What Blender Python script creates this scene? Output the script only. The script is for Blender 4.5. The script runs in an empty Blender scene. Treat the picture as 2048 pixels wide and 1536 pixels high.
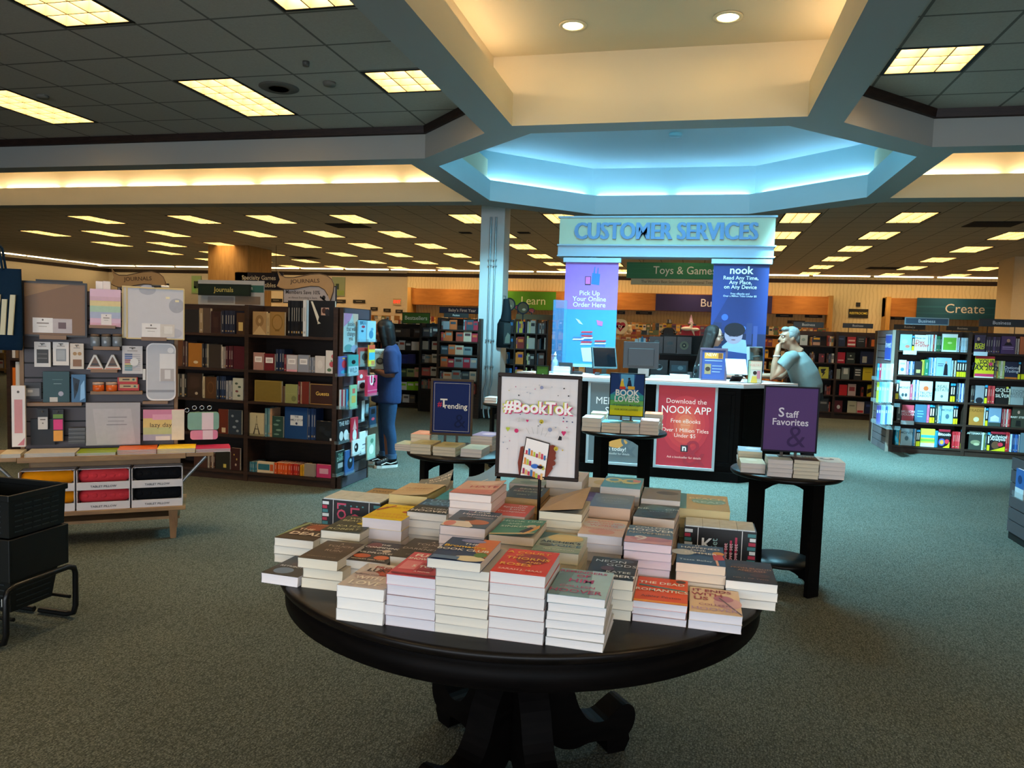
import bpy, bmesh, math, random
from mathutils import Matrix, Vector
R = random.Random(7)
SC = bpy.context.scene
COL = SC.collection
# ------------------------------------------------------------------ camera
F = 1500.0
ROLL, PITCH, YAW, EYE = math.radians(1.9), math.radians(4.0), math.radians(13.4), 1.52
_f0 = Vector((-math.sin(YAW), math.cos(YAW), 0)); _r0 = Vector((math.cos(YAW), math.sin(YAW), 0)); _u0 = Vector((0, 0, 1))
FW = _f0*math.cos(PITCH) - _u0*math.sin(PITCH)
_up = _u0*math.cos(PITCH) + _f0*math.sin(PITCH)
E1 = _r0*math.cos(ROLL) + _up*math.sin(ROLL)
E2 = -_up*math.cos(ROLL) + _r0*math.sin(ROLL)
CAM = Vector((0, 0, EYE))
cd = bpy.data.cameras.new('camera'); cam = bpy.data.objects.new('camera', cd); COL.objects.link(cam)
cd.sensor_width = 36; cd.lens = 36*F/2048; cd.clip_start = .05; cd.clip_end = 200
cam.matrix_world = Matrix(((E1.x, -E2.x, -FW.x, 0), (E1.y, -E2.y, -FW.y, 0), (E1.z, -E2.z, -FW.z, EYE), (0, 0, 0, 1)))
SC.camera = cam
# ------------------------------------------------------------------ light, world, exposure
vs = SC.view_settings
vs.view_transform = 'Standard'; vs.look = 'None'; vs.gamma = 1; vs.use_curve_mapping = False
vs.exposure = 0.0
SC.cycles.max_bounces = 7; SC.cycles.diffuse_bounces = 4; SC.cycles.glossy_bounces = 3; SC.cycles.transmission_bounces = 5; SC.cycles.transparent_max_bounces = 6
SC.cycles.sample_clamp_indirect = 6; SC.cycles.caustics_reflective = False; SC.cycles.caustics_refractive = False
SC.cycles.use_denoising = True
w = bpy.data.worlds.new('world'); SC.world = w; w.use_nodes = True
w.node_tree.nodes['Background'].inputs[0].default_value = (.5, .7, 1, 1); w.node_tree.nodes['Background'].inputs[1].default_value = .02
def area(name, loc, aim, sx, sy, power, col, spread=180):
    l = bpy.data.lights.new(name, 'AREA'); l.shape = 'RECTANGLE'; l.size = sx; l.size_y = sy; l.energy = power; l.color = col; l.spread = math.radians(spread)
    o = bpy.data.objects.new(name, l); COL.objects.link(o); o.location = loc
    o.rotation_euler = (Vector(aim)-Vector(loc)).to_track_quat('-Z', 'Y').to_euler()
    return o
SKYC = (.33, .80, 1.0)
area('added_well_lamp', (-.44, 8.0, 4.0), (-.44, 7.9, 0), 2.4, 1.0, 480, SKYC, 114)  # area lamp added in the closed well to light the floor; no skylight there
area('clerestory_daylight', (-.44, 7.55, 3.88), (.2, 14, 2.4), 2.2, .3, 32, (.12, .72, 1.0))
def beam(loc, aim, power, ang, col, r):
    l = bpy.data.lights.new('added_daylight_spot', 'SPOT'); l.energy = power; l.spot_size = math.radians(ang); l.spot_blend = 1.0; l.color = col; l.shadow_soft_size = r
    o = bpy.data.objects.new('added_daylight_spot', l); COL.objects.link(o); o.location = loc; o.rotation_euler = (Vector(aim)-Vector(loc)).to_track_quat('-Z', 'Y').to_euler()
beam((.9, 8.8, 4.05), (2.6, 11.0, 0), 5600, 54, SKYC, .12)  # spot added to brighten the floor at the far right
beam((-2.1, 8.6, 4.0), (-3.4, 12.5, 1.9), 1250, 26, SKYC, .08)  # second added spot, aimed to brighten the white column
PANEL_E, COVE_E, FRONT_E = 30.0, 20.0, 8.0      # fluorescent tubes, cove strips, unseen window panes added as fill behind the camera
# ------------------------------------------------------------------ from a pixel of the photograph to a point on a plane
def ray(x, y): return FW + E1*((x-1024)/F) + E2*((y-768)/F)
def onz(x, y, z): d = ray(x, y); return CAM + d*((z-EYE)/d.z)
def ony(x, y, Y): d = ray(x, y); return CAM + d*(Y/d.y)
def onx(x, y, X): d = ray(x, y); return CAM + d*(X/d.x)
def onp(x, y, P, n): d = ray(x, y); return CAM + d*((Vector(P)-CAM).dot(n)/d.dot(n))
# ------------------------------------------------------------------ materials
MATS = {}
def srgb(h):
    if isinstance(h, str):
        h = h.lstrip('#'); h = [int(h[i:i+2], 16)/255 for i in (0, 2, 4)]
        return tuple(c/12.92 if c <= .04045 else ((c+.055)/1.055)**2.4 for c in h)
    return tuple(h)
def nt(name):
    m = bpy.data.materials.new(name); m.use_nodes = True
    n = m.node_tree.nodes; return m, n, m.node_tree.links, n['Principled BSDF']
def mat(col, rough=.5, metal=0., var=.06, scale=14, spec=.4, coord='Object', stretch=(1, 1, 1), bump=0., alpha=1., trans=0.):
    c = srgb(col); key = (tuple(round(x, 3) for x in c), rough, metal, var, scale, spec, stretch, bump, alpha, trans)
    if key in MATS: return MATS[key]
    m, n, L, b = nt('surface')
    tc = n.new('ShaderNodeTexCoord'); mp = n.new('ShaderNodeMapping'); mp.inputs['Scale'].default_value = stretch
    L.new(tc.outputs[coord], mp.inputs[0])
    no = n.new('ShaderNodeTexNoise'); no.inputs['Scale'].default_value = scale; no.inputs['Detail'].default_value = 3
    L.new(mp.outputs[0], no.inputs['Vector'])
    mx = n.new('ShaderNodeMix'); mx.data_type = 'RGBA'
    mx.inputs['A'].default_value = (*[x*(1-var) for x in c], 1); mx.inputs['B'].default_value = (*[min(1, x*(1+var)) for x in c], 1)
    L.new(no.outputs[0], mx.inputs['Factor']); L.new(mx.outputs['Result'], b.inputs['Base Color'])
    b.inputs['Roughness'].default_value = rough; b.inputs['Metallic'].default_value = metal; b.inputs['Specular IOR Level'].default_value = spec
    if bump:
        bp = n.new('ShaderNodeBump'); bp.inputs['Strength'].default_value = bump; bp.inputs['Distance'].default_value = .01
        L.new(no.outputs[0], bp.inputs['Height']); L.new(bp.outputs[0], b.inputs['Normal'])
    if alpha < 1: b.inputs['Alpha'].default_value = alpha
    if trans: b.inputs['Transmission Weight'].default_value = trans
    MATS[key] = m; return m
def emis(col, e):
    c = srgb(col); key = ('e', c, e)
    if key in MATS: return MATS[key]
    m, n, L, b = nt('lit')
    b.inputs['Base Color'].default_value = (*c, 1); b.inputs['Emission Color'].default_value = (*c, 1); b.inputs['Emission Strength'].default_value = e
    MATS[key] = m; return m
def wood(c1, c2, rough=.45, scale=3, stretch=(1, 1, 12), spec=.35):
    key = ('w', c1, c2, rough, scale, stretch)
    if key in MATS: return MATS[key]
    m, n, L, b = nt('wood')
    tc = n.new('ShaderNodeTexCoord'); mp = n.new('ShaderNodeMapping'); mp.inputs['Scale'].default_value = stretch
    L.new(tc.outputs['Object'], mp.inputs[0])
    no = n.new('ShaderNodeTexNoise'); no.inputs['Scale'].default_value = scale; no.inputs['Detail'].default_value = 6; no.inputs['Distortion'].default_value = .6
    L.new(mp.outputs[0], no.inputs['Vector'])
    cr = n.new('ShaderNodeValToRGB'); cr.color_ramp.elements[0].position = .3; cr.color_ramp.elements[1].position = .7
    cr.color_ramp.elements[0].color = (*srgb(c1), 1); cr.color_ramp.elements[1].color = (*srgb(c2), 1)
    L.new(no.outputs[0], cr.inputs[0]); L.new(cr.outputs[0], b.inputs['Base Color'])
    b.inputs['Roughness'].default_value = rough; b.inputs['Specular IOR Level'].default_value = spec
    MATS[key] = m; return m
def pages(c):
    """Cut paper: fine sheet lines across the thickness (object Z)."""
    key = ('p', c)
    if key in MATS: return MATS[key]
    m = mat(c, .85, 0, .10, 1.0, .2, stretch=(4, 4, 900)); MATS[key] = m; return m
def grid_mat(name, base, line, sx, sy, ox, oy, lw, rough=.9, noise=.12):
    m, n, L, b = nt(name)
    tc = n.new('ShaderNodeTexCoord'); sp = n.new('ShaderNodeSeparateXYZ'); L.new(tc.outputs['Object'], sp.inputs[0])
    def M(op, a, v):
        k = n.new('ShaderNodeMath'); k.operation = op
        L.new(a, k.inputs[0]) if not isinstance(a, float) else setattr(k.inputs[0], 'default_value', a)
        if isinstance(v, (int, float)): k.inputs[1].default_value = v
        elif v is not None: L.new(v, k.inputs[1])
        return k.outputs[0]
    def lines(o, s, off): return M('LESS_THAN', M('FRACT', M('DIVIDE', M('SUBTRACT', o, off-lw/2-500*s), s), None), lw/s)
    g = M('MAXIMUM', lines(sp.outputs[0], sx, ox), lines(sp.outputs[1], sy, oy))
    no = n.new('ShaderNodeTexNoise'); no.inputs['Scale'].default_value = 60; no.inputs['Detail'].default_value = 4; L.new(tc.outputs['Object'], no.inputs['Vector'])
    m0 = n.new('ShaderNodeMix'); m0.data_type = 'RGBA'; c = srgb(base)
    m0.inputs['A'].default_value = (*[x*(1-noise) for x in c], 1); m0.inputs['B'].default_value = (*[x*(1+noise) for x in c], 1); L.new(no.outputs[0], m0.inputs['Factor'])
    m1 = n.new('ShaderNodeMix'); m1.data_type = 'RGBA'; L.new(g, m1.inputs['Factor']); L.new(m0.outputs['Result'], m1.inputs['A']); m1.inputs['B'].default_value = (*srgb(line), 1)
    L.new(m1.outputs['Result'], b.inputs['Base Color']); b.inputs['Roughness'].default_value = rough; b.inputs['Specular IOR Level'].default_value = .2
    return m
# ------------------------------------------------------------------ mesh building
_TXT = {}
def text_mesh(s, bold, res=2, align='CENTER'):
    k = (s, bold, res, align)
    if k not in _TXT:
        cu = bpy.data.curves.new('t', 'FONT'); cu.body = s; cu.size = 1; cu.align_x = align; cu.align_y = 'CENTER'; cu.resolution_u = res
        cu.offset = bold; cu.fill_mode = 'FRONT'
        ob = bpy.data.objects.new('t', cu); me = ob.to_mesh()
        _TXT[k] = ([v.co.copy() for v in me.vertices], [tuple(p.vertices) for p in me.polygons])
        ob.to_mesh_clear(); bpy.data.objects.remove(ob); bpy.data.curves.remove(cu)
    return _TXT[k]
def TR(loc=(0, 0, 0), rx=0, ry=0, rz=0):
    return Matrix.Translation(loc) @ Matrix.Rotation(math.radians(rz), 4, 'Z') @ Matrix.Rotation(math.radians(ry), 4, 'Y') @ Matrix.Rotation(math.radians(rx), 4, 'X')
UPRIGHT = Matrix.Rotation(math.pi/2, 4, 'X')       # a flat design (x right, y up, z out) stood up to face -Y
class MB:
    def __init__(s): s.v = []; s.f = []; s.mi = []; s.sm = []; s.ms = []; s.M = Matrix(); s.warp = None
    def m(s, m):
        if m not in s.ms: s.ms.append(m)
        return s.ms.index(m)
    def add(s, vs_, fs, m, smooth=False):
        b = len(s.v); i = s.m(m)
        for p in vs_:
            p = Vector(p)
            if s.warp: p = s.warp(p)
            s.v.append(s.M @ p)
        for f in fs: s.f.append(tuple(b+k for k in f)); s.mi.append(i); s.sm.append(smooth)
        return s
    def box(s, x0, x1, y0, y1, z0, z1, m):
        v = [(x, y, z) for z in (z0, z1) for y in (y0, y1) for x in (x0, x1)]
        return s.add(v, [(0, 2, 3, 1), (4, 5, 7, 6), (0, 1, 5, 4), (2, 6, 7, 3), (0, 4, 6, 2), (1, 3, 7, 5)], m)
    def prism(s, pts, z0, z1, m, smooth=False):
        n = len(pts); a = sum(pts[i][0]*pts[(i+1) % n][1]-pts[(i+1) % n][0]*pts[i][1] for i in range(n))
        if a < 0: pts = pts[::-1]
        v = [(x, y, z0) for x, y in pts]+[(x, y, z1) for x, y in pts]
        s.add(v, [tuple(range(n))[::-1], tuple(range(n, 2*n))], m)
        return s.add(v, [(i, (i+1) % n, (i+1) % n+n, i+n) for i in range(n)], m, smooth)
    def poly(s, pts, m): return s.add(pts, [tuple(range(len(pts)))], m)
    def rect(s, x0, x1, y0, y1, z, m): return s.poly([(x0, y0, z), (x1, y0, z), (x1, y1, z), (x0, y1, z)], m)
    def ell(s, cx, cy, rx, ry, z, m, n=20, a0=0, a1=360):
        return s.poly([(cx+rx*math.cos(math.radians(a0+(a1-a0)*i/n)), cy+ry*math.sin(math.radians(a0+(a1-a0)*i/n)), z) for i in range(n+(a1-a0 < 360))], m)
    def text(s, t, cx, cy, size, z, m, sx=1, bold=0., rot=0, res=2, align='CENTER', thick=0):
        V, Fc = text_mesh(t, bold, res, align); c, sn = math.cos(rot), math.sin(rot)
        P = [(cx+(p.x*sx*c-p.y*sn)*size, cy+(p.x*sx*sn+p.y*c)*size, z) for p in V]
        if thick:
            s.add([(x, y, z+thick) for x, y, _ in P], Fc, m)
            cnt = {}
            for f in Fc:
                for i in range(len(f)):
                    e = (f[i], f[(i+1) % len(f)]); cnt[e] = 1
            E = [e for e in cnt if (e[1], e[0]) not in cnt]
            n = len(P); return s.add(P+[(x, y, z+thick) for x, y, _ in P], [(a, b, b+n, a+n) for a, b in E], m)
        return s.add(P, Fc, m)
    def tube(s, pts, r, m, seg=10, caps=True, sq=None):
        pts = [Vector(p) for p in pts]; n = len(pts); rings = []
        rr = r if isinstance(r, (list, tuple)) else [r]*n
        t0 = (pts[1]-pts[0]).normalized(); ref = Vector((0, 0, 1)) if abs(t0.z) < .9 else Vector((1, 0, 0))
        a = t0.cross(ref).normalized()
        V = []
        for i in range(n):
            t = (pts[min(i+1, n-1)]-pts[max(i-1, 0)]).normalized()
            a = (a-t*a.dot(t)).normalized(); b = t.cross(a)
            q = rr[i]; ra, rb = q if isinstance(q, tuple) else (q, q)
            for k in range(seg):
                an = 2*math.pi*(k+.5*(seg == 4))/seg; V.append(pts[i]+a*ra*math.cos(an)+b*rb*math.sin(an))
        fs = [(i*seg+k, i*seg+(k+1) % seg, (i+1)*seg+(k+1) % seg, (i+1)*seg+k) for i in range(n-1) for k in range(seg)]
        s.add(V, fs, m, seg > 4)
        if caps: s.add(V[:seg], [tuple(range(seg))[::-1]], m); s.add(V[-seg:], [tuple(range(seg))], m)
        return s
    def lathe(s, prof, m, seg=32, c=(0, 0)):
        V = [(c[0]+r*math.cos(2*math.pi*k/seg), c[1]+r*math.sin(2*math.pi*k/seg), z) for r, z in prof for k in range(seg)]
        n = len(prof)
        s.add(V, [(i*seg+k, i*seg+(k+1) % seg, (i+1)*seg+(k+1) % seg, (i+1)*seg+k) for i in range(n-1) for k in range(seg)], m, True)
        s.add(V[:seg], [tuple(range(seg))[::-1]], m); return s.add(V[-seg:], [tuple(range(seg))], m)
    def ball(s, c, r, m, u=16, v=10):
        r = r if isinstance(r, tuple) else (r, r, r); V = [(c[0], c[1], c[2]-r[2])]
        for i in range(1, v):
            t = math.pi*i/v-math.pi/2
            for k in range(u):
                p = 2*math.pi*k/u; V.append((c[0]+r[0]*math.cos(t)*math.cos(p), c[1]+r[1]*math.cos(t)*math.sin(p), c[2]+r[2]*math.sin(t)))
        V.append((c[0], c[1], c[2]+r[2])); n = len(V)-1
        fs = [(0, 1+(k+1) % u, 1+k) for k in range(u)]+[(n, n-u+k, n-u+(k+1) % u) for k in range(u)]
        fs += [(1+i*u+k, 1+i*u+(k+1) % u, 1+(i+1)*u+(k+1) % u, 1+(i+1)*u+k) for i in range(v-2) for k in range(u)]
        return s.add(V, fs, m, True)
    def mesh(s, name):
        me = bpy.data.meshes.new(name); me.from_pydata([tuple(p) for p in s.v], [], s.f)
        for m in s.ms: me.materials.append(m)
        me.polygons.foreach_set('material_index', s.mi); me.polygons.foreach_set('use_smooth', s.sm); me.update(); return me
    def build(s, name, parent=None, M=None, bev=0):
        o = bpy.data.objects.new(name, s.mesh(name)); COL.objects.link(o)
        if M is not None: o.matrix_local = M
        if parent is not None: o.parent = parent
        if bev:
            b = o.modifiers.new('bevel', 'BEVEL'); b.width = bev; b.segments = 2; b.limit_method = 'ANGLE'
        return o
def tag(o, label, cat, group=None, kind=None):
    o['label'] = label
    if cat: o['category'] = cat
    if group: o['group'] = group
    if kind: o['kind'] = kind
    return o
def thing(name, label, cat, M=None, group=None):
    o = bpy.data.objects.new(name, None); COL.objects.link(o); o.empty_display_size = .1
    if M is not None: o.matrix_local = M
    return tag(o, label, cat, group)
def struct(mb, name, label=None, bev=0):
    o = mb.build(name, bev=bev); o['kind'] = 'structure'
    if label: o['label'] = label
    return o
def copy_tree(o, parent=None):
    c = o.copy(); COL.objects.link(c)
    if parent is not None: c.parent = parent
    for ch in list(o.children): copy_tree(ch, c)
    return c
ORD = 'first second third fourth fifth sixth seventh eighth ninth tenth eleventh twelfth thirteenth fourteenth fifteenth sixteenth seventeenth eighteenth nineteenth twentieth'.split()
# ================================================================== the setting
ZS, ZL, ZC, ZW = 3.45, 3.75, 3.81, 4.09       # soffit, cove ledge, tiled ceiling, raised wells
MX = -.44                                      # symmetry plane of the ceiling
mir = lambda P: [(2*MX-x, y) for x, y in P][::-1]
paint = mat('#9da09c', .75, 0, .02, 3, .25)
paintw = mat('#dccfae', .75, 0, .02, 3, .25)
trimw = wood('#1c1210', '#33221b', .5, 3, (2, 2, 14))
def carpet():
    m, n, L, b = nt('carpet')
    tc = n.new('ShaderNodeTexCoord'); mp = n.new('ShaderNodeMapping'); mp.inputs['Rotation'].default_value = (0, 0, .12); mp.inputs['Scale'].default_value = (120, 62, 1)
    L.new(tc.outputs['Object'], mp.inputs[0])
    v = n.new('ShaderNodeTexVoronoi'); v.inputs['Scale'].default_value = 1; v.inputs['Randomness'].default_value = .75; L.new(mp.outputs[0], v.inputs['Vector'])
    no = n.new('ShaderNodeTexNoise'); no.inputs['Scale'].default_value = 1.3; no.inputs['Detail'].default_value = 5; L.new(tc.outputs['Object'], no.inputs['Vector'])
    n2 = n.new('ShaderNodeTexNoise'); n2.inputs['Scale'].default_value = 170; L.new(tc.outputs['Object'], n2.inputs['Vector'])
    r1 = n.new('ShaderNodeValToRGB'); r1.color_ramp.elements[0].color = (*srgb('#333c37'), 1); r1.color_ramp.elements[1].color = (*srgb('#8d9287'), 1)
    r1.color_ramp.elements[0].position = .28; r1.color_ramp.elements[1].position = .75
    L.new(n2.outputs[0], r1.inputs[0])
    mx = n.new('ShaderNodeMix'); mx.data_type = 'RGBA'; mx.blend_type = 'MULTIPLY'; mx.inputs['Factor'].default_value = .7
    r2 = n.new('ShaderNodeValToRGB'); r2.color_ramp.elements[0].color = (1, 1, 1, 1); r2.color_ramp.elements[1].color = (.22, .24, .22, 1); r2.color_ramp.elements[0].position = .2; r2.color_ramp.elements[1].position = .75
    L.new(v.outputs['Distance'], r2.inputs[0]); L.new(r1.outputs[0], mx.inputs['A']); L.new(r2.outputs[0], mx.inputs['B'])
    m3 = n.new('ShaderNodeMix'); m3.data_type = 'RGBA'; m3.blend_type = 'MULTIPLY'; m3.inputs['Factor'].default_value = .3
    L.new(mx.outputs['Result'], m3.inputs['A']); L.new(no.outputs[0], m3.inputs['B']); L.new(m3.outputs['Result'], b.inputs['Base Color'])
    b.inputs['Roughness'].default_value = .95; b.inputs['Specular IOR Level'].default_value = .1
    bp = n.new('ShaderNodeBump'); bp.inputs['Strength'].default_value = .5; bp.inputs['Distance'].default_value = .006; bp.invert = True
    L.new(v.outputs['Distance'], bp.inputs['Height']); L.new(bp.outputs[0], b.inputs['Normal'])
    return m
struct(MB().box(-26, 14.5, -6.2, 29, -.1, 0, carpet()), 'floor', 'ribbed green grey carpet')
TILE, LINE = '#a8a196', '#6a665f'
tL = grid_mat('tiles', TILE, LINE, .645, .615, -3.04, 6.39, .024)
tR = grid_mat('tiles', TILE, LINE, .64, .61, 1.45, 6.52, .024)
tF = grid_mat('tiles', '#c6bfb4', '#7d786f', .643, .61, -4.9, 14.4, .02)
CEILS = [MB().prism([(-26, -6.2), (-2.08, -6.2), (-2.08, 7.22), (-3.06, 8.2), (-26, 8.2)], ZC, ZC+.05, tL),
    MB().prism([(1.2, -6.2), (14.5, -6.2), (14.5, 8.2), (2.18, 8.2), (1.2, 7.22)], ZC, ZC+.05, tR),
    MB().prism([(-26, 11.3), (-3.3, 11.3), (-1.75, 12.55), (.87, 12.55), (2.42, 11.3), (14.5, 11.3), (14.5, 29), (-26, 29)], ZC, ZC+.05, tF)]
OCT = [(-1.63, 7.28), (-3.03, 8.6), (-3.03, 10.9), (-1.63, 12.24), (.75, 12.24), (2.15, 10.9), (2.15, 8.6), (.75, 7.28)]
sf = MB()
P0 = [(-2.08, 7.0), (-1.75, 7.0), (-1.63, 7.28), (-3.03, 8.6), (-3.33, 8.48), (-3.06, 8.2), (-2.08, 7.22)]
strip = [[(-1.75, 7.0), (.87, 7.0), (.75, 7.28), (-1.63, 7.28)]]
for Q in ([(-2.08, -6.2), (-1.75, -6.2), (-1.75, 7.0), (-2.08, 7.0)], P0, [(-26, 8.2), (-3.06, 8.2), (-3.33, 8.48), (-26, 8.48)],
          [(-3.33, 8.48), (-3.03, 8.6), (-3.03, 10.9), (-3.33, 10.97)], [(-26, 10.97), (-3.33, 10.97), (-3.33, 11.3), (-26, 11.3)],
          [(-3.33, 10.97), (-3.03, 10.9), (-1.63, 12.24), (-1.75, 12.55), (-3.3, 11.3), (-3.33, 11.3)]):
    strip += [Q, mir(Q)]
strip.append([(-1.63, 12.24), (.75, 12.24), (.87, 12.55), (-1.75, 12.55)])
for Q in strip: sf.poly([(min(x, 14.5), y, ZS) for x, y in Q], paint)
def wall_(mb, P, z0, z1, m, closed=False):
    for i in range(len(P)-(not closed)):
        a, b = P[i], P[(i+1) % len(P)]
        mb.poly([(*a, z0), (*b, z0), (*b, z1), (*a, z1)], m)
for Q in ([(-26, 8.2), (-3.06, 8.2), (-2.08, 7.22), (-2.08, -6.2)],):
    wall_(sf, Q, ZS, ZC+.05, paint); wall_(sf, mir(Q), ZS, ZC+.05, paint)
FARLIP = [(-26, 11.3), (-3.3, 11.3), (-1.75, 12.55), (.87, 12.55), (2.42, 11.3), (14.5, 11.3)]
wall_(sf, FARLIP, ZS, ZC+.05, paint)
struct(sf, 'ceiling', 'grey painted ceiling soffit between the raised wells')
tr = MB()
def molding(mb, P, z0, z1, d, m):
    for i in range(len(P)-1):
        a, b = Vector((*P[i], 0)), Vector((*P[i+1], 0)); t = (b-a).normalized(); nn = Vector((t.y, -t.x, 0))
        mb.add([a+Vector((0, 0, z0)), b+Vector((0, 0, z0)), b+nn*d+Vector((0, 0, z0+.01)), a+nn*d+Vector((0, 0, z0+.01)), a+Vector((0, 0, z1)), b+Vector((0, 0, z1)), b+nn*d*1.6+Vector((0, 0, z1)), a+nn*d*1.6+Vector((0, 0, z1))],
               [(0, 1, 2, 3), (3, 2, 6, 7), (4, 7, 6, 5), (0, 4, 5, 1), (0, 3, 7, 4), (1, 5, 6, 2)], m)
struct((molding(tr, [(-26, 8.2), (-3.06, 8.2), (-2.09, 7.22)], 3.72, ZC-.002, .022, trimw), tr)[1], 'trim_1', 'dark wood crown trim at the left tiled ceiling')
tr = MB(); struct((molding(tr, [(1.21, 7.22), (2.18, 8.2), (14.5, 8.2)], 3.72, ZC-.002, .022, trimw), tr)[1], 'trim_2', 'dark wood crown trim at the right tiled ceiling')
# octagonal well
def off(P, d):
    n = len(P); c = (sum(p[0] for p in P)/n, sum(p[1] for p in P)/n); o = []
    for i in range(n):
        a, b, c_ = Vector(P[i-1]), Vector(P[i]), Vector(P[(i+1) % n])
        n1 = (b-a).normalized(); n2 = (c_-b).normalized(); n1 = Vector((-n1.y, n1.x)); n2 = Vector((-n2.y, n2.x))
        if n1.dot(b-Vector(c)) < 0: n1, n2 = -n1, -n2
        m_ = (n1+n2).normalized(); o.append(tuple(b+m_*d/m_.dot(n1)))
    return o
def well(P, zc, m, mc, rec=.2, nm='ceiling', lab=None):
    b = MB(); O = off(P, rec)
    wall_(b, P, ZS, ZL, m, True)
    for i in range(len(P)):
        j = (i+1) % len(P); b.poly([(*P[i], ZL), (*P[j], ZL), (*O[j], ZL), (*O[i], ZL)], m)
    wall_(b, O, ZL, zc, m, True); b.poly([(*p, zc) for p in O], mc)
    return struct(b, nm, lab)
well(OCT, 4.22, mat('#cfe4ea', .7, 0, .02, 3, .25), mat('#d2dade', .75, 0, .02, 3, .25), lab='octagonal ceiling well over the service counter')
TRL = [(-26, 8.48), (-3.33, 8.48), (-3.33, 10.97), (-26, 10.97)]
well(TRL, ZW, paintw, paintw, lab='cove lit ceiling trough left of the octagon')
well([(2.45, 8.48), (14.4, 8.48), (14.4, 10.97), (2.45, 10.97)], ZW, paintw, paintw, lab='cove lit ceiling trough right of the octagon')
bw = MB()
for s in (1, -1):
    X = lambda x: x if s > 0 else 2*MX-x
    bw.poly([(X(-1.75), -6.2, ZS), (X(-1.75), 7, ZS), (X(-1.75), 7, ZL), (X(-1.75), -6.2, ZL)], paintw)
    bw.poly([(X(-1.75), -6.2, ZL), (X(-1.75), 7, ZL), (X(-1.95), 7, ZL), (X(-1.95), -6.2, ZL)], paintw)
    bw.poly([(X(-1.95), -6.2, ZL), (X(-1.95), 7, ZL), (X(-1.95), 7, ZW), (X(-1.95), -6.2, ZW)], paintw)
bw.poly([(-1.95, 7, ZS), (1.07, 7, ZS), (1.07, 7, ZW), (-1.95, 7, ZW)], paintw)
bw.poly([(-1.95, -6.2, ZW), (1.07, -6.2, ZW), (1.07, 7, ZW), (-1.95, 7, ZW)], paintw)
struct(bw, 'ceiling', 'raised cream ceiling well with two round downlights')
# cove strips lying on the ledges, out of sight behind the fascias
def cove(name, P, lab, e, col):
    b = MB()
    for i in range(len(P)-1):
        a, c = Vector((*P[i], ZL+.012)), Vector((*P[i+1], ZL+.012)); L_ = (c-a).length; t = (c-a).normalized(); k = max(1, int(L_/1.25))
        for q in range(k): b.tube([a+t*(L_*(q+.06)/k), a+t*(L_*(q+.94)/k)], .009, emis(col, e*2.5), 6)
    tag(b.build(name), lab, 'cove light')
IN = off(OCT, .15)
cove('cove_light', [IN[1], IN[2], IN[3], IN[4], IN[5], IN[6]], 'strip light hidden on the ledge of the octagonal well', COVE_E*1.0, '#9adcff')
cove('cove_light', [(-16, 11.12), (-3.25, 11.12)], 'warm strip light on the ledge of the left ceiling trough', COVE_E*1.6, '#ffe6c4')
cove('cove_light', [(-16, 8.33), (-3.4, 8.33)], 'added warm strip lighting the far fascia of the left ceiling trough', COVE_E*.8, '#ffe6c4')  # strip added on the near ledge to brighten the far fascia
cove('cove_light', [(2.5, 8.33), (12, 8.33)], 'added warm strip lighting the far fascia of the right ceiling trough', COVE_E*.8, '#ffe6c4')  # same added strip for the far fascia of the right trough
cove('cove_light', [(2.5, 11.12), (12, 11.12)], 'warm strip light on the ledge of the right ceiling trough', COVE_E*1.6, '#ffe6c4')
cove('cove_light', [(-1.87, -4), (-1.87, 6.9)], 'warm strip light on the left ledge of the cream well', COVE_E*.6, '#ffe0bc')
cove('cove_light', [(.99, -4), (.99, 6.9)], 'warm strip light on the right ledge of the cream well', COVE_E*.6, '#ffe0bc')
# walls
def wallpaper():
    m, n, L, b = nt('wallpaper')
    tc = n.new('ShaderNodeTexCoord'); mp = n.new('ShaderNodeMapping'); mp.inputs['Scale'].default_value = (1, 1, 1); L.new(tc.outputs['Object'], mp.inputs[0])
    wv = n.new('ShaderNodeTexWave'); wv.inputs['Scale'].default_value = 2.6; wv.inputs['Distortion'].default_value = 4; wv.inputs['Detail'].default_value = 1; wv.inputs['Detail Scale'].default_value = 1.2; L.new(mp.outputs[0], wv.inputs['Vector'])
    cr = n.new('ShaderNodeValToRGB'); cr.color_ramp.elements[0].color = (*srgb('#d6c190'), 1); cr.color_ramp.elements[1].color = (*srgb('#e2cf9f'), 1); cr.color_ramp.elements[0].position = .1; cr.color_ramp.elements[1].position = .35
    L.new(wv.outputs[0], cr.inputs[0]); L.new(cr.outputs[0], b.inputs['Base Color']); b.inputs['Roughness'].default_value = .8
    return m
wp = wallpaper(); wpl = mat('#d2c2a4', .8, 0, .06, 8, .2, stretch=(1, 1, 6))
struct(MB().box(-11.25, 14.5, 28.5, 28.7, 0, ZC+.05, wp), 'wall_back')
struct(MB().box(-26, -11.25, 28.7, 28.9, 0, ZC+.05, wpl), 'wall_back')
struct(MB().box(-26, -25.6, -6.2, 29, 0, ZC+.05, wpl), 'wall_left')
struct(MB().box(14.3, 14.5, -6.2, 29, 0, ZC+.05, wpl), 'wall_right')
fw = MB(); fr = mat('#3a3a3a', .5)
fw.box(-26, 14.5, -6.3, -6.15, 0, .35, paint).box(-26, 14.5, -6.3, -6.15, 2.9, 4.1, paint).box(-26, -7, -6.3, -6.15, .35, 2.9, paint).box(7, 14.5, -6.3, -6.15, .35, 2.9, paint)
struct(fw, 'wall_front', 'wall behind the camera with added glowing windows')
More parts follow.
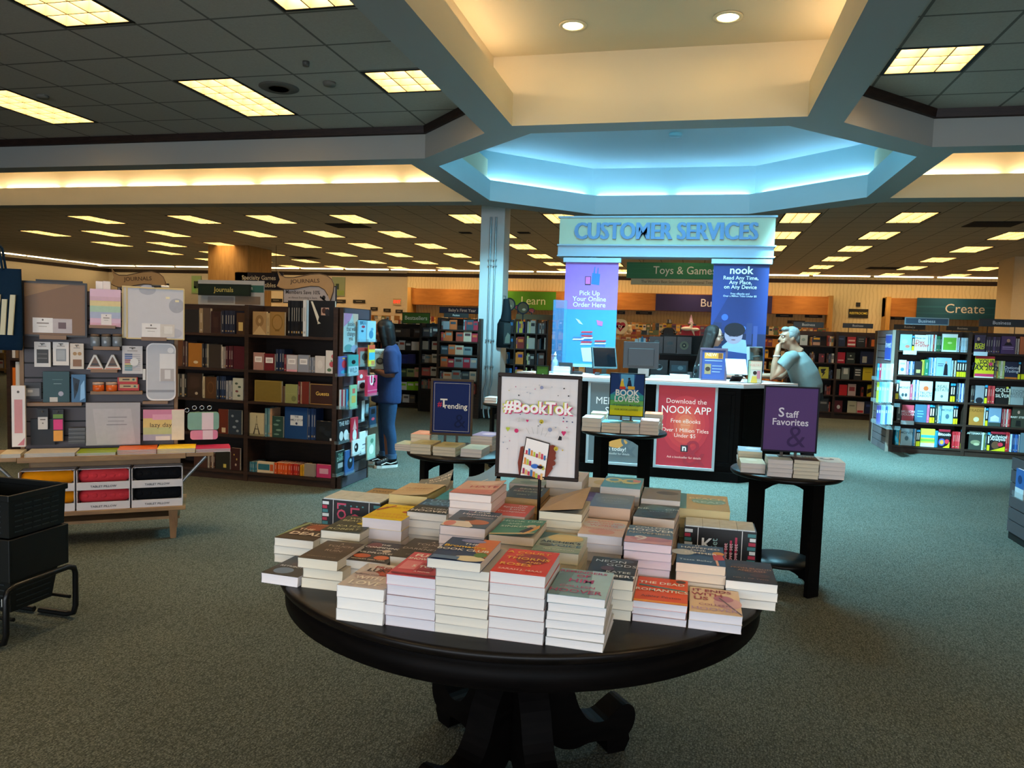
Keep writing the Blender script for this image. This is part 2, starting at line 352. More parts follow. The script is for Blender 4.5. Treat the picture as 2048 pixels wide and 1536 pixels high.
for i in range(4):
    x = -7+i*3.5
    b = MB().box(x, x+3.5, -6.26, -6.18, .35, .43, fr).box(x, x+3.5, -6.26, -6.18, 2.82, 2.9, fr).box(x, x+.08, -6.26, -6.18, .43, 2.82, fr).box(x+3.42, x+3.5, -6.26, -6.18, .43, 2.82, fr)
    b.poly([(x+.08, -6.22, .43), (x+3.42, -6.22, .43), (x+3.42, -6.22, 2.82), (x+.08, -6.22, 2.82)], emis('#dbe6f2', FRONT_E))  # glowing pane added out of view as fill for surfaces facing the camera
    struct(b, 'window_%d' % (i+1), 'unseen glowing window added for fill behind the camera')
tr = MB(); struct((molding(tr, [(-11.25, 28.5), (14.5, 28.5)], 3.58, 3.72, .05, trimw), molding(tr, [(-25.6, 28.7), (-11.25, 28.7)], 3.58, 3.72, .05, trimw), tr)[2], 'trim_3', 'dark crown trim along the back wall')
tr = MB(); struct((molding(tr, [(-25.6, -6), (-25.6, 28.7)], 3.58, 3.72, .05, trimw), tr)[1], 'trim_4', 'dark crown trim along the left wall')
b = MB()
for i in range(20): b.box(-25.3+i*1.95, -25.3+i*1.95+1.8, 27.75, 27.87, ZC-.035, ZC-.003, emis('#ffe2ae', 9))
tag(b.build('wall_wash_light'), 'broken line of slim lights on the ceiling before the back wall', 'ceiling light')
b = MB()
for i in range(9): b.box(-24.95, -24.83, 10.2+i*1.95, 12+i*1.95, ZC-.035, ZC-.003, emis('#ffe2ae', 9))
tag(b.build('wall_wash_light'), 'broken line of slim lights on the ceiling along the left wall', 'ceiling light')
# columns
colm = mat('#cfd8d8', .55, 0, .02, 3, .35)
b = MB().box(-3.62, -3.2, 12.5, 12.9, .16, ZC, colm).box(-3.64, -3.18, 12.48, 12.92, 0, .16, mat('#2a2522', .5))
cw = struct(b, 'column', 'white painted square column with two conduits', .01)
for dx in (-3.43, -3.34):
    c = MB().tube([(dx, 12.46, ZC-.36), (dx, 12.46, .62), (dx-.03, 12.44, .5), (dx-.03, 12.44, .12), (dx+.0, 12.4, .02)], .016, mat('#9fb4bb', .35, .7))
    for z in (2.72, 2.62, 1.35, .9): c.box(dx-.03, dx+.03, 12.43, 12.48, z, z+.02, mat('#9fb4bb', .35, .7))
    c.build('conduit', cw)
wood_o = wood('#a8692a', '#bd7c36', .5, 2, (1, 1, 5))
struct(MB().box(-14.3, -12.95, 20, 21.3, 0, ZC, wood('#9a7440', '#b38a50', .5, 2, (6, 6, 1))), 'column', 'square timber clad column in the far left of the shop', .01)
p = onz(2030, 513, ZC); struct(MB().box(p.x, p.x+1.1, p.y, p.y+1, 0, ZC, mat('#c9b592', .7)), 'column', 'beige square column at the far right')
# timber fascia along the back wall and the shelving under it
fas = MB()
for x0, x1 in ((-10.99, 4.66), (6.35, 14.3)):
    fas.box(x0, x1, 28.05, 28.5, 2.46, 3.09, wood_o)
    for x in (x0, x1-.14): fas.box(x, x+.14, 27.9, 28.5, 0, 3.12, wood('#b8863f', '#c99a52', .5, 2, (6, 6, 1)))
struct(fas, 'trim_5', 'orange timber fascia band along the back wall')
# ------------------------------------------------------------------ lamps in the ceiling
blackm = mat('#0c0b0a', .6); louv = mat('#b09c70', .45, .0, .05, 3, .5); tube_e = emis('#ffe2b4', PANEL_E)
def panel_mesh(nx, ny, w, h):
    f = MB(); t = .026
    f.box(0, w, 0, t, -.006, .0, blackm).box(0, w, h-t, h, -.006, 0, blackm).box(0, t, t, h-t, -.006, 0, blackm).box(w-t, w, t, h-t, -.006, 0, blackm)
    d = MB(); q = .006; D = .1
    for i in range(nx+1):
        x = t+(w-2*t)*i/nx; d.prism([(x-q, t), (x+q, t), (x+q, h-t), (x-q, h-t)], -.004, D, louv)
    for j in range(ny+1):
        y = t+(h-2*t)*j/ny; d.prism([(t, y-q), (w-t, y-q), (w-t, y+q), (t, y+q)], -.004, D, louv)
    l = MB().poly([(t, t, D), (t, h-t, D), (w-t, h-t, D), (w-t, t, D)], tube_e)
    return f.mesh('frame'), d.mesh('louver'), l.mesh('lamp')
PM = {(3, 6): panel_mesh(3, 6, .64, 1.22), (3, 3): panel_mesh(3, 3, .64, .61)}

CUT = [[], [], []]
def panel(x, y, k, label, group, area_):
    t = thing('ceiling_light', label, 'ceiling light', Matrix.Translation((x, y, ZC)), group)
    for nm, me in zip(('frame', 'louver', 'lamp'), PM[k]):
        o = bpy.data.objects.new(nm, me); COL.objects.link(o); o.parent = t
    CUT[area_].append((x+.02, y+.02, x+.62, y+(1.22 if k[1] == 6 else .61)-.02))
FX = [-17.93, -15.97, -14.02, -11.4, -9.46, -7.5, -4.9, -2.97, -.42, 1.5, 3.41, 5.95, 7.9]
ROWN = ['nearest', 'second', 'third', 'fourth', 'fifth', 'farthest']
for r in range(6):
    y = 14.42+r*2.44
    for i, x in enumerate(FX):
        if r == 0 and x < -15 or r < 2 and x > 7: continue
        d = ('first left of the white column' if i == 6 else 'beside the white column' if i == 7 else
             ('%s left of the white column' % ORD[7-i-1]) if i < 7 else ('%s right of the white column' % ORD[i-8]))
        panel(x, y, (3, 6), 'ceiling light in the %s row beyond the soffit, %s' % (ROWN[r], d), 'louvred lights in the far tiled ceiling', 2)
for x, y, k, a, lab in ((-4.95, 6.38, (3, 6), 0, 'long louvred ceiling light before the dark trim, between round speaker and left edge'),
                     (-3.03, 6.41, (3, 3), 0, 'square louvred ceiling light beside the beam of the cream well'),
                     (-7.55, 6.38, (3, 6), 0, 'long louvred ceiling light at the far left before the dark trim'),
                     (-4.95, 3.9, (3, 6), 0, 'long louvred ceiling light overhead, cut by the top left corner'),
                     (-3.03, 3.9, (3, 6), 0, 'louvred ceiling light cut by the top edge, left of the cream well'),
                     (-7.55, 3.9, (3, 6), 0, 'louvred ceiling light above the journals, outside to the left'), (-4.95, 1.4, (3, 6), 0, 'louvred ceiling light overhead to the left, nearest'),
                     (-3.03, -1, (3, 6), 0, 'louvred ceiling light behind the photographer, left of the well'), (-4.95, -3.6, (3, 6), 0, 'louvred ceiling light near the front left windows'),
                     (1.44, 6.5, (3, 3), 1, 'square louvred ceiling light right of the cream well'),
                     (4.0, 3.9, (3, 6), 1, 'louvred ceiling light overhead to the right'), (1.9, .5, (3, 6), 1, 'louvred ceiling light beside the photographer, right of the well'),
                     (6.6, 6.4, (3, 6), 1, 'louvred ceiling light far to the right before the trim'), (1.9, -3.6, (3, 6), 1, 'louvred ceiling light near the front right windows')):
    panel(x, y, k, lab, 'louvred lights in the near tiled ceilings', a)
DG = bpy.context.evaluated_depsgraph_get()
for mb, cuts in zip(CEILS, CUT):
    o = struct(mb, 'ceiling', 'grey acoustic tile ceiling'); cb_ = MB()
    for x0, y0, x1, y1 in cuts: cb_.box(x0, x1, y0, y1, ZC-.1, ZC+.2, blackm)
    c = cb_.build('cutter'); m = o.modifiers.new('b', 'BOOLEAN'); m.operation = 'DIFFERENCE'; m.solver = 'EXACT'; m.object = c
    DG.update(); bpy.context.view_layer.update(); DG = bpy.context.evaluated_depsgraph_get()
    me = bpy.data.meshes.new_from_object(o.evaluated_get(DG)); o.modifiers.clear(); o.data = me; bpy.data.objects.remove(c)
# downlights
for px, lab in (((1146, 50), 'round recessed downlight in the cream well, left of the two'), ((1456, 33), 'round recessed downlight in the cream well, right of the two')):
    p = onz(*px, ZW); t = thing('downlight', lab, 'downlight', Matrix.Translation(p), 'downlights in the cream well')
    MB().lathe([(.085, -.001), (.118, -.001), (.118, -.012), (.085, -.012), (.085, -.001)], mat('#d9cfae', .3, .3), 32).build('trim_ring', t)
    MB().lathe([(.0001, -.004), (.086, -.004)], emis('#fff0c8', 9), 32).build('lamp', t)
def disc_(name, px, z, r, h, m, lab, cat, ring=None):
    p = onz(*px, z); b = MB().lathe([(.001, -h), (r*.9, -h), (r, -h*.4), (r, 0), (.001, 0)], m, 28)
    if ring: b.lathe([(r*.5, -h-.002), (r*.55, -h-.003), (r*.6, -h-.002)], ring, 24)
    tag(b.build(name, None, Matrix.Translation(p)), lab, cat)
disc_('ceiling_speaker', (558, 175), ZC, .19, .015, mat('#57534c', .8), 'round perforated speaker in the tiles right of the long light', 'speaker', mat('#3f3c38'))
disc_('smoke_detector', (659, 165), ZC, .06, .03, mat('#6b675e', .6), 'small round detector in the tiles before the square light', 'detector')
disc_('smoke_detector', (85, 191), ZC, .06, .03, mat('#6b675e', .6), 'small round detector above the far left long light', 'detector')
disc_('sprinkler', (612, 123), ZC, .03, .04, mat('#4c4a45', .5), 'small sprinkler head between speaker and top edge', 'sprinkler')
disc_('smoke_detector', (1351, 267), 4.22, .09, .04, mat('#a8bcc4', .6), 'round white detector on the octagon ceiling', 'detector')
for px, lab in (((697, 451), 'dark air vent right below the nearest light row'), ((931, 465), 'small dark vent left of the white column'), ((1048, 465), 'small dark vent right of the white column'),
                ((1985, 448), 'dark air vent in the tiles at the far right'), ((1765, 536), 'dark air vent near the back wall on the right'), ((610, 515), 'dark air vent in the far left ceiling')):
    p = onz(*px, ZC); wv = .14 if 'small' in lab else .42
    b = MB().box(-wv, wv, -wv*.8, wv*.8, -.012, -.002, mat('#15120f', .7))
    for i in range(5): b.box(-wv*.9, wv*.9, wv*(-.7+i*.3), wv*(-.6+i*.3), -.02, -.012, mat('#2c2925', .7))
    tag(b.build('ceiling_vent', None, Matrix.Translation(p)), lab, 'vent')
# ================================================================== tables, stacked paperbacks, signs on stands
ebony = wood('#080605', '#130e0c', .36, 4, (1.5, 10, 10), .2); ebony2 = wood('#060505', '#0d0a09', .5, 4, (2, 2, 12), .06)
WHITE, CREAM, LILAC = '#e6e2da', '#ddd0b4', '#d9d6dc'
# ---- big pedestal table
TX, TY, TZ, TRAD = -.53, 2.466, .76, .80
tb = thing('pedestal_table', 'large round black pedestal table with scrolled feet carrying the paperback stacks', 'table', Matrix.Translation((TX, TY, 0)))
MB().lathe([(.001, TZ-.03), (TRAD-.012, TZ-.03), (TRAD-.002, TZ-.022), (TRAD, TZ-.01), (TRAD-.004, TZ-.002), (TRAD-.012, TZ), (.001, TZ)], ebony, 96).build('table_top', tb)
MB().lathe([(.7, TZ-.03), (TRAD-.025, TZ-.03), (TRAD-.028, TZ-.04), (TRAD-.02, TZ-.043), (TRAD-.022, TZ-.1), (TRAD-.04, TZ-.112), (.7, TZ-.112)], ebony2, 96).build('apron', tb)
MB().lathe([(.001, TZ-.112), (.16, TZ-.112), (.16, TZ-.16), (.14, TZ-.18), (.125, TZ-.24), (.115, TZ-.25), (.115, TZ-.28), (.10, TZ-.3), (.10, TZ-.34), (.068, TZ-.36), (.065, .06), (.001, .06)], ebony2, 8).build('pedestal', tb)
def scroll(n=14):
    c = [(0.10, .53), (.17, .50), (.235, .40), (.275, .28), (.33, .2), (.40, .185), (.46, .225), (.505, .25), (.545, .225), (.555, .165), (.53, .10), (.47, .07), (.40, .085), (.33, .09), (.26, .075), (.18, .10), (.12, .17), (.10, .3)]
    return smooth_closed([(.07+(x-.1)*.84, y*.74) for x, y in c])
def smooth_closed(P, k=3):
    n = len(P); o = []
    for i in range(n):
        p0, p1, p2, p3 = (Vector(P[(i+j-1) % n]) for j in range(4))
        for q in range(k):
            t = q/k; o.append(tuple(.5*((2*p1)+(p2-p0)*t+(2*p0-5*p1+4*p2-p3)*t*t+(3*p1-p0-3*p2+p3)*t**3)))
    return o
for a in (37, 143, 246, 301):
    b = MB(); M_ = Matrix.Rotation(math.radians(a), 4, 'Z') @ Matrix.Rotation(math.pi/2, 4, 'X')
    b.M = M_; b.prism(scroll(), -.052, .052, ebony2); b.prism([(.35, 0), (.42, 0), (.44, .04), (.43, .09), (.34, .08)], -.04, .04, ebony2)
    b.build('foot', tb, None, .008)
# ---- small plank-legged tables
def plank_table(c, label, ang, r=.33, h=.72):
    t = thing('side_table', label, 'table', Matrix.Translation((c[0], c[1], 0)) @ Matrix.Rotation(math.radians(ang), 4, 'Z'), 'small round black display tables')
    MB().lathe([(.001, h-.028), (r-.008, h-.028), (r, h-.02), (r, h-.006), (r-.006, h), (.001, h)], ebony, 64).build('table_top', t)
    w, g = .095, r*.72
    for k in range(4):
        b = MB(); b.M = Matrix.Rotation(math.radians(90*k), 4, 'Z')
        # frame plank tangent to the rim: leg post with curved brackets above and a flared foot
        b.M = b.M @ Matrix.Translation((g, 0, 0)) @ Matrix.Rotation(math.pi/2, 4, 'Z') @ Matrix.Rotation(math.pi/2, 4, 'X')
        b.prism([(-w/2, 0), (w/2, 0), (w/2, h-.028), (-w/2, h-.028)], -.014, .014, ebony2); b.build('leg', t, None, .003)
    for k in range(2):
        b = MB(); b.M = Matrix.Rotation(math.radians(90*k), 4, 'Z') @ Matrix.Rotation(math.pi/2, 4, 'X')
        arc = [(g*math.cos(math.radians(q)), h-.16+.09*math.sin(math.radians(q))) for q in range(0, 181, 20)]
        b.prism([(g, h-.03), (-g, h-.03)]+arc[::-1], -.011+.001*k, .011+.001*k, ebony2)
        arc2 = [(g*math.cos(math.radians(q)), .03+.09*math.sin(math.radians(q))) for q in range(0, 181, 20)]
        b.build('apron', t); M_ = b.M; b = MB(); b.M = M_; b.prism([(-g, .15), (-g, .02)]+arc2[::-1]+[(g, .02), (g, .15)], -.011+.001*k, .011+.001*k, ebony2); b.build('stretcher', t)
    MB().lathe([(.001, .15), (.19, .15), (.195, .158), (.19, .17), (.001, .17)], ebony, 48).build('shelf', t)
    return t
RT, MT, TT = (.60, 4.86), (-.53, 6.36), (-1.46, 4.74)
plank_table(RT, 'small round black table carrying the purple sign and white paperback stacks', 42)
plank_table(MT, 'small round black table before the counter carrying a blue and yellow poster', 45, .36)
plank_table(TT, 'small round black table carrying the navy sign, left of the big poster', 40, .36)
# ---- paperbacks
COVG = .0004
def cover_design(b, w, d, z, des, base, warp=None):
    """des: list of (kind, ...) in cover units: x -1..1 left to right, y -1..1 foot to head."""
    k = 0
    for it in des:
        k += 1; zz = z+.00025*k; q = it[0]
        if q == 'r': b.rect(it[1]*w/2, it[2]*w/2, it[3]*d/2, it[4]*d/2, zz, mat(it[5], .42, 0, .1, 30, .3))
        elif q == 'e': b.ell(it[1]*w/2, it[2]*d/2, it[3]*w/2, it[4]*d/2, zz, mat(it[5], .42, 0, .1, 30, .3))
        elif q == 'p': b.poly([(x*w/2, y*d/2, zz) for x, y in it[1]], mat(it[2], .42, 0, .1, 30, .3))
        elif q == 't': b.text(it[1], it[2]*w/2, it[3]*d/2, it[4]*w, zz, mat(it[5], .4, .0, .02, 5, .3), it[6] if len(it) > 6 else 1, it[7] if len(it) > 7 else .012)
def book_mesh(w, d, t, base, des=(), curl=None):
    """Lying paperback, cover up: spine to the left, foot of the book towards -Y, origin at the middle of its underside."""
    m = mat(base, .42, 0, .05, 20, .3); b = MB(); z = t-COVG
    b.box(-w/2, w/2, -d/2, d/2, 0, COVG, m); b.box(-w/2, -w/2+COVG, -d/2, d/2, 0, t, m)
    if curl:
        cu = curl
        def wp_(p):
            u = max(0, (p.x/w+.5)); v = max(0., .5-p.y/d if cu[1] > 0 else .5+p.y/d)
            return Vector((p.x, p.y, p.z+cu[0]*u**1.8*(.35+.65*v**1.3)))
        b.warp = wp_
    n = 9 if curl else 1
    V = [(-w/2+w*i/n, -d/2+d*j/n, z+h) for h in (0, COVG) for j in range(n+1) for i in range(n+1)]; q = (n+1)**2
    fs = []
    for j in range(n):
        for i in range(n):
            a = j*(n+1)+i; fs += [(a, a+n+1, a+n+2, a+1), (q+a, q+a+1, q+a+n+2, q+a+n+1)]
    rim = [i for i in range(n+1)]+[j*(n+1)+n for j in range(1, n+1)]+[n*(n+1)+i for i in range(n-1, -1, -1)]+[j*(n+1) for j in range(n-1, 0, -1)]
    fs += [(rim[i], rim[(i+1) % len(rim)], q+rim[(i+1) % len(rim)], q+rim[i]) for i in range(len(rim))]
    b.add(V, fs, m)
    cover_design(b, w, d, z+COVG+.0002, des, base)
    return b
PB = {}
def block_mesh(w, d, t, pg):
    k = (round(w, 3), round(d, 3), round(t, 4), pg)
    if k not in PB:
        b = MB(); i = .0009; m = pages(pg)
        n = 6; z0, z1 = COVG, t-COVG-.0006     # the fore edges bow a little
        xs = [-w/2+COVG, w/2-i]; ys = [-d/2+i, d/2-i]
        ring = [(xs[0], ys[0], 0), (xs[1], ys[0], 0), (xs[1], ys[1], 0), (xs[0], ys[1], 0)]
        V = []
        for j in range(n+1):
            f = j/n; bow = -.0012*math.sin(math.pi*f); sk = .0012*(f-.5)
            V += [(xs[0], ys[0]-bow, z0+(z1-z0)*f), (xs[1]+sk, ys[0]-bow+sk, z0+(z1-z0)*f), (xs[1]+sk, ys[1], z0+(z1-z0)*f), (xs[0], ys[1], z0+(z1-z0)*f)]
        fs = [(j*4+q, j*4+(q+1) % 4, j*4+4+(q+1) % 4, j*4+4+q) for j in range(n) for q in range(4)]+[(0, 3, 2, 1), (n*4, n*4+1, n*4+2, n*4+3)]
        b.add(V, fs, m); PB[k] = b.mesh('page_block')
    return PB[k]
LOWC = {}
def paperback(loc, rz, w, d, t, base, pg, des=(), curl=None, label='', group=None, cat='book', name='paperback'):
    k = (round(w, 3), round(d, 3), round(t, 4), base)
    if des or curl: me = book_mesh(w, d, t, base, des, curl).mesh('paperback')
    else:
        if k not in LOWC: LOWC[k] = book_mesh(w, d, t, tuple(.2*a_+.5*b_ for a_, b_ in zip(srgb(base), srgb(pg)))).mesh('paperback')
        me = LOWC[k]
    o = bpy.data.objects.new(name, me); COL.objects.link(o); o.location = loc; o.rotation_euler = (0, 0, math.radians(rz))
    tag(o, label, cat, group)
    c = bpy.data.objects.new('page_block', block_mesh(w, d, t, pg)); COL.objects.link(c); c.parent = o
    return o
LEVN = {2: ['bottom', 'top'], 3: ['bottom', 'middle', 'top']}
def stack(nm, where, x, y, z0, z1, n, w, base, pg=WHITE, des=(), curl=None, rz=0, d=None, shift=(0, 0), rev=False, jit=1.):
    """n paperbacks between z0 and z1, the middle of the foot edge of the top one at (x, y). nm names the title copy, where says which stack."""
    d = d or w*1.48; t = (z1-z0)/n
    for i in range(n):
        top = i == n-1
        a = rz+(0 if top else R.uniform(-1.2, 1.2)*jit)
        dx, dy = (shift if top else (0, 0)); jx = 0 if top else R.uniform(-.0025, .0025)*jit; jy = 0 if top else R.uniform(-.001, .003)*jit
        th = math.radians(a); px = x+dx+jx-math.sin(th)*d/2; py = y+dy+jy+math.cos(th)*d/2
        if n == 1: lab = nm+', '+where
        elif top: lab = nm+', top of '+where if len((nm+' top of '+where).split()) <= 16 else nm+', top of its stack'
        else: lab = '%s paperback from bottom in %s' % (ORD[i], where)
        paperback((px, py, z0+t*i), a, w, d, t-.0004, base, pg, des if top else (), curl if top else None, lab, 'paperbacks stacked on the tables')
def px_stack(nm, where, l, r, z, n, base, pg=WHITE, des=(), curl=None, z0=None, d=None, shift=(0, 0), w=None):
    a, b = onz(*l, z), onz(*r, z); c = (a+b)/2; ww = w or (b-a).length
    stack(nm, where, c.x, c.y, TZ if z0 is None else z0, z, n, ww, base, pg, des, curl, math.degrees(math.atan2((b-a).y, (b-a).x))*.5, d, shift)
cl = lambda x, y: (520+x/4, 920+y/4)
cb = lambda x, y: (1000+x/3.5556, 920+y/3.5556)
W_ = '#f2efe8'
def S(nm, where, x, y, z, n, w, base, pg=WHITE, des=(), **k): stack(nm, where, x, y, TZ, z, n, w, base, pg, des, **k)
# front row
S('pale floral paperback titled FROM LUKOV WITH LOVE', 'the front row stack at the left end', -.797, 1.742, .854, 3, .130, '#c9c3c6', '#efece6',
  [('e', .3, .35, .5, .35, '#a8493f'), ('e', -.35, -.05, .5, .35, '#b9a9ad'), ('t', 'FROM', .1, .68, .2, '#a02f35', 1, .02), ('t', 'LUKOV', .15, .42, .26, '#3a2a2c', .9, .02), ('t', 'MARIANA ZAPATA', -.3, .02, .075, '#5a4a52'), ('t', 'WITH', -.1, -.28, .25, W_, .9, .02), ('t', 'LOVE', .0, -.7, .3, W_, .95, .02)])
S('pink paperback with white block lettering', 'the front row stack second from the left end', -.662, 1.752, .894, 5, .136, '#d2546a', LILAC,
  [('t', 'FUNNY', -.05, .72, .25, W_, .9, .03), ('t', 'SHOWMANCE', -.1, .42, .16, W_, .8, .03), ('r', -.85, -.2, -.5, .2, '#e58a98'), ('r', -.1, .5, -.5, .1, '#a83a52'), ('t', '5 TOUR', .2, -.2, .18, W_, 1, .02), ('t', 'A NOVEL', .2, -.62, .08, W_), ('r', -.9, .9, -.9, -.8, '#8c2e46')])
S('blue yellow and orange paperback titled THE BROMANCE BOOK CLUB', 'the tallest front row stack', -.527, 1.748, .952, 8, .138, '#26406e', '#ddd8cb',
  [('p', [(.35, 1), (1, 1), (1, -.6), (.55, -.3), (.2, .2)], '#d9793f'), ('e', .0, .75, .5, .15, '#8a8fc4'), ('e', .45, -.75, .6, .22, '#f0e6c8'), ('e', .75, -.4, .25, .2, '#5f8a4a'), ('t', 'THE', .05, .42, .15, W_, 1, .02), ('t', 'Bromance', -.1, .17, .2, '#f2c52e', 1, .02), ('t', 'BOOK CLUB', -.05, -.12, .18, W_, 1, .02), ('r', -.9, .1, -.95, -.7, '#5b7fae')], shift=(-.02, -.012), jit=.6)
S('bright red paperback titled A COURT OF THORNS AND ROSES', 'the middle front row stack', -.388, 1.752, .931, 6, .139, '#d8321c', '#dcd9d8',
  [('e', .15, .2, .6, .45, '#8f1a12'), ('e', -.2, .35, .25, .3, '#a52216'), ('t', 'A COURT', -.1, .7, .19, '#f3b71f', 1, .015), ('t', 'OF', -.4, .45, .12, '#f3b71f', 1, .015), ('t', 'THORNS', .0, .18, .21, '#f3b71f', 1, .015), ('t', 'AND', .3, -.1, .13, '#f3b71f', 1, .015), ('t', 'ROSES', -.3, -.35, .21, '#f3b71f', 1, .015), ('t', 'SARAH J. MAAS', .0, -.75, .12, '#f6cdb8', 1, .01)], jit=.6)
S('pale teal paperback titled REMINDERS OF HIM in pink', 'the right front row stack', -.243, 1.757, .889, 6, .141, '#7fa7b3', '#e3e0de',
  [('p', [(.2, 1), (1, 1), (1, -1), (.45, -1)], '#a8cfe0'), ('p', [(-1, .5), (-.4, 1), (-.6, -1), (-1, -1)], '#6a8d94'), ('t', 'REMINDERS', -.1, .78, .17, '#b5467a', 1, .015), ('t', 'OF', -.05, .48, .2, '#c02f66', 1, .02), ('t', 'HIM', -.05, .1, .27, '#bb4a80', 1, .02), ('t', 'COLLEEN', -.1, -.35, .15, '#c25f8a', 1, .01), ('t', 'HOOVER', -.1, -.68, .24, '#a8456e', .95, .015)], jit=1.5)
S('black paperback titled NEON GODS', 'the stack behind the right front row stack', -.187, 1.975, .87, 4, .13, '#1c2228', '#e4dfce',
  [('e', .35, .75, .5, .2, '#33465a'), ('t', 'NEON', -.15, .6, .24, '#dfe6ea', 1, .0), ('t', 'GODS', .35, .25, .24, '#dfe6ea', 1, .0), ('e', -.2, -.1, .3, .2, '#5a3a4a'), ('t', 'KATEE', .3, -.4, .18, '#d5dadd'), ('t', 'ROBERT', .3, -.75, .22, '#e8ecee', 1, .01)])
S('bright orange paperback titled THE DEAD ROMANTICS', 'the low stack right of the front row', -.05, 1.982, .817, 3, .141, '#e8561c', LILAC,
  [('r', -1, 1, -1, -.86, '#f4a03a'), ('e', .72, .82, .2, .13, '#3c1e14'), ('p', [(-.9, .35), (.9, .1), (.9, .02), (-.9, .25)], '#2f8a8a'), ('t', 'THE DEAD', -.02, .52, .2, '#fbf3e2', .95, .02), ('t', 'ROMANTICS', .0, -.08, .2, '#fbf3e2', .9, .02), ('t', 'Ashley Poston', .0, -.58, .13, '#5c1c10', 1, .005)])
S('cream and violet flowered paperback titled IT ENDS WITH US', 'the two book stack at the right front', .093, 1.977, .807, 2, .134, '#e9cfb0', LILAC,
  [('e', .5, -.1, .55, .45, '#d9b0b8'), ('e', .35, .2, .4, .25, '#b77a98'), ('p', [(.2, .3), (1, -.9), (.95, -.95), (.15, .25)], '#6e5a68'), ('t', 'IT ENDS', -.1, .75, .22, '#9c2f44', 1, .02), ('t', 'WITH', -.3, .42, .24, '#9c2f44', 1, .02), ('t', 'US', -.55, .07, .26, '#9c2f44', 1, .02), ('t', 'COLLEEN', .0, -.4, .15, '#a86a88', 1, .01), ('t', 'HOOVER', -.05, -.74, .22, '#c9a8c8', 1, .015)])
S('black paperback sprinkled with copper flowers', 'the stack overhanging the right rim', .195, 2.18, .836, 3, .141, '#221c1c', '#efebe2',
  [('e', .2, .1, .55, .25, '#5a3a2c'), ('e', -.2, .45, .5, .2, '#3e2a26'), ('e', .4, -.35, .4, .18, '#4c3228'), ('t', 'FROM BLOOD', .1, .25, .13, '#c98a58', 1, .0), ('t', 'AND ASH', .1, .02, .13, '#c98a58', 1, .0), ('t', 'NO. I  OF TWO', .0, -.7, .1, '#b07a52', 1, .0)])
# second row
S('single dark blue paperback with pale figure', 'lying alone over the left rim', -1.138, 1.93, .79, 1, .122, '#1d2530', '#efe9ea',
  [('e', -.2, -.55, .5, .3, '#5f7ea8'), ('e', .0, .2, .4, .25, '#3a2a34'), ('t', 'RETRIBUTION', .1, -.12, .14, '#dfe3ea', 1, .01)], rz=-3)
S('dark grey brown paperback titled A TOUCH OF RUIN', 'the left stack behind the front row', -1.006, 1.935, .849, 3, .125, '#3a2f2e', '#e4dcc8',
  [('e', .3, .2, .6, .5, '#4a3a38'), ('t', 'A', .0, .75, .13, '#b8a9a4'), ('t', 'TOUCH', .1, .45, .19, '#b8a9a4', 1, .0), ('t', 'OF', .1, .2, .1, '#b8a9a4'), ('t', 'RUIN', .1, -.05, .19, '#b8a9a4', 1, .0), ('t', 'SCARLETT ST. CLAIR', .0, -.75, .08, '#8d7d78')], shift=(-.012, -.004))
S('black paperback with flowers titled THE CONFIDENCE OF WILDFLOWERS', 'the stack left of the darkness title', -.895, 1.99, .838, 3, .134, '#241c1e', '#dfdad0',
  [('e', -.6, .6, .35, .3, '#6e2a26'), ('e', -.5, -.5, .4, .2, '#c0562e'), ('e', .45, -.55, .35, .2, '#d0662e'), ('e', .3, .1, .2, .15, '#c9b8a8'), ('t', 'THE', -.1, .68, .13, W_), ('t', 'CONFIDENCE', .0, .38, .15, W_, 1, .015), ('t', 'OF', -.05, .1, .12, W_), ('t', 'WILDFLOWERS', .0, -.18, .14, W_, 1, .015), ('t', 'MICALEA SMELTZER', .0, -.85, .09, '#d8c8b8')])
S('dark paperback titled A TOUCH OF DARKNESS', 'the stack behind the pink paperback', -.752, 1.99, .862, 3, .136, '#332b2a', '#d9d0c0',
  [('e', .2, .3, .6, .5, '#443632'), ('t', 'A', .1, .7, .13, '#c2b4ac'), ('t', 'TOUCH', .1, .4, .19, '#c2b4ac', 1, .0), ('t', 'OF', .0, .12, .1, '#c2b4ac'), ('t', 'DARKNESS', -.05, -.12, .18, '#c2b4ac', 1, .0), ('t', 'SCARLETT', .0, -.7, .1, '#8d7d78')])
S('black and red paperback titled THE DEAL', 'the stack of three at the left rim', -1.2, 2.118, .84, 3, .136, '#2a1c1c', '#e6e0d2',
  [('e', .2, .5, .7, .4, '#8a3a24'), ('e', -.3, -.2, .6, .3, '#4a2620'), ('p', [(-1, -1), (-.6, 1), (-.8, 1), (-1, .3)], '#8aa27a'), ('t', 'ELLE KENNEDY', .1, .78, .1, '#d8a888'), ('t', 'THE', -.25, .15, .22, '#f2d8c0', 1, .02), ('t', 'DEAL', .1, -.35, .34, '#f2e6d8', 1, .02)])
S('dark green paperback with gold titled WICKED BEAUTY', 'the stack at left before the boxed set', -1.063, 2.165, .865, 4, .136, '#1f2c24', '#dfd9c8',
  [('e', .5, .1, .4, .16, '#d9c52e'), ('t', 'WICKED', .1, .65, .2, '#d8dcb0', 1, .0), ('t', 'BEAUTY', -.1, .35, .2, '#d8dcb0', 1, .0), ('t', 'KATEE', .0, -.35, .22, '#cfd4a8', 1, .0), ('t', 'ROBERT', .0, -.75, .22, '#cfd4a8', 1, .0)], curl=(.006, 1))
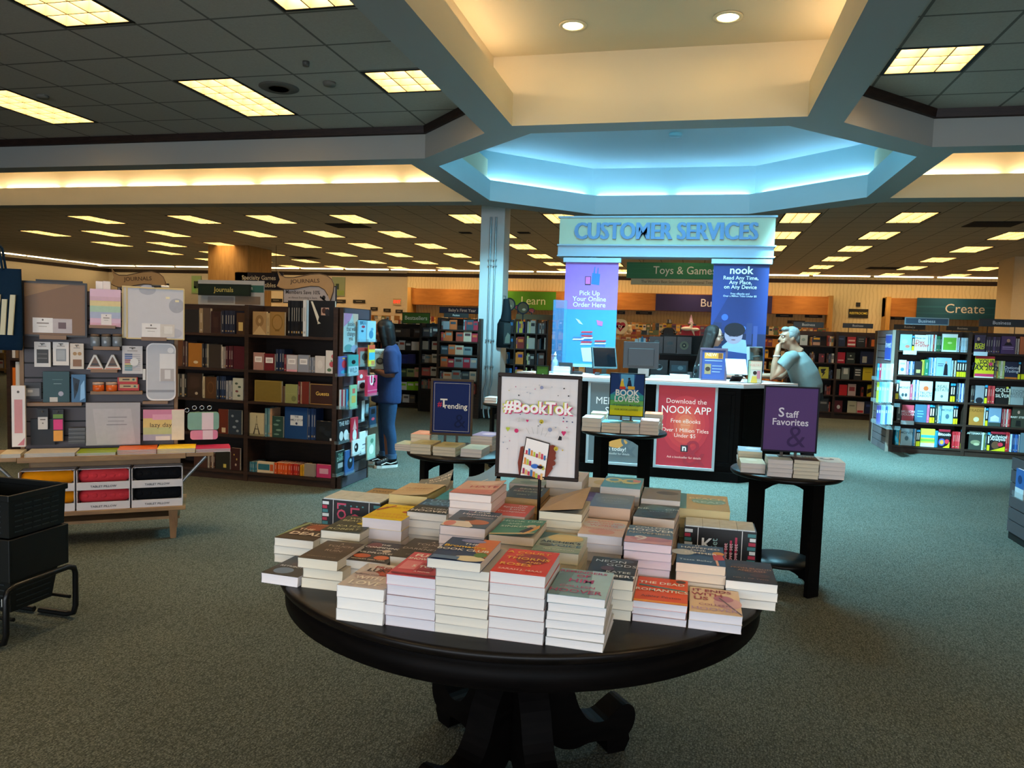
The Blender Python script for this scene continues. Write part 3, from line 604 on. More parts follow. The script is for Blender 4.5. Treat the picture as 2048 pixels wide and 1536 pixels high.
S('pale blue and cream paperback titled ARCHERS VOICE', 'the stack behind the bright red paperback', -.357, 2.1, .89, 4, .138, '#aebfb6', '#e2dcc6',
  [('e', .1, .5, .8, .4, '#d8c790'), ('p', [(-1, 1), (-.3, 1), (-1, .2)], '#3f7078'), ('r', -1, 1, -1, -.55, '#8ca8a0'), ('e', -.55, -.35, .3, .14, '#5c6a68'), ('t', 'ARCHER\u2019S', .0, -.02, .22, '#2a4a5a', .9, .02), ('t', 'VOICE', .3, -.35, .24, '#4a7a98', .95, .02), ('t', 'MIA SHERIDAN', .1, -.78, .1, '#dfe4dc', 1, .01)])
S('navy beach scene paperback titled IT HAPPENED ONE SUMMER', 'the stack in front of the right boxed set', .054, 2.19, .87, 4, .139, '#2f5078', '#e2cfb8',
  [('e', -.75, .1, .5, .3, '#cfd4d2'), ('e', .75, .2, .25, .2, '#e0a040'), ('p', [(.5, .1), (.9, .1), (1, -.4), (.55, -.5)], '#c83a44'), ('p', [(.6, -.5), (.7, -.5), (.75, -1), (.65, -1)], '#e8b8a0'), ('t', 'IT', -.1, .85, .15, W_, 1, .01), ('t', 'HAPPENED', .0, .6, .18, W_, .95, .01), ('t', 'ONE', -.1, .33, .16, W_, 1, .01), ('t', 'SUMMER', .0, .05, .18, W_, 1, .01), ('t', 'Tessa Bailey', -.2, -.7, .14, '#c9d6e2')])
S('slate blue paperback with a kissing couple titled The Love Hypothesis', 'the stack behind the tallest front row stack', -.645, 2.125, .93, 6, .142, '#44586e', '#e3d2cc',
  [('e', .35, -.35, .55, .28, '#b5683c'), ('e', -.2, -.05, .4, .22, '#1f1a1a'), ('p', [(-1, -1), (-1, -.4), (0, -.35), (.4, -.85), (.3, -1)], '#efe4da'), ('e', -.7, -.7, .25, .3, '#d88a84'), ('t', 'The', -.35, .75, .12, '#d8a0b8'), ('t', 'Love', .15, .78, .2, W_, 1, .01), ('t', 'Hypothesis', .2, .48, .19, '#e8dfe6', 1, .01), ('t', 'Ali Hazelwood', .3, .15, .1, '#c9b0c0')])
S('teal paperback with raised cover titled HOOK LINE AND SINKER', 'the stack between couple cover and pale blue cover', -.497, 2.14, .912, 6, .138, '#3f8a78', '#e6d4c0',
  [('p', [(.2, -.9), (.9, .3), (1, -.2), (.6, -1)], '#dfa85a'), ('e', .55, .1, .22, .2, '#d8c8b0'), ('p', [(.2, -.6), (.55, .0), (.75, -.2), (.45, -.8)], '#1f2a30'), ('r', -1, 1, -1, -.88, '#e8d5a0'), ('t', 'HOOK LINE', -.05, .68, .18, '#cfe4d4', 1, .01), ('t', 'AND', -.3, .35, .15, '#cfe4d4', 1, .01), ('t', 'SINKER', -.2, .0, .2, '#cfe4d4', 1, .01)], curl=(.014, 1))
S('pink and peach paperback with pale flowers', 'the stack behind the black Neon title', -.25, 2.29, .90, 5, .139, '#e6cdc0', LILAC,
  [('e', -.6, .3, .4, .4, '#e8e4e2'), ('e', .65, .3, .35, .35, '#cfd4de'), ('e', .0, -.6, .6, .3, '#e0a898'), ('t', 'LOVE', .0, .72, .16, '#e89a9a', 1, .01), ('t', 'AND OTHER', .0, .4, .15, '#e89a9a', 1, .01), ('t', 'WORDS', .0, .1, .18, '#e08a90', 1, .01), ('t', 'CHRISTINA LAUREN', .0, -.3, .1, '#d88a8a')])
S('blue and pink paperback titled NOVEMBER 9', 'the stack of five right of the peach flowers', -.1, 2.21, .91, 6, .139, '#5a7a9a', '#d9c9d0',
  [('r', -1, 1, -1, -.35, '#d8a8b8'), ('e', .1, -.5, .9, .25, '#c890a8'), ('t', 'COLLEEN', .05, .8, .18, '#e8eef2', 1, .01), ('t', 'HOOVER', .0, .48, .27, '#f2f5f7', .95, .02), ('t', 'NOVEMBER', .0, .12, .19, '#d8cfc0', .95, .01), ('t', '9', -.35, -.5, .5, '#f5eaf0', 1.2, .02)])
S('yellow paperback', 'the stack behind the green and gold title', -.952, 2.235, .90, 4, .137, '#f0cf10', '#d8cfd0',
  [('p', [(-1, .2), (-.4, .9), (-.3, .8), (-.9, .0)], '#b9483a'), ('e', .6, .1, .2, .12, '#c9542e'), ('t', 'Things We', -.1, .6, .16, '#d6a818', 1, .01), ('t', 'KRISTEN', .1, -.35, .2, '#e8b020', 1, .01), ('t', 'CALLIHAN', .0, -.68, .2, '#e8b020', 1, .01)])
S('dark blue paperback titled UGLY LOVE', 'the stack of six right of the yellow paperback', -.824, 2.305, .915, 6, .137, '#22303e', '#d6cec2',
  [('r', -1, 1, .0, 1, '#2f5a88'), ('e', .0, .4, .8, .25, '#3f78a8'), ('t', 'UGLY', .1, .72, .32, '#7ab0dc', 1, .02), ('t', 'LOVE', -.05, .25, .34, '#6aa4d8', 1, .02), ('t', 'COLLEEN', .1, -.42, .16, '#dfe4ea', 1, .01), ('t', 'HOOVER', .0, -.76, .24, '#eef0f2', .95, .02)])
S('pale pink paperback with lifted cover reading HATE', 'the tall stack left of the big poster', -.684, 2.33, .985, 9, .143, '#e8bfae', '#eadbd2',
  [('r', -1, 1, -1, -.4, '#d98a84'), ('e', .1, .6, .8, .3, '#f0d4c4'), ('t', 'HATE', .25, .02, .26, '#c85a62', 1.1, .02), ('t', 'ALI HAZELWOOD', .1, -.6, .09, '#f0d0c4')], curl=(.012, -1))
S('orange red paperback titled The Spanish Love Deception', 'the stack behind couple cover and teal cover', -.564, 2.37, .915, 6, .114, '#d8563e', '#e0cfc4',
  [('t', 'THE', .35, .7, .16, W_, 1, .015), ('t', 'Spanish', -.1, .4, .24, W_, 1, .01), ('t', 'Love', .2, .05, .24, W_, 1, .01), ('t', 'Deception', .0, -.35, .2, W_, 1, .01)])
S('black paperback with lifted tan cover titled FINE PRINT', 'the stack right of the poster stand', -.388, 2.362, .942, 7, .141, '#2a2826', '#e0d8c0',
  [('r', -1, 1, -1, 1, '#b79a74'), ('p', [(-1, .3), (-.3, .9), (.2, .5), (.9, .95), (1, .2), (-.8, .0)], '#3a322c'), ('t', 'FINE', .0, .3, .2, '#e8dcc0', 1, .01), ('t', 'PRINT', .1, -.12, .28, '#16120f', 1, .02), ('t', 'LAUREN ASHER', .0, -.7, .1, '#f0e4cc')], curl=(.05, -1))
S('dark green paperback with cream speckled lettering', 'the stack left behind the poster stand', -.575, 2.6, .925, 6, .14, '#2c3028', '#c9a878',
  [('e', -.5, .3, .3, .3, '#5a3a44'), ('e', .5, -.2, .4, .3, '#3f4a38'), ('t', 'BEACH', .1, .5, .2, '#d8d4a8', 1, .01), ('t', 'READERS', .0, .05, .18, '#d8d4a8', 1, .01), ('t', 'EMILY', .0, -.5, .14, '#b8b890')])
S('dusty blue thick paperback', 'the stack right of the poster behind the peach flowers', -.25, 2.55, .93, 4, .144, '#6f88a4', '#d8b8a0',
  [('e', .0, .1, .85, .6, '#7d94ae'), ('t', 'TWISTED', .05, .35, .16, '#93a8c0', 1, .01), ('t', 'LOVE', .0, -.05, .18, '#93a8c0', 1, .01)])
S('dark teal paperback titled KINGDOM', 'the stack right of the dusty blue paperback', -.098, 2.525, .912, 5, .138, '#33464e', '#d9c8b8',
  [('p', [(-1, .1), (-.4, 1), (1, .5), (.6, .0)], '#4f7480'), ('e', .0, -.5, .7, .4, '#1f282c'), ('t', 'KINGDOM', .0, .25, .22, '#dfeaee', 1, .0), ('t', 'WICKED', .2, -.1, .15, '#a8c0c8', 1, .0)], curl=(.008, 1), rz=-4)
# back rows
S('tan paperback with dark brushed lettering', 'the stack behind the left boxed set', -1.19, 2.68, .85, 3, .139, '#b09468', '#d2c6ae',
  [('r', -1, 1, -1, -.9, '#3a332c'), ('r', -1, 1, .9, 1, '#3a332c'), ('t', 'TWISTED', .0, .4, .2, '#4a3a28', 1, .01), ('t', 'GAMES', .0, -.1, .24, '#4a3a28', 1, .01)])
S('cream paperback with faint lettering', 'the stack behind yellow and dark blue paperbacks', -.972, 2.515, .918, 5, .146, '#d9c4a0', '#d8c48a',
  [('t', 'THE', -.1, .5, .16, '#c9ac84', 1, .01), ('t', 'SUMMER', .0, .1, .2, '#c49a78', 1, .01), ('t', 'I TURNED', .0, -.3, .16, '#c9ac84', 1, .01)], curl=(.01, 1))
S('bright teal paperback with lifted cover', 'the stack behind the dark blue UGLY title', -.815, 2.53, .905, 5, .138, '#2f9cc0', '#cfcac0', [('t', 'EVERY', .2, .2, .2, '#1f6f98', 1, .01), ('t', 'SUMMER', .1, -.2, .2, '#1f6f98', 1, .01)], curl=(.03, 1))
S('grey paperback with lifted cover and white writing', 'the stack behind the cream paperback', -.985, 2.8, .88, 4, .138, '#7c8488', '#cfcac0', [('t', 'BOOK', .3, .5, .25, W_, 1, .01), ('t', 'LOVERS', .2, .1, .22, W_, 1, .01)], curl=(.05, -1), rz=12)
S('pale blue paperback with steeply lifted cover', 'the stack behind the tall pink stack', -.80, 2.83, .90, 5, .138, '#7fb4e0', '#cfcac0', [('r', .1, .5, -.5, -.44, W_)], curl=(.085, -1), rz=8)
S('green and grey patterned paperback', 'the stack behind the tall pink stack, beside the poster stand', -.60, 2.82, .93, 5, .139, '#8fa8a8', '#d8cfc4',
  [('e', -.4, .3, .4, .4, '#5f8288'), ('e', .4, -.1, .5, .3, '#b8c4bc'), ('e', .0, -.6, .5, .25, '#6d8f94')])
S('cream paperback seen from its page edges', 'the stack behind the poster stand', -.455, 2.83, .955, 6, .14, '#cfc8b0', '#e0d6c8', [('r', -.6, .6, -.2, .2, '#a89878')])
S('violet paperback', 'the stack right of the poster behind the tan lifted cover', -.345, 2.79, .885, 4, .07, '#6f5cae', '#d0c8d8', [('e', .3, .2, .25, .2, '#c8b0e8'), ('e', -.4, -.3, .5, .4, '#8f80c4')], d=.2)
S('light blue paperback with yellow lettering and pink edge', 'the stack behind the dusty blue paperback', -.235, 2.775, .955, 6, .148, '#5fb0cc', '#d0c8c0',
  [('e', -.5, .3, .45, .4, '#e8e2a0'), ('e', -.5, .3, .25, .22, '#5fb0cc'), ('e', .4, .2, .5, .45, '#e8e2a0'), ('e', .4, .25, .25, .2, '#5fb0cc'), ('r', .5, .9, .1, .5, '#e8a0a8'), ('t', 'readers', .0, -.2, .2, '#dfe8b0', 1, .01)])
S('grey brown photo paperback', 'the stack behind the dark teal paperback', -.085, 2.74, .93, 5, .14, '#8d8474', '#d0c8c0', [('e', .3, .2, .6, .3, '#5c5448'), ('r', -1, 1, .8, 1, '#7fa8b0')])
S('cream and teal paperback with bubble lettering', 'the stack behind the right boxed set', .07, 2.745, .905, 4, .18, '#cfc08a', '#d0c090',
  [('p', [(-1, 1), (-.7, 1), (-.7, -1), (-1, -1)], '#5fa0a8'), ('e', .2, .1, .7, .4, '#8fc4b4'), ('t', 'BEACH', .15, .4, .24, '#efe2a8', 1, .03), ('t', 'READ', .2, -.05, .26, '#bfe4da', 1, .03)])
S('yellow and white paperback', 'the low stack between poster stand and violet paperback', -.33, 3.02, .9, 4, .14, '#d8cf9a', '#d8d0c0', [('e', .0, .0, .5, .5, '#c8b858')], rz=6)
# boxed sets of books
def boxed_set(label, x, y, z0, wd, dp, ht, vertical):
    t = thing('boxed_set', label, 'boxed book set', Matrix.Translation((x, y, z0)), 'slipcased book sets on the big table')
    b = MB(); k = mat('#17181a', .35, 0, .05, 20, .5)
    b.box(-wd/2, wd/2, 0, dp, 0, ht, k); b.M = Matrix.Translation((0, -.0004, 0)) @ UPRIGHT
    cols = ['#b2304a', '#3f7f84', '#d7a0ae', '#b2304a', '#7ea8b4', '#dfe6e6']
    for s in (-1, 1):
        for i in range(7):
            q = .16-.02*(i % 3); x0, x1 = (wd/2*s*(1-.02), wd/2*s*(1-q*1.5)); x0, x1 = min(x0, x1), max(x0, x1)
            b.rect(x0, x1, ht*(.06+i*.13), ht*(.06+i*.13+.1), .0003, mat(cols[(i*2+s) % 6], .4))
        b.rect(min(s*wd*.3, s*wd*.31), max(s*wd*.3, s*wd*.31), 0, ht, .0003, mat('#e8e8e8', .4))
    if vertical:
        b.text('LOVE', -wd*.17, ht*.42, .05, .0004, mat('#c94a68', .4), 1, .02, -math.pi/2); b.text('LOVE', wd*.06, ht*.3, .05, .0004, mat('#c94a68', .4), 1, .02, -math.pi/2)
        for q in range(5): b.ell(-wd*.2+q*wd*.1, ht*.85, .004, .003, .0004, mat('#4f8f96', .4), 8)
    else:
        b.text('K', -wd*.18, ht*.5, .06, .0004, mat('#eef0f0', .4), 1, .015, .0); b.text('Set', -wd*.07, ht*.55, .03, .0004, mat('#a8d0d0', .4), 1, 0, math.pi/2)
        for q in range(3): b.rect(wd*(.07+q*.07), wd*(.10+q*.07), ht*.06, ht*(.6+q*.1), .0004, mat('#c03a5a', .4)); b.text('love set', wd*(.085+q*.07), ht*.33, .02, .0006, mat('#f4dfe4', .4), 1, 0, math.pi/2)
    b.build('slipcase', t)
    c = MB()
    for q in range(4): c.box(-wd/2+.004+q*(wd-.008)/4, -wd/2+.003+(q+1)*(wd-.008)/4, .004, dp-.003, ht, ht+.004, mat('#cfd8da', .6, 0, .2, 40))
    c.build('book_edges', t)
boxed_set('black slipcased book set with pink striped ends reading LOVE, at the left rim', -1.195, 2.52, TZ, .235, .15, .115, True)
boxed_set('black slipcased book set with pink striped ends and Set lettering, at the right rim', .122, 2.6, TZ, .237, .13, .115, False)
# ---- framed signs
def sign(label, M, w, h, bg, des, fcol='#1a1715', fw_=.012, dp=.014, stand=None, name='sign', cat='sign', lit=0):
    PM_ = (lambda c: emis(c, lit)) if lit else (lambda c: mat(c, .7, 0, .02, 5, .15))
    t = thing(name, label, cat, M)
    f = MB(); fm = mat(fcol, .45, .0, .04, 10, .12)
    f.box(-w/2-fw_, w/2+fw_, -dp/2, dp/2, -fw_, 0, fm).box(-w/2-fw_, w/2+fw_, -dp/2, dp/2, h, h+fw_, fm).box(-w/2-fw_, -w/2, -dp/2, dp/2, 0, h, fm).box(w/2, w/2+fw_, -dp/2, dp/2, 0, h, fm)
    f.box(-w/2, w/2, .001, dp/2, 0, h, fm)
    f.build('frame', t, None, .002)
    p = MB(); p.M = UPRIGHT; p.rect(-w/2, w/2, 0, h, .002, PM_(bg)); z = .0024
    for it in des:
        z += .0003; q = it[0]; m_ = None
        X = lambda v: v*w/2
        Y = lambda v: (v+1)/2*h
        if q == 'r': p.rect(X(it[1]), X(it[2]), Y(it[3]), Y(it[4]), z, PM_(it[5]))
        elif q == 'e': p.ell(X(it[1]), Y(it[2]), it[3]*w/2, (it[4]*w/2 if len(it) > 5 else it[3]*w/2), z, PM_(it[-1]))
        elif q == 'p': p.poly([(X(x), Y(y), z) for x, y in it[1]], PM_(it[2]))
        elif q == 't': p.text(it[1], X(it[2]), Y(it[3]), it[4]*w, z, PM_(it[5]), it[6] if len(it) > 6 else 1, it[7] if len(it) > 7 else 0, 0, 3)
    p.build('poster', t)
    if stand: stand(t)
    return t
def box_outline(c, q=.93, lw=.012, h=1.3): return [('r', -q, q, q-lw, q, c), ('r', -q, q, -q, -q+lw, c), ('r', -q, -q+lw*h, -q, q, c), ('r', q-lw*h, q, -q, q, c)]
def pole(z0, z1, r=.006, xs=(0,), br=.06):
    def f(t):
        b = MB()
        for x in xs: b.tube([(x, .004, z0), (x, .004, z1)], r, mat('#17130f', .35, .4), 10)
        b.lathe([(.001, z0), (br, z0), (br, z0+.004), (.001, z0+.006)], mat('#17130f', .35, .4), 24, (xs[0], .004)); b.build('stand', t)
    return f
H = '#c8386a'
RR = random.Random(3); bits = []
for c, n in (('#4a4f78', 9), ('#c8386a', 8), ('#2a2a2e', 9), ('#c9b23a', 6), ('#9aa8b8', 9)):
    for _ in range(n):
        x, y = RR.uniform(-.9, .9), RR.uniform(-.5, .86)
        if .28 < y < .62 or (abs(x+.05) < .5 and y < 0): continue
        bits.append(('e', x, y, RR.choice((.012, .012, .018)), c))
def heart(x, y, s, c): return [('e', x-s*.45, y+s*.3, s*.55, c), ('e', x+s*.45, y+s*.3, s*.55, c), ('p', [(x-s*.95, y+s*.15), (x+s*.95, y+s*.15), (x, y-s*.95)], c)]
def smile(x, y): return [('e', x, y, .055, '#c9b23a'), ('e', x-.018, y+.015, .009, '#3a3418'), ('e', x+.018, y+.015, .009, '#3a3418'), ('p', [(x-.03, y-.008), (x+.03, y-.008), (x, y-.03)], '#3a3418')]
phone = [('p', [(-.44, -1), (-.48, -.75), (-.42, -.42), (-.34, -.4), (-.3, -1)], '#7c3a2c'), ('p', [(.32, -.34), (.44, -.38), (.5, -.55), (.42, -.7), (.44, -.82), (.3, -1.0), (.2, -1)], '#7c3a2c')]
for yy in (-.4, -.5, -.6, -.71): phone.append(('e', .42, yy, .09, .075, '#7c3a2c'))
phone += [('p', [(-.28, -.2), (.35, -.31), (.25, -1), (-.42, -1)], '#1d1a1c'), ('p', [(-.265, -.225), (.325, -.325), (.235, -1), (-.395, -1)], '#f1ece6')]
bk = ['#c23a52', '#3d6fa8', '#d98a3a', '#b5c24a', '#a83a5a', '#e0b070']
for r, y0 in enumerate((-.55, -.75, -.95)):
    phone.append(('p', [(-.32-.03*r, y0+.015), (.29-.03*r, y0-.075), (.285-.03*r, y0-.1), (-.325-.03*r, y0-.01)], '#e0b890'))
    for i in range(8):
        if r == 1 and 3 <= i <= 5: continue
        x = -.28-.03*r+i*.068; yb = y0-.002-.0165*i*.9; hh = .08+.05*((i*7+r*3) % 4)/3
        phone.append(('p', [(x, yb), (x+.05, yb-.008), (x+.055, yb+hh-.008), (x+.005, yb+hh)], bk[(i+r*2) % 6]))
phone += [('e', -.02, -.79, .1, .06, '#3d6fc0'), ('e', .12, -.8, .08, .04, '#2a1f24')]
rays = [('p', [(x0, y0), (x0+.012, y0), (x1+.008, y1), (x1, y1)], '#b8b4b0') for x0, y0, x1, y1 in ((-.2, -.15, -.3, -.02), (-.1, -.14, -.15, 0), (0, -.14, .0, .02), (.1, -.16, .14, 0), (.2, -.18, .28, -.05))]
tt = [('t', '#BookTok', x, y, .205, c, .97, .035) for x, y, c in ((-.015, .413, '#8fb0c0'), (-.03, .407, '#c6c83a'), (.025, .38, H), (.018, .385, H), (0, .4, '#f6f1ee'))]
gridl = [('r', -1, 1, y, y+.003, '#d6d1cf') for y in (-.7, -.45, -.2, .1, .25, .55, .75)]+[('r', x, x+.004, -1, 1, '#d6d1cf') for x in (-.75, -.5, -.25, .02, .3, .55, .8)]
p = onz(1078, 960, 1.045); c_ = ony(1080, 855, 2.575)
sgn = sign('white poster reading #BookTok with phone and hand, black frame on a pole', Matrix.Translation((-.514, 2.575, 1.016)) @ Matrix.Rotation(math.radians(2), 4, 'Z'), .272, .345, '#ddd8d6',
     gridl+bits+rays+phone+tt+heart(.0-.25, .13, .035, H)+heart(.7, -.08, .06, H)+heart(-.75, -.06, .055, '#b5c24a')+smile(.12, .13)+smile(.52, -.4)+[('e', -.52, -.08, .055, H), ('e', .35, -.02, .055, '#8f98b0'), ('e', .1, .82, .045, '#8a90b0'), ('p', [(-.5, .1), (-.42, .1), (-.4, .16), (-.46, .2)], '#c8c4c0'), ('p', [(.56, -.22), (.66, -.22), (.66, -.15), (.6, -.13)], '#26262a')],
     '#2c231f', .013, .016, pole(TZ-1.016, 0, .006, (.012,), .009))
AMP = lambda x, y, s, c: ('t', '&', x, y, s, c, 1, -.005)
def legs2(z0):
    def f(t):
        b = MB(); q = mat('#3a2f22', .4, .3)
        for x in (-.04, .04): b.box(x-.008, x+.008, -.002, .006, z0, 0, q)
        b.box(-.06, .06, -.02, .03, z0, z0+.004, q); b.build('stand', t)
    return f
TTZ = .72
ct = lambda x, y: (740+x/4, 720+y/4)
c_ = ony(902, 866, 4.74)
sign('navy sign reading #Trending in a bronze frame', Matrix.Translation((c_.x, 4.74, c_.z)) @ Matrix.Rotation(math.radians(9), 4, 'Z'), .254, .345, '#1b2a5c',
     box_outline('#d8cfc0')+[AMP(.45, -.55, .52, '#141f45'), ('t', '#', -.63, .1, .2, '#c8324a', 1, .01), ('t', 'T', -.42, .14, .31, '#efe8d8', 1, .02), ('t', 'rending', .22, .04, .2, '#efe8d8', 1, .012)], '#4a3a28', .016, .014, legs2(TTZ-c_.z))
c_ = ony(1577, 901, 4.75)
sign('purple sign reading Staff Favorites in a dark frame', Matrix.Translation((c_.x, 4.75, c_.z)) @ Matrix.Rotation(math.radians(4), 4, 'Z'), .30, .378, '#5d4478',
     [AMP(.25, -.58, .62, '#44315c'), ('t', 'S', -.36, .2, .26, '#ece6ee', 1, .015), ('t', 'taff', .05, .15, .19, '#ece6ee', 1, .012), ('t', 'Favorites', .0, -.1, .19, '#ece6ee', 1, .012)], '#1c1a26', .010, .012, legs2(.825-c_.z))
c_ = ony(1252, 831, 6.27)
sign('blue and yellow stairs poster reading BOOK LOVERS, black frame before the counter', Matrix.Translation((c_.x, 6.27, c_.z)) @ Matrix.Rotation(math.radians(3), 4, 'Z'), .273, .345, '#2a5f94',
     [('r', -1, 1, -1, -.75, '#d8c81a'), ('r', -1, 1, -.75, -.5, '#b4c032'), ('r', -1, 1, -.5, -.25, '#6fae58'), ('r', -1, 1, -.25, 0, '#3a9c88'), ('r', -1, 1, 0, .2, '#2f7fa0'), ('p', [(-1, 1), (-.5, 1), (-.35, .35), (-1, 0)], '#1f3a6c'), ('p', [(1, 1), (.5, 1), (.35, .35), (1, 0)], '#1f3a6c'), ('r', -.4, .4, .3, 1, '#5fa8d0'),
      ('e', -.3, .72, .07, '#e8c890'), ('p', [(-.45, .35), (-.15, .35), (-.25, .68), (-.38, .68)], '#e0c03a'), ('e', .1, .78, .07, '#2a2428'), ('p', [(-.02, .4), (.28, .4), (.2, .72), (.05, .72)], '#1f2a44'), ('r', -.45, -.1, .27, .4, '#c83a2c'), ('r', .05, .45, .27, .42, '#e0b03a'), ('r', -1, 1, -.52, -.49, '#3f8f78'), ('r', -1, 1, -.27, -.24, '#2f8070'),
      ('t', 'BOOK', .0, .08, .26, '#eef0e8', .95, .025), ('t', 'LOVERS', .0, -.22, .24, '#e4e8e0', .9, .025), ('t', 'IT DOESN\u2019T MATTER', .0, -.5, .09, '#4a5a38', 1, .01), ('t', 'FOR BOOK-LOVERS', .0, -.72, .08, '#6a6a28', 1, .01)], '#15181c', .008, .012, legs2(.812-c_.z))
# ---- stacks on the three small tables
gg = lambda x, y: (1080+x/3.2, 640+y/3.2)
gt = lambda x, y: (1400+x/4.041, 860+y/4.041)
def TS(nm, where, l, r, z, n, base, pg=WHITE, des=(), z0=TTZ, **k): px_stack(nm, where, l, r, z, n, base, pg, des, None, z0, **k)
TS('pale blue paperback', 'the taller back stack left of the purple sign', gt(310, 165), gt(505, 180), .815, 5, '#a9c8dc', '#e6dcc0', [('e', .2, .2, .6, .4, '#d8e4ea')])
stack('cream paperback', 'the front stack at the left end under the purple sign', 0.39, 4.682, TTZ, 0.778, 2, 0.142, '#d8d4b8', '#ddd8d4', [('e', .0, .3, .5, .4, '#e6e4d0')])
stack('pale teal paperback', 'the stack of four under the left of the purple sign', 0.536, 4.611, TTZ, 0.822, 4, 0.138, '#b4ccd0', '#ddd6d2', [('e', -.2, .3, .7, .4, '#8fb4c0')])
stack('black paperback with brown lettering', 'the stack of five under the right of the purple sign', 0.681, 4.611, TTZ, 0.829, 5, 0.139, '#2c2320', '#dcd3bc', [('t', 'THE LAST', 0, .4, .2, '#b09a80'), ('t', 'THING HE', 0, 0, .2, '#b09a80')])
stack('white paperback with dark oval', 'the thick stack right of the purple sign', 0.829, 4.654, TTZ, 0.821, 4, 0.14, '#d8d6d2', '#dcd6d2', [('e', -.2, .2, .6, .4, '#7c7474'), ('e', -.2, .3, .3, .2, '#e8dcd6')])
TS('pale yellow paperback', 'the back stack at the left end before the counter', gg(325, 595), gg(425, 600), .84, 4, '#d8d49a', '#e0d8c8', [('e', .2, .0, .6, .5, '#a8c4c8')])
stack('cream paperback', 'the front left stack of the poster table before the counter', -0.778, 6.135, TTZ, 0.833, 3, 0.155, '#d8d4c4', '#dcd4c6', [('e', .2, .0, .6, .5, '#c4ccd0')])
stack('sky blue paperback', 'the second front stack under the stairs poster', -0.618, 6.132, TTZ, 0.802, 3, 0.152, '#5fb0cc', '#dcd0b8', [('e', .2, .0, .6, .5, '#8fc8d8')])
stack('light blue paperback', 'the third front stack under the stairs poster', -0.462, 6.136, TTZ, 0.811, 3, 0.15, '#6fb8d4', '#dcd0c0', [('e', .2, .0, .5, .4, '#c8d8d0')])
stack('pink paperback', 'the front stack at the right end of the poster table', -0.308, 6.15, TTZ, 0.833, 4, 0.148, '#d8a09a', '#e0d0c0', [('e', .2, .0, .6, .5, '#e8c4b0')])
TS('orange paperback', 'the back stack at the right end of the poster table', gg(670, 600), gg(785, 606), .85, 5, '#cc6a44', '#e0d0c0', [('e', .2, .0, .6, .5, '#e09a70')])
TS('orange pink paperback', 'the back stack left of the navy sign', ct(325, 590), ct(480, 598), .82, 4, '#dc9478', '#d9cdb4', [('e', .2, .0, .6, .5, '#e0a48a')])
stack('sage paperback', 'the stack at the left rim beside the navy sign', -1.8, 4.555, TTZ, 0.764, 3, 0.118, '#a8b4a0', '#d6c8b8', [('e', .2, .0, .6, .5, '#b8c0a8')])
stack('olive paperback', 'the front stack below the left edge of the navy sign', -1.655, 4.484, TTZ, 0.785, 3, 0.138, '#a8a47c', '#d8cbb0', [('e', .2, .0, .6, .5, '#989468')])
stack('khaki paperback pulled forward', 'the front stack below the navy sign', -1.495, 4.479, TTZ, 0.778, 3, 0.15, '#a49f74', '#d8ccb2', [('e', .2, .0, .6, .5, '#8f8a60')])
stack('pale green grey paperback', 'the tilted front stack right of the navy sign', -1.325, 4.509, TTZ, 0.772, 2, 0.138, '#b4c0b0', '#dcd4cc', [('e', .2, .0, .6, .5, '#a4b8ac')])
TS('lilac paperback', 'the back stack right of the navy sign', ct(808, 600), ct(975, 615), .82, 5, '#9c8cb4', '#d8c8b8', [('e', .2, .0, .6, .5, '#c8b8d0')])
# ================================================================== bookcases and their books
dk = wood('#2a1d16', '#3d2a20', .5, 3, (2, 2, 12)); dkb = wood('#1a120e', '#281b15', .55, 3, (2, 2, 12)); blk = wood('#0e0c0b', '#191512', .5, 3, (2, 2, 12))
slatm = mat('#4b4650', .5, 0, .05, 6, .4)
def bookcase(label, x0, x1, Y, shelves, top, depth=.32, m=dk, mb=dkb, lip=.025, M=None, group=None, cheeks=(1, 1), lean=0.0):
    t = thing('bookcase', label, 'bookcase', (M or Matrix()) @ Matrix.Translation(((x0+x1)/2, Y, 0)), group); w = (x1-x0)/2; s = .022
    for k, sx in enumerate((-1, 1)):
        if cheeks[k]: MB().box(sx*w-s, sx*w+s, 0, depth, 0, top, m).build('side_panel', t, None, .002)
    MB().box(-w+s, w-s, depth-.012, depth, .06, top, mb).build('back_panel', t)
    for i, z in enumerate(shelves):
        MB().box(-w+s, w-s, .004, depth-.012, z-.018, z, mb).box(-w+s, w-s, 0, .02, z-lip, z-.0005, m).build('shelf', t)
    MB().box(-w+s, w-s, .012, depth-.012, 0, shelves[0]-.03, m).build('kick_board', t)
    MB().box(-w+s, w-s, depth-.05, depth-.013, top-.1, top-.001, m).build('top_rail', t)
    return t
pg_ = pages('#ddd6c6')
def faceout(name, M, w, h, t, col, des, label, cat, group, wrap=False):
    """A book standing with its cover to local -Y, foot at the origin."""
    b = MB(); m = mat(col, .35, 0, .05, 20, .5); q = .0012
    b.box(-w/2, w/2, 0, q, 0, h, m).box(-w/2, w/2, t-q, t, 0, h, m).box(-w/2, -w/2+q, q, t-q, 0, h, m)
    b.box(-w/2+q, w/2-.002, q, t-q, .002, h-.002, pg_)
    b.M = UPRIGHT @ Matrix.Translation((0, h/2, 0)); cover_design(b, w, h, .0003, des, col)
    return tag(b.build(name, None, M), label, cat, group)
SPC = {}
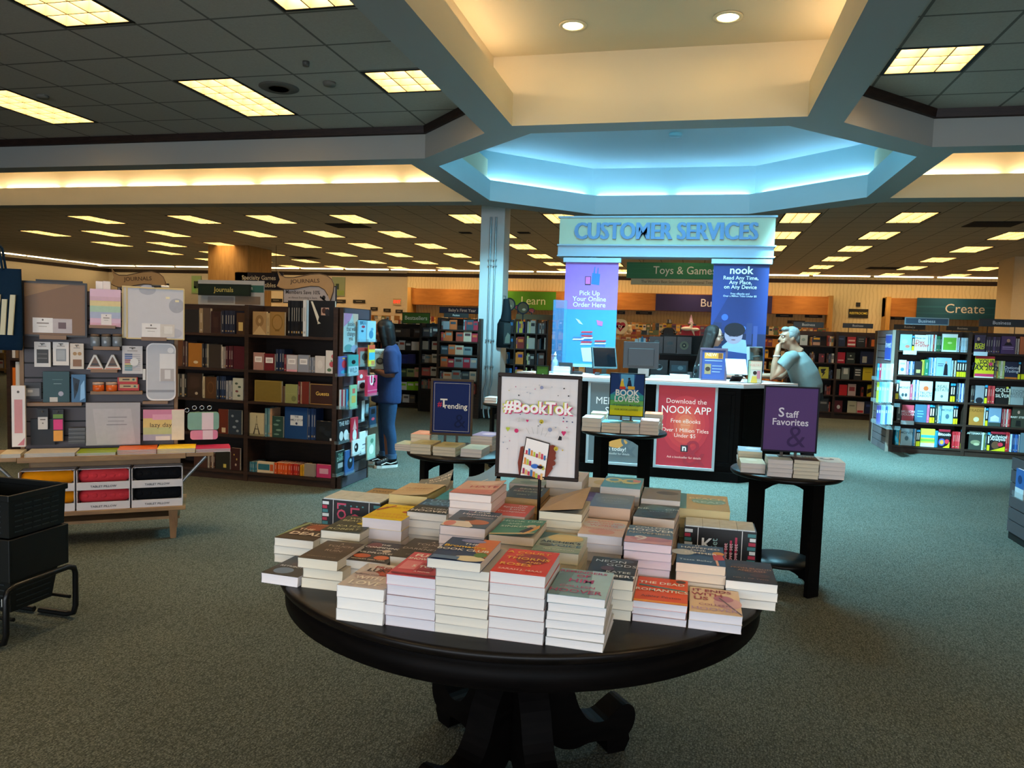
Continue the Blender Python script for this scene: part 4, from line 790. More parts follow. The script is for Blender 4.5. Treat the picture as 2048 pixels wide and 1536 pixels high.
def spine(name, M, t, h, d, col, label, cat, group, deco=None):
    """A book standing with its spine to local -Y."""
    k = (round(t, 3), round(h, 3), round(d, 2), col, deco)
    if k not in SPC:
        b = MB(); m = mat(col, .4, 0, .05, 20, .45); q = .0015
        b.box(-t/2, t/2, 0, q, 0, h, m).box(-t/2, -t/2+q, q, d, 0, h, m).box(t/2-q, t/2, q, d, 0, h, m).box(-t/2+q, t/2-q, q, d-.003, .002, h-.003, pg_)
        b.M = UPRIGHT
        if deco == 'd':
            b.rect(-t/2, t/2, 0, h*.3, .0006, mat('#e8d81e', .4)); b.rect(-t/2, t/2, h*.88, h, .0006, mat('#2f9ed0', .4)); b.rect(-t*.25, t*.25, h*.4, h*.8, .0006, mat('#e8e4d8', .4))
        elif deco != 'n':
            lum = sum(srgb(col)); c2 = '#e6e0d2' if lum < .9 else '#4a3f3a'
            c3 = tuple(.45*a_+.55*b_ for a_, b_ in zip(srgb(c2), srgb(col))); b.rect(-t*.13, t*.13, h*.42, h*.8, .0006, mat(c3, .4)); b.rect(-t*.25, t*.25, h*.08, h*.14, .0006, mat(c3 if deco else '#b08a4a', .4))
        SPC[k] = b.mesh(name)
    o = bpy.data.objects.new(name, SPC[k]); COL.objects.link(o); o.matrix_local = M
    return tag(o, label, cat, group)
def row(conv, Y, z, yb, items, where, name, cat, group, M0=None, inv=None, dep=.15, ft=.025):
    """Items stand on the shelf at height z, front at depth Y; x and top are read off the photograph. where <= 9 words."""
    k = 0
    for it in items:
        kind, xa, xb, yt = it[:4]; a, b = ony(*conv(xa, yb), Y), ony(*conv(xb, yb), Y); h = ony(*conv((xa+xb)/2, yt), Y).z-z; w = b.x-a.x
        if kind == 'f':
            lean = R.uniform(-1, 1)*.6
            k += 1
            faceout(name, Matrix.Translation(((a.x+b.x)/2, Y, z)) @ Matrix.Rotation(math.radians(lean), 4, 'Z'), w-.004, h, it[7] if len(it) > 7 else ft, it[4], it[6] if len(it) > 6 else (), it[5]+', '+where, cat, group)
        else:
            cols = it[4]; n = len(cols); nm = it[5]; t = w/n
            for i in range(n):
                hh = h*(1-.05*((i*5+k) % 3)); k += 1
                lab = (nm if n == 1 else 'leftmost '+nm if i == 0 else 'rightmost '+nm if i == n-1 else ORD[i]+' '+nm)+', '+where
                spine(name, Matrix.Translation((a.x+t*(i+.5), Y+.004*((i*3) % 4), z)), t-.0012, hh, dep, cols[i], lab, cat, group, 'd' if kind == 'd' else (None if i % 2 else 's'))
lz = lambda x, y: (340+x/4, 560+y/4)
rz_ = lambda x, y: (1536+x/4, 560+y/4)
JY, JS, JT = 6.35, [.09, .44, .775, 1.075, 1.41], 1.69
bookcase('dark wood journal bookcase nearest the slatted end panel', -4.12, -3.2, JY, JS, JT, group='journal bookcases')
bookcase('dark wood journal bookcase behind the stationery display, left of the other', -5.04, -4.12, JY, JS, JT, cheeks=(1, 0), group='journal bookcases')
bookcase('dark wood bookcase at the far left behind the stationery display', -6.9, -5.96, JY, JS, JT, cheeks=(1, 1), group='journal bookcases')
bookcase('dark wood bookcase hidden behind the stationery display', -5.94, -5.06, JY, JS, JT, cheeks=(0, 0), group='journal bookcases')
C_R = 'of the right journal bookcase'; C_L = 'of the left journal bookcase'
SH = ['bottom shelf ', 'fourth shelf ', 'middle shelf ', 'second shelf ', 'top shelf ']
def jrow(i, cc, items): row(lz, JY+.03, JS[i], (1530, 1265, 990, 735, 450)[i], items, SH[i]+cc, 'journal', 'journal', 'journals and albums on the journal bookcases')
jrow(4, C_R, [('f', 660, 772, 252, '#a8895e', 'brown map patterned journal', [('e', 0, .2, .6, .5, '#8f7048'), ('p', [(-1, -1), (0, -.2), (1, -1)], '#c2a77c'), ('e', 0, .2, .2, .2, '#b89a6c')]), ('s', 773, 796, 255, ['#b9a074'], 'tan journal spine'), ('f', 797, 918, 255, '#9a7742', 'tan journal with round medallion', [('e', 0, .1, .75, .7, '#84642f'), ('e', 0, .1, .62, .58, '#a07c48'), ('r', -.3, .3, -.65, -.5, '#7a5c2c')]),
 ('s', 940, 1060, 165, ['#15161a', '#1a1b20', '#121316', '#1c1d22', '#101114', '#17181c'], 'black album spine'), ('s', 1062, 1088, 160, ['#cfd4d6'], 'white album spine with black oval'), ('f', 1105, 1318, 165, '#141416', 'large black album with couple photo', [('r', -.05, .55, .2, .62, '#b89684'), ('e', .18, .45, .16, .16, '#4a3028'), ('e', .42, .36, .18, .2, '#2a2a30'), ('p', [(-.85, .95), (-.7, .95), (-.2, .1), (-.3, -.2)], '#d8d2c0'), ('p', [(-.3, -.1), (-.05, -.25), (-.3, -.3)], '#c9c2b0')])])
LW = lambda c='#e8e4e2': [('r', -.7, .7, -.1, .55, c), ('r', -.5, .5, .28, .34, '#8a7f80'), ('r', -.5, .5, .12, .18, '#8a7f80')]
jrow(3, C_R, [('f', 665, 748, 580, '#a87f76', 'pinkish brown journal with white label', LW()), ('f', 750, 838, 590, '#6a2228', 'maroon journal with white label', LW()), ('s', 845, 910, 535, ['#1f2a44', '#232f4c', '#1a2238'], 'navy journal spine'), ('s', 912, 928, 580, ['#7a2830'], 'maroon journal spine'), ('f', 930, 1018, 600, '#b8b4ba', 'pale grey journal with white label and pink foot', LW()+[('r', -1, 1, -1, -.75, '#d89aa4')]), ('f', 1022, 1112, 600, '#8a8f9c', 'blue grey journal with white label', LW()), ('s', 1114, 1155, 605, ['#7a7f8c', '#8f949e', '#6d727e'], 'grey journal spine'),
 ('f', 1158, 1240, 608, '#c9c4c0', 'plain pale journal', [('e', 0, 0, .5, .5, '#d4d0cc')]), ('f', 1243, 1330, 565, '#d6d2cc', 'white journal with red roses', [('e', .4, .5, .35, .18, '#c86a72'), ('e', .2, -.2, .5, .25, '#c0525c'), ('e', -.3, -.7, .4, .15, '#5f7a5a'), ('e', .1, .1, .15, .08, '#6f8a66')])])
jrow(2, C_R, [('f', 675, 892, 805, '#8a7436', 'large olive gold album', [('r', -.92, .92, -.9, .9, '#7c682f')]), ('f', 896, 918, 850, '#5a4430', 'narrow brown journal'), ('f', 920, 1020, 835, '#8c8f58', 'sage green journal with plant drawing', [('e', .4, -.5, .4, .3, '#6f7448'), ('r', -.9, .9, .0, .03, '#a4a46c')]), ('s', 1024, 1050, 815, ['#6a2422', '#a8846c'], 'maroon journal spine'), ('f', 1052, 1112, 815, '#6e2a20', 'plain red brown journal'), ('f', 1116, 1312, 830, '#3a2018', 'dark brown guest book with gold lettering', [('r', -.96, .96, .9, .95, '#b08a4a'), ('r', -.96, .96, -.95, -.9, '#b08a4a'), ('r', -.97, -.94, -.95, .95, '#b08a4a'), ('r', .94, .97, -.95, .95, '#b08a4a'), ('t', 'Guests', .05, .05, .2, '#e0b85a', 1, .01)])])
EIF = [('r', -1, 1, -1, -.8, '#8f8a6a'), ('p', [(-.5, -.85), (-.3, -.85), (-.08, -.1), (-.02, .6), (.02, .6), (.08, -.1), (.3, -.85), (.5, -.85), (.1, .0), (.03, .8), (-.03, .8), (-.1, .0)], '#4a4238'), ('r', -.3, .3, -.42, -.36, '#4a4238'), ('r', -.16, .16, .0, .05, '#4a4238')]
jrow(1, C_R, [('f', 632, 752, 1065, '#c4bb98', 'cream journal with Eiffel tower drawing', EIF), ('s', 758, 812, 1015, ['#5f8a92', '#7aa4a8', '#c49a78'], 'teal journal spine'), ('f', 815, 905, 1090, '#2c4a44', 'dark green journal with white fern pattern', [('e', -.3, .2, .5, .1, '#6f8f84'), ('e', .2, -.3, .5, .1, '#6f8f84'), ('e', .1, .6, .4, .08, '#6f8f84'), ('e', -.2, -.7, .5, .08, '#6f8f84')]), ('f', 915, 1098, 1020, '#1c4478', 'large blue album with white label', [('r', -.5, .6, -.15, .5, '#d8dce0'), ('t', 'THE', .05, .4, .1, '#3a4a6a'), ('t', 'FAMILY STORY', .05, .2, .11, '#3a4a6a'), ('e', .05, -.02, .1, .08, '#3a4a6a')]), ('s', 1100, 1162, 1030, ['#1f3a66', '#24406c', '#1a3056'], 'navy album spine'), ('f', 1145+20, 1300, 1130, '#15171a', 'black journal with embossed flowers', [('e', -.3, .2, .4, .3, '#22262a'), ('e', .4, -.2, .4, .3, '#22262a'), ('r', .7, .95, -.95, -.7, '#d8d8d8')])])
jrow(0, C_R, [('s', 600, 690, 1455, ['#3a7f8f', '#347585', '#418898', '#2f6c7c', '#3a7f8f', '#347585'], 'teal notebook spine'), ('f', 697, 830, 1455, '#d8c8a8', 'white and teal boxed notebook', [('r', -.9, .5, -.5, .6, '#2f6c7c'), ('r', .55, .95, -.6, .6, '#c85a2c')]), ('s', 834, 960, 1462, ['#d8561c', '#e0621f', '#d8561c', '#c94a18', '#d8561c', '#d04c1a'], 'orange notebook spine'), ('s', 962, 1035, 1468, ['#c02c1c', '#b82820', '#c02c1c', '#8a2420'], 'red notebook spine'), ('s', 1040, 1070, 1470, ['#d89a1c', '#d8a42c'], 'yellow notebook spine'), ('f', 1072, 1160, 1470, '#8f8478', 'tan boxed notebook'), ('f', 1170, 1292, 1478, '#c8386a', 'pink boxed notebook', [('r', -.6, .6, -.4, .4, '#d8a0b0')])])
jrow(4, C_L, [('f', 120, 232, 235, '#2c2a2a', 'dark grey journal'), ('s', 234, 264, 215, ['#a08a6c'], 'tan wrapped journal spine'), ('f', 266, 324, 225, '#5a4a40', 'brown wrapped journal'), ('f', 326, 408, 250, '#3a2420', 'dark maroon journal with stamped circle', [('e', 0, 0, .6, .5, '#46302a')]), ('s', 410, 520, 235, ['#262a3c', '#2c3044', '#22263a', '#2f3448', '#262a3c'], 'dark navy wrapped spine'), ('f', 530, 612, 262, '#4a3424', 'brown wrapped journal with cream tag', [('r', -.6, .3, -.7, .1, '#c9b070')])])
jrow(3, C_L, [('f', 45, 102, 480, '#6a4630', 'brown wrapped journal'), ('s', 104, 130, 480, ['#4a2a2a', '#7a6a6a'], 'brown wrapped spine'), ('f', 145, 256, 505, '#a8702e', 'orange brown wrapped journal', [('e', .1, -.6, .35, .12, '#d8c4a0')]), ('s', 258, 305, 500, ['#22242a', '#2c2e34', '#8a8474'], 'dark wrapped spine'), ('f', 312, 408, 515, '#3c332c', 'dark brown journal'), ('s', 410, 442, 515, ['#b8b0a8', '#8a8480'], 'pale wrapped spine'), ('s', 444, 500, 520, ['#4a2028', '#521f2a', '#441c24'], 'dark maroon spine'), ('f', 505, 598, 530, '#4e1a22', 'plain maroon journal')])
jrow(2, C_L, [('s', 50, 132, 752, ['#8a8478', '#3a3630', '#a09888', '#22201e'], 'mixed pale and dark spine'), ('f', 135, 258, 745, '#3a2a20', 'dark brown journal with embossed cover', [('e', 0, .2, .7, .5, '#46342a'), ('e', .25, -.65, .2, .12, '#b8a890')]), ('s', 260, 278, 752, ['#b8a888'], 'cream journal spine'), ('f', 280, 370, 775, '#54381f', 'brown journal with oval emblem', [('e', 0, 0, .6, .6, '#6a4a2c'), ('e', 0, 0, .45, .45, '#54381f')]), ('s', 372, 445, 760, ['#22304a', '#1c283e', '#28385a', '#22304a'], 'navy journal spine'), ('s', 447, 498, 790, ['#8f9298', '#a0a2a6', '#808488'], 'grey journal spine'), ('f', 500, 585, 785, '#b8bcae', 'pale journal with dark leaf sprigs', [('e', -.3, .5, .3, .1, '#4a5a4c'), ('e', .3, .2, .3, .1, '#4a5a4c'), ('e', -.2, -.2, .3, .1, '#7a4a4c'), ('e', .2, -.6, .3, .1, '#4a5a4c')])])
jrow(1, C_L, [('f', 385, 465, 1035, '#6a2c1a', 'rust brown journal with cream tag', [('r', -.3, .5, -.9, -.5, '#d8c09a')]), ('f', 467, 572, 1040, '#2f3a48', 'slate journal with pale blossoms', [('e', -.4, .5, .2, .1, '#8f9aa4'), ('e', .3, .1, .25, .1, '#8f9aa4'), ('e', -.1, -.4, .3, .1, '#8f9aa4'), ('e', .4, -.7, .2, .1, '#8f9aa4')]), ('s', 150, 380, 1050, ['#4a3a30', '#2c2622', '#5a4a3c', '#3a302a', '#6a5a4a', '#2c2622', '#4a3a30'], 'brown journal spine')])
jrow(0, C_L, [('f', 190, 300, 1380, '#4a2c22', 'plain brown album'), ('s', 302, 358, 1385, ['#a09080', '#5a3a2c', '#b0a090', '#4a2c22'], 'pale and brown spine'), ('f', 362, 480, 1370, '#26241e', 'dark album with yellow tag', [('r', .1, .5, -.8, -.4, '#c9b85a')]), ('f', 485, 560, 1345, '#3a1a18', 'dark red album with gold dots', [('e', -.3, .4, .12, .08, '#c9a85a'), ('e', .3, 0, .15, .1, '#c9a85a'), ('e', .1, -.5, .2, .12, '#b0a090')])])
# slatted end panel of the journal gondola
def slat_panel(label, M, w, h, m=slatm, ms=dk):
    t = thing('slatwall_display', label, 'display wall', M); b = MB(); n = int(h/.1)
    for i in range(n): b.box(-w/2+.03, w/2-.03, 0, .02, .004+i*h/n, (i+1)*h/n-.006, m)
    b.box(-w/2+.03, w/2-.03, .012, .03, 0, h, blackm); b.build('slats', t)
    for s in (-1, 1): MB().box(s*(w/2-.015)-.015, s*(w/2-.015)+.015, -.004, .034, 0, h, ms).build('edge_post', t)
    return t
def EX(x, y, z): return Matrix.Translation((x, y, z)) @ Matrix.Rotation(math.pi/2, 4, 'Z')
slat_panel('grey slatted end panel of the journal bookcases, hung with pocketed books', EX(-3.135, 6.675, 0), .61, 1.69)
clear = mat('#9fb0b4', .05, 0, .02, 5, .6, alpha=.13)
def pocket(M, w, label, cat='holder', h=.05, d=.07):
    t = MB().box(-w/2, w/2, -d, -d+.003, 0, h, clear).box(-w/2, w/2, -d, 0, 0, .003, clear).box(-w/2, -w/2+.003, -d, 0, 0, h, clear).box(w/2-.003, w/2, -d, 0, 0, h, clear)
    tag(t.build('acrylic_pocket', None, M), label, cat, 'clear pockets on the slatted end panels')
def ex_book(xa, xb, ya, yb, col, lab, des=(), X=-3.1, t=.012, conv=lz, rz=90):
    a, b = onx(*conv(xa, yb), X), onx(*conv(xb, yb), X); h = onx(*conv((xa+xb)/2, ya), X).z-(a.z+b.z)/2
    faceout('book', Matrix.Translation((X, (a.y+b.y)/2, (a.z+b.z)/2)) @ Matrix.Rotation(math.radians(rz), 4, 'Z'), abs(b.y-a.y), h, t, col, des, lab, 'book', 'books in pockets on the end panels')
    px_, lab2 = (-3.135 if rz > 0 else 2.73), lab.split(',')[0]
    if abs(X-px_) > .03: pocket(Matrix.Translation((px_, (a.y+b.y)/2, (a.z+b.z)/2-.0035)) @ Matrix.Rotation(math.radians(rz), 4, 'Z'), abs(b.y-a.y)+.004, 'clear pocket under the '+lab2, d=abs(X-px_)+.012, h=.03) if not lab.endswith('pocket of the business end panel') else None
EP = 'on the journals end panel'
ex_book(1387, 1500, 268, 575, '#a8c8cc', 'tall pastel poster card with lettering, '+EP, [('p', [(-1, 1), (.2, 1), (-.2, .6), (-1, .3)], '#b48ab8'), ('p', [(.2, 1), (1, 1), (1, .2), (.4, .5)], '#c9b8a8'), ('e', -.3, -.8, .6, .2, '#5f9aa0'), ('e', .5, -.85, .5, .2, '#8fa0c0'), ('t', 'Books', 0, .45, .2, '#6f7a80'), ('t', 'that will', 0, .2, .2, '#6f7a80'), ('t', 'change', 0, -.05, .2, '#6f7a80'), ('t', 'you', 0, -.3, .2, '#6f7a80')], -3.125, .004)
ex_book(1505, 1575, 322, 495, '#7fc0dc', 'pale blue book with red and navy birds, '+EP, [('e', .1, .4, .4, .12, '#a8344a'), ('e', -.1, 0, .3, .1, '#2a4a6a'), ('t', 'BIRDS', 0, .75, .25, '#2a5a7a')])
ex_book(1577, 1645, 327, 495, '#9fd0e4', 'pale blue book with blue figure, right of the birds book', [('e', -.1, -.3, .5, .4, '#3f88b0'), ('e', .1, .2, .3, .15, '#5f9ec0')], -3.09)
ex_book(1500, 1592, 540, 690, '#7f8a8a', 'grey red book with skull drawing, '+EP, [('r', -1, 1, .6, 1, '#a83a34'), ('e', .2, 0, .5, .4, '#3a3a3a'), ('r', -1, -.6, -1, .6, '#b04a44')])
ex_book(1590, 1637, 520, 690, '#e0d24a', 'yellow blue and red book, '+EP, [('r', -1, 1, -.4, .3, '#4fb0d0'), ('r', -1, 1, .6, 1, '#d85a3a'), ('r', -.2, .8, -.9, -.5, '#d8884a')], -3.06)
ex_book(1350, 1424, 610, 768, '#5f68b0', 'purple blue book with orange figure, '+EP, [('e', .1, .2, .5, .4, '#c83a4a'), ('e', .0, -.6, .6, .2, '#3f9ac0'), ('r', -.3, .3, .7, .85, '#e0b04a')])
ex_book(1426, 1506, 598, 765, '#3a9a9c', 'teal book with black bird, '+EP, [('e', 0, .3, .4, .2, '#10181c'), ('r', -1, 1, -1, -.1, '#a8c8d4'), ('t', 'WILD', 0, -.5, .3, '#3a5a6a')], -3.07)
ex_book(1500, 1578, 720, 885, '#c8404a', 'red book with black and white riders, '+EP, [('r', -1, 1, -1, .0, '#d8d8d8'), ('e', 0, -.5, .6, .3, '#2a2a2c'), ('e', -.3, .4, .3, .2, '#e8e0e0')])
ex_book(1580, 1655, 765, 925, '#d8386a', 'pink book with white letters leaning out of its pocket', [('t', 'U', -.2, .5, .6, '#f4e8ec', 1, .03), ('t', 'P', .4, .3, .5, '#1a1a1c', 1, .03), ('r', -1, 1, -.5, -.45, '#f4a0b8')], -3.02, .03)
for i in range(4): ex_book(1357+i*14, 1368+i*14, 878, 1032, '#a83a4a' if i % 2 else '#b8b0ac', '%s thin red book left of the blue comic, ' % ORD[i]+EP, (), -3.1, .008)
ex_book(1412, 1462, 872, 1032, '#3f9ad0', 'bright blue comic with white fur drawing, '+EP, [('e', 0, -.4, .8, .35, '#d8e4ea'), ('p', [(-.3, -.2), (0, .4), (.3, -.2)], '#e8eef0')], -3.09)
ex_book(1440, 1494, 840, 1030, '#8fc09a', 'pale green comic with small pictures, '+EP, [('r', -.6, .6, -.5, .1, '#c8a85a'), ('r', -.4, .4, .3, .7, '#c86a5a')], -3.07)
ex_book(1490, 1590, 965, 1130, '#23262a', 'black and white photo book, '+EP, [('r', -.2, .3, -1, 1, '#cfd8dc'), ('r', .4, .9, -.6, .6, '#8fa8b0')])
ex_book(1596, 1648, 1015, 1175, '#1f3a54', 'dark blue book with red marks, '+EP, [('r', -.6, .6, .3, .8, '#10181f'), ('e', 0, -.2, .5, .15, '#c84a5a')], -3.05)
ex_book(1342, 1448, 1110, 1298, '#24262a', 'black book with white crowd sketch, '+EP, [('e', -.5, -.4, .3, .4, '#cfd2d2'), ('e', .2, -.4, .35, .45, '#dadcdc'), ('e', .6, -.6, .3, .3, '#c0c4c4'), ('t', 'THE RIDE', 0, .6, .2, '#c8ccd0')])
ex_book(1448, 1502, 1100, 1290, '#b82c40', 'red book with white bearded figure, '+EP, [('p', [(-.6, 0), (0, .9), (.6, 0)], '#d8a0a0'), ('e', 0, -.5, .6, .5, '#dcdcd8')], -3.08)
ex_book(1458, 1520, 1280, 1400, '#dfe2e2', 'white book with black mask face, '+EP, [('e', 0, 0, .5, .6, '#1f1f22'), ('e', -.15, .1, .15, .2, '#e8e8e8')], -3.06)
ex_book(1515, 1578, 1212, 1392, '#e2e6e8', 'white book with grey brush strokes, '+EP, [('r', -.3, .5, -.2, -.1, '#5a6a7a'), ('r', -.4, .3, -.5, -.45, '#8a949c')], -3.08)
ex_book(1578, 1640, 1240, 1430, '#a8c4b0', 'pale green book with white figures, '+EP, [('e', 0, -.2, .6, .4, '#e4e8e4'), ('e', .1, .5, .4, .2, '#5f8a74')], -3.06)
ex_book(1326, 1396, 1365, 1560, '#1c2c2a', 'black green book at the foot of the journals end panel', [('t', 'THE', 0, .6, .3, '#6fa08f'), ('t', 'DARK', 0, .3, .3, '#8fb0a4'), ('r', -.6, .6, -.4, 0, '#a0a4a4')])
ex_book(1400, 1470, 1358, 1550, '#2f5a94', 'blue book with dark wolf head, foot of the end panel', [('e', .1, -.1, .6, .5, '#14202c'), ('e', .2, .1, .25, .15, '#a8c8e0')], -3.08)
# ---- business gondola on the right
BY, BS, BT = 11.5, [.1, .44, .75, 1.10, 1.44], 1.72
for x0, lab in ((2.79, 'dark bookcase of business books beside the slatted end panel'), (3.71, 'dark bookcase of business books with the tax guide, second from end panel'), (4.63, 'dark bookcase of business books cut by the right edge')):
    bookcase(lab, x0, x0+.92, BY, BS, BT, group='business bookcases', cheeks=(1, x0 > 4.6))
B1, B2 = 'of the end panel business bookcase', 'of the second business bookcase'
def brow(i, cc, items): row(rz_, BY+.03, BS[i], (1330, 1140, 945, 760, 568)[i], items, SH[i]+cc, 'book', 'book', 'books on the business bookcases')
mix = lambda *c: list(c)
brow(4, B1, [('f', 1050, 1147, 435, '#8fc4d8', 'pale blue book', [('e', .3, -.5, .4, .2, '#c87a6a'), ('e', -.2, .1, .5, .3, '#a8d4e0')]), ('d', 1149, 1166, 440, ['#1a1a1c'], 'black and yellow guide spine'), ('f', 1168, 1276, 440, '#dce6ea', 'white book with red Day Trader title', [('t', 'Day', -.2, .1, .42, '#c84a3a', 1, .02), ('t', 'Trader', .1, -.3, .4, '#c84a3a', 1, .02), ('t', 'How to', -.2, .6, .25, '#4a6a7a')]), ('s', 1280, 1342, 438, mix('#cfdde4', '#8fb0c8', '#d8e4e8', '#a03a34', '#c8d8de'), 'pale spine'), ('s', 1345, 1386, 436, mix('#1f6a4a', '#2a7f5a', '#17402f'), 'green spine'), ('f', 1388, 1512, 432, '#dce8e4', 'white and green book', [('r', -.85, .85, -.8, .6, '#6ab43a'), ('e', 0, 0, .3, .12, '#b8d88a')]), ('s', 1515, 1596, 462, mix('#b8d0dc', '#4a4a50', '#c0d8e4', '#a8c8d8', '#c8dce4', '#b0ccd8'), 'pale blue spine')])
brow(3, B1, [('f', 1040, 1102, 640, '#cfe2ea', 'white book with round blue emblem', [('e', 0, -.3, .5, .25, '#4a7a8a'), ('t', 'ONE', 0, .5, .3, '#3a6a80')]), ('s', 1105, 1168, 645, mix('#c88a9a', '#2f6a9a', '#c8d8e0', '#3a5a80'), 'pink and blue spine'), ('f', 1170, 1228, 650, '#1f2224', 'black book with gold title', [('r', -.6, .6, -.7, -.2, '#b8a06a')]), ('s', 1230, 1250, 640, mix('#c8c04a', '#a8b03a'), 'yellow green spine'), ('s', 1252, 1280, 620, mix('#1f7a5a'), 'thick green spine'), ('s', 1284, 1338, 622, mix('#5f98c8', '#dce8ee', '#3f78b0', '#c8dce8'), 'blue and white spine'), ('f', 1340, 1462, 622, '#8fb4d4', 'pale blue book with woman in black', [('p', [(.0, -.9), (.1, .2), (.3, .5), (.5, .2), (.6, -.9)], '#1c1c22'), ('e', .3, .5, .14, .14, '#c8a088'), ('r', -.8, 0, .3, .36, '#3a4a6a'), ('r', -.8, -.1, .1, .16, '#3a4a6a')]), ('s', 1464, 1502, 630, mix('#a8c8dc', '#4a4038', '#d0c8b8'), 'mixed spine'), ('d', 1506, 1590, 628, ['#16181a', '#16181a', '#1c2022', '#16181a'], 'black and yellow guide spine')])
brow(2, B1, [('d', 1015, 1042, 800, ['#141618'], 'black and yellow guide spine'), ('f', 1045, 1132, 810, '#d4e0e6', 'white book with spectacles drawing', [('e', -.3, -.5, .25, .2, '#3a4a50'), ('e', .3, -.5, .25, .2, '#3a4a50'), ('t', 'MONEY', 0, .3, .3, '#4a5a60')]), ('s', 1134, 1152, 820, mix('#c85a74'), 'pink spine'), ('s', 1155, 1200, 800, mix('#c8d4e0', '#4a6a9a', '#d8e0e8'), 'white and blue spine'), ('f', 1205, 1312, 810, '#d8e2e6', 'white book with orange circle', [('e', 0, .25, .4, .25, '#d86a3a'), ('t', 'TRUTH', 0, -.25, .3, '#4a5a64'), ('t', 'ABOUT', 0, -.55, .28, '#4a5a64')]), ('f', 1336, 1442, 815, '#c9d0c4', 'cream book titled REAL ESTATE', [('t', 'REAL', 0, .5, .36, '#5a6a64', 1, .01), ('t', 'ESTATE', 0, .15, .34, '#5a6a64', 1, .01), ('e', 0, -.5, .2, .15, '#6a7a7a')]), ('d', 1456, 1496, 812, ['#16181a', '#16181a'], 'black and yellow guide spine'), ('s', 1508, 1586, 820, mix('#3a4a5a', '#d0dce4', '#2f5a94', '#dce4ea', '#24406a', '#3a6aa8'), 'blue spine at right')])
brow(1, B1, [('s', 1025, 1060, 985, mix('#22261f'), 'thick dark spine'), ('f', 1065, 1162, 1000, '#c8485a', 'pink red book', [('t', 'MILLION', 0, .2, .3, '#f0d8dc', 1, .01), ('t', 'DOLLAR', 0, -.15, .3, '#f0d8dc', 1, .01)]), ('f', 1170, 1264, 996, '#3f6a84', 'slate blue book with blue text', [('r', -.6, .4, .2, .3, '#7ab4d0'), ('r', -.6, .5, -.1, 0, '#7ab4d0'), ('r', -.6, .3, -.4, -.3, '#7ab4d0')]), ('s', 1266, 1286, 995, mix('#d86a94'), 'pink spine'), ('d', 1288, 1330, 992, ['#16181a', '#16181a'], 'black and yellow guide spine'), ('s', 1333, 1382, 1000, mix('#2c3a34', '#c0ccc8', '#5a8a9a'), 'mixed spine'), ('f', 1385, 1476, 1006, '#9fc0d0', 'pale blue book with globe', [('e', 0, -.2, .35, .28, '#4a6a7a'), ('t', 'MONEY', 0, .5, .32, '#4a6a7a')]), ('d', 1478, 1516, 1000, ['#16181a', '#16181a'], 'black yellow spine by the gap')])
brow(0, B1, [('s', 1015, 1042, 1190, mix('#2aa0b8'), 'teal spine'), ('s', 1044, 1054, 1195, mix('#c88a3a'), 'orange spine'), ('f', 1056, 1152, 1188, '#a8ccd8', 'pale blue book with grey globe', [('e', 0, -.15, .32, .28, '#5a7a88'), ('t', 'MONEY', 0, .5, .32, '#4a6a7a')]), ('s', 1154, 1178, 1190, mix('#3a98c8', '#d8e4ea'), 'blue and white spine'), ('d', 1180, 1212, 1185, ['#16181a', '#16181a'], 'black and yellow guide spine'), ('f', 1216, 1330, 1190, '#d8d44a', 'yellow and blue striped guide', [('r', -1, 1, .0, .3, '#3fa0c8'), ('r', -1, 1, -.4, -.15, '#7ab84a'), ('r', -1, 1, -1, -.6, '#dcecf2')]), ('s', 1332, 1356, 1192, mix('#2f9ac8', '#2f9ac8'), 'bright blue spine'), ('f', 1358, 1452, 1195, '#1a181a', 'black and yellow guide titled Bitcoin', [('r', -1, 1, .75, 1, '#a8283a'), ('t', 'Bitcoin', 0, .45, .4, '#f0f0ec', 1, .02), ('e', -.4, -.4, .6, .4, '#4a5ab0'), ('e', -.4, -.4, .35, .25, '#d8a04a'), ('e', .5, -.3, .4, .25, '#d8384a'), ('p', [(-.2, -1), (1, -1), (1, -.3), (.6, -.7)], '#e0d820')]), ('s', 1474, 1532, 1200, mix('#c82a34', '#d8303a', '#c82a34', '#e04a50'), 'red spine'), ('d', 1536, 1570, 1200, ['#16181a', '#16181a'], 'black yellow spine at right')])
brow(4, B2, [('f', 1645, 1736, 440, '#3a2f4a', 'purple black book titled RICH DAD', [('e', -.3, .55, .25, .2, '#b89080'), ('p', [(-.7, .0), (-.5, .35), (.1, .35), (.2, .0)], '#1a1620'), ('t', 'RICH', .0, -.1, .4, '#e0d82a', 1, .03), ('t', 'DAD', .0, -.42, .42, '#e0d82a', 1, .03)]), ('s', 1740, 1856, 448, mix('#2a2034', '#3a2a4a', '#241c30', '#4a3860', '#2f2440', '#3a2c4c'), 'dark purple spine'), ('f', 1860, 1976, 450, '#4a3264', 'purple book with smiling man', [('e', .0, .5, .25, .2, '#b89080'), ('p', [(-.6, -.05), (-.3, .3), (.3, .3), (.6, -.05)], '#1c1824'), ('r', -.8, .8, -.3, -.2, '#a890c0'), ('r', -.8, .8, -.5, -.42, '#a890c0')]), ('s', 1978, 2008, 455, mix('#a89a98', '#4a4044', '#c8c0bc'), 'mixed spine'), ('f', 2011, 2120, 455, '#b8623a', 'orange book')])
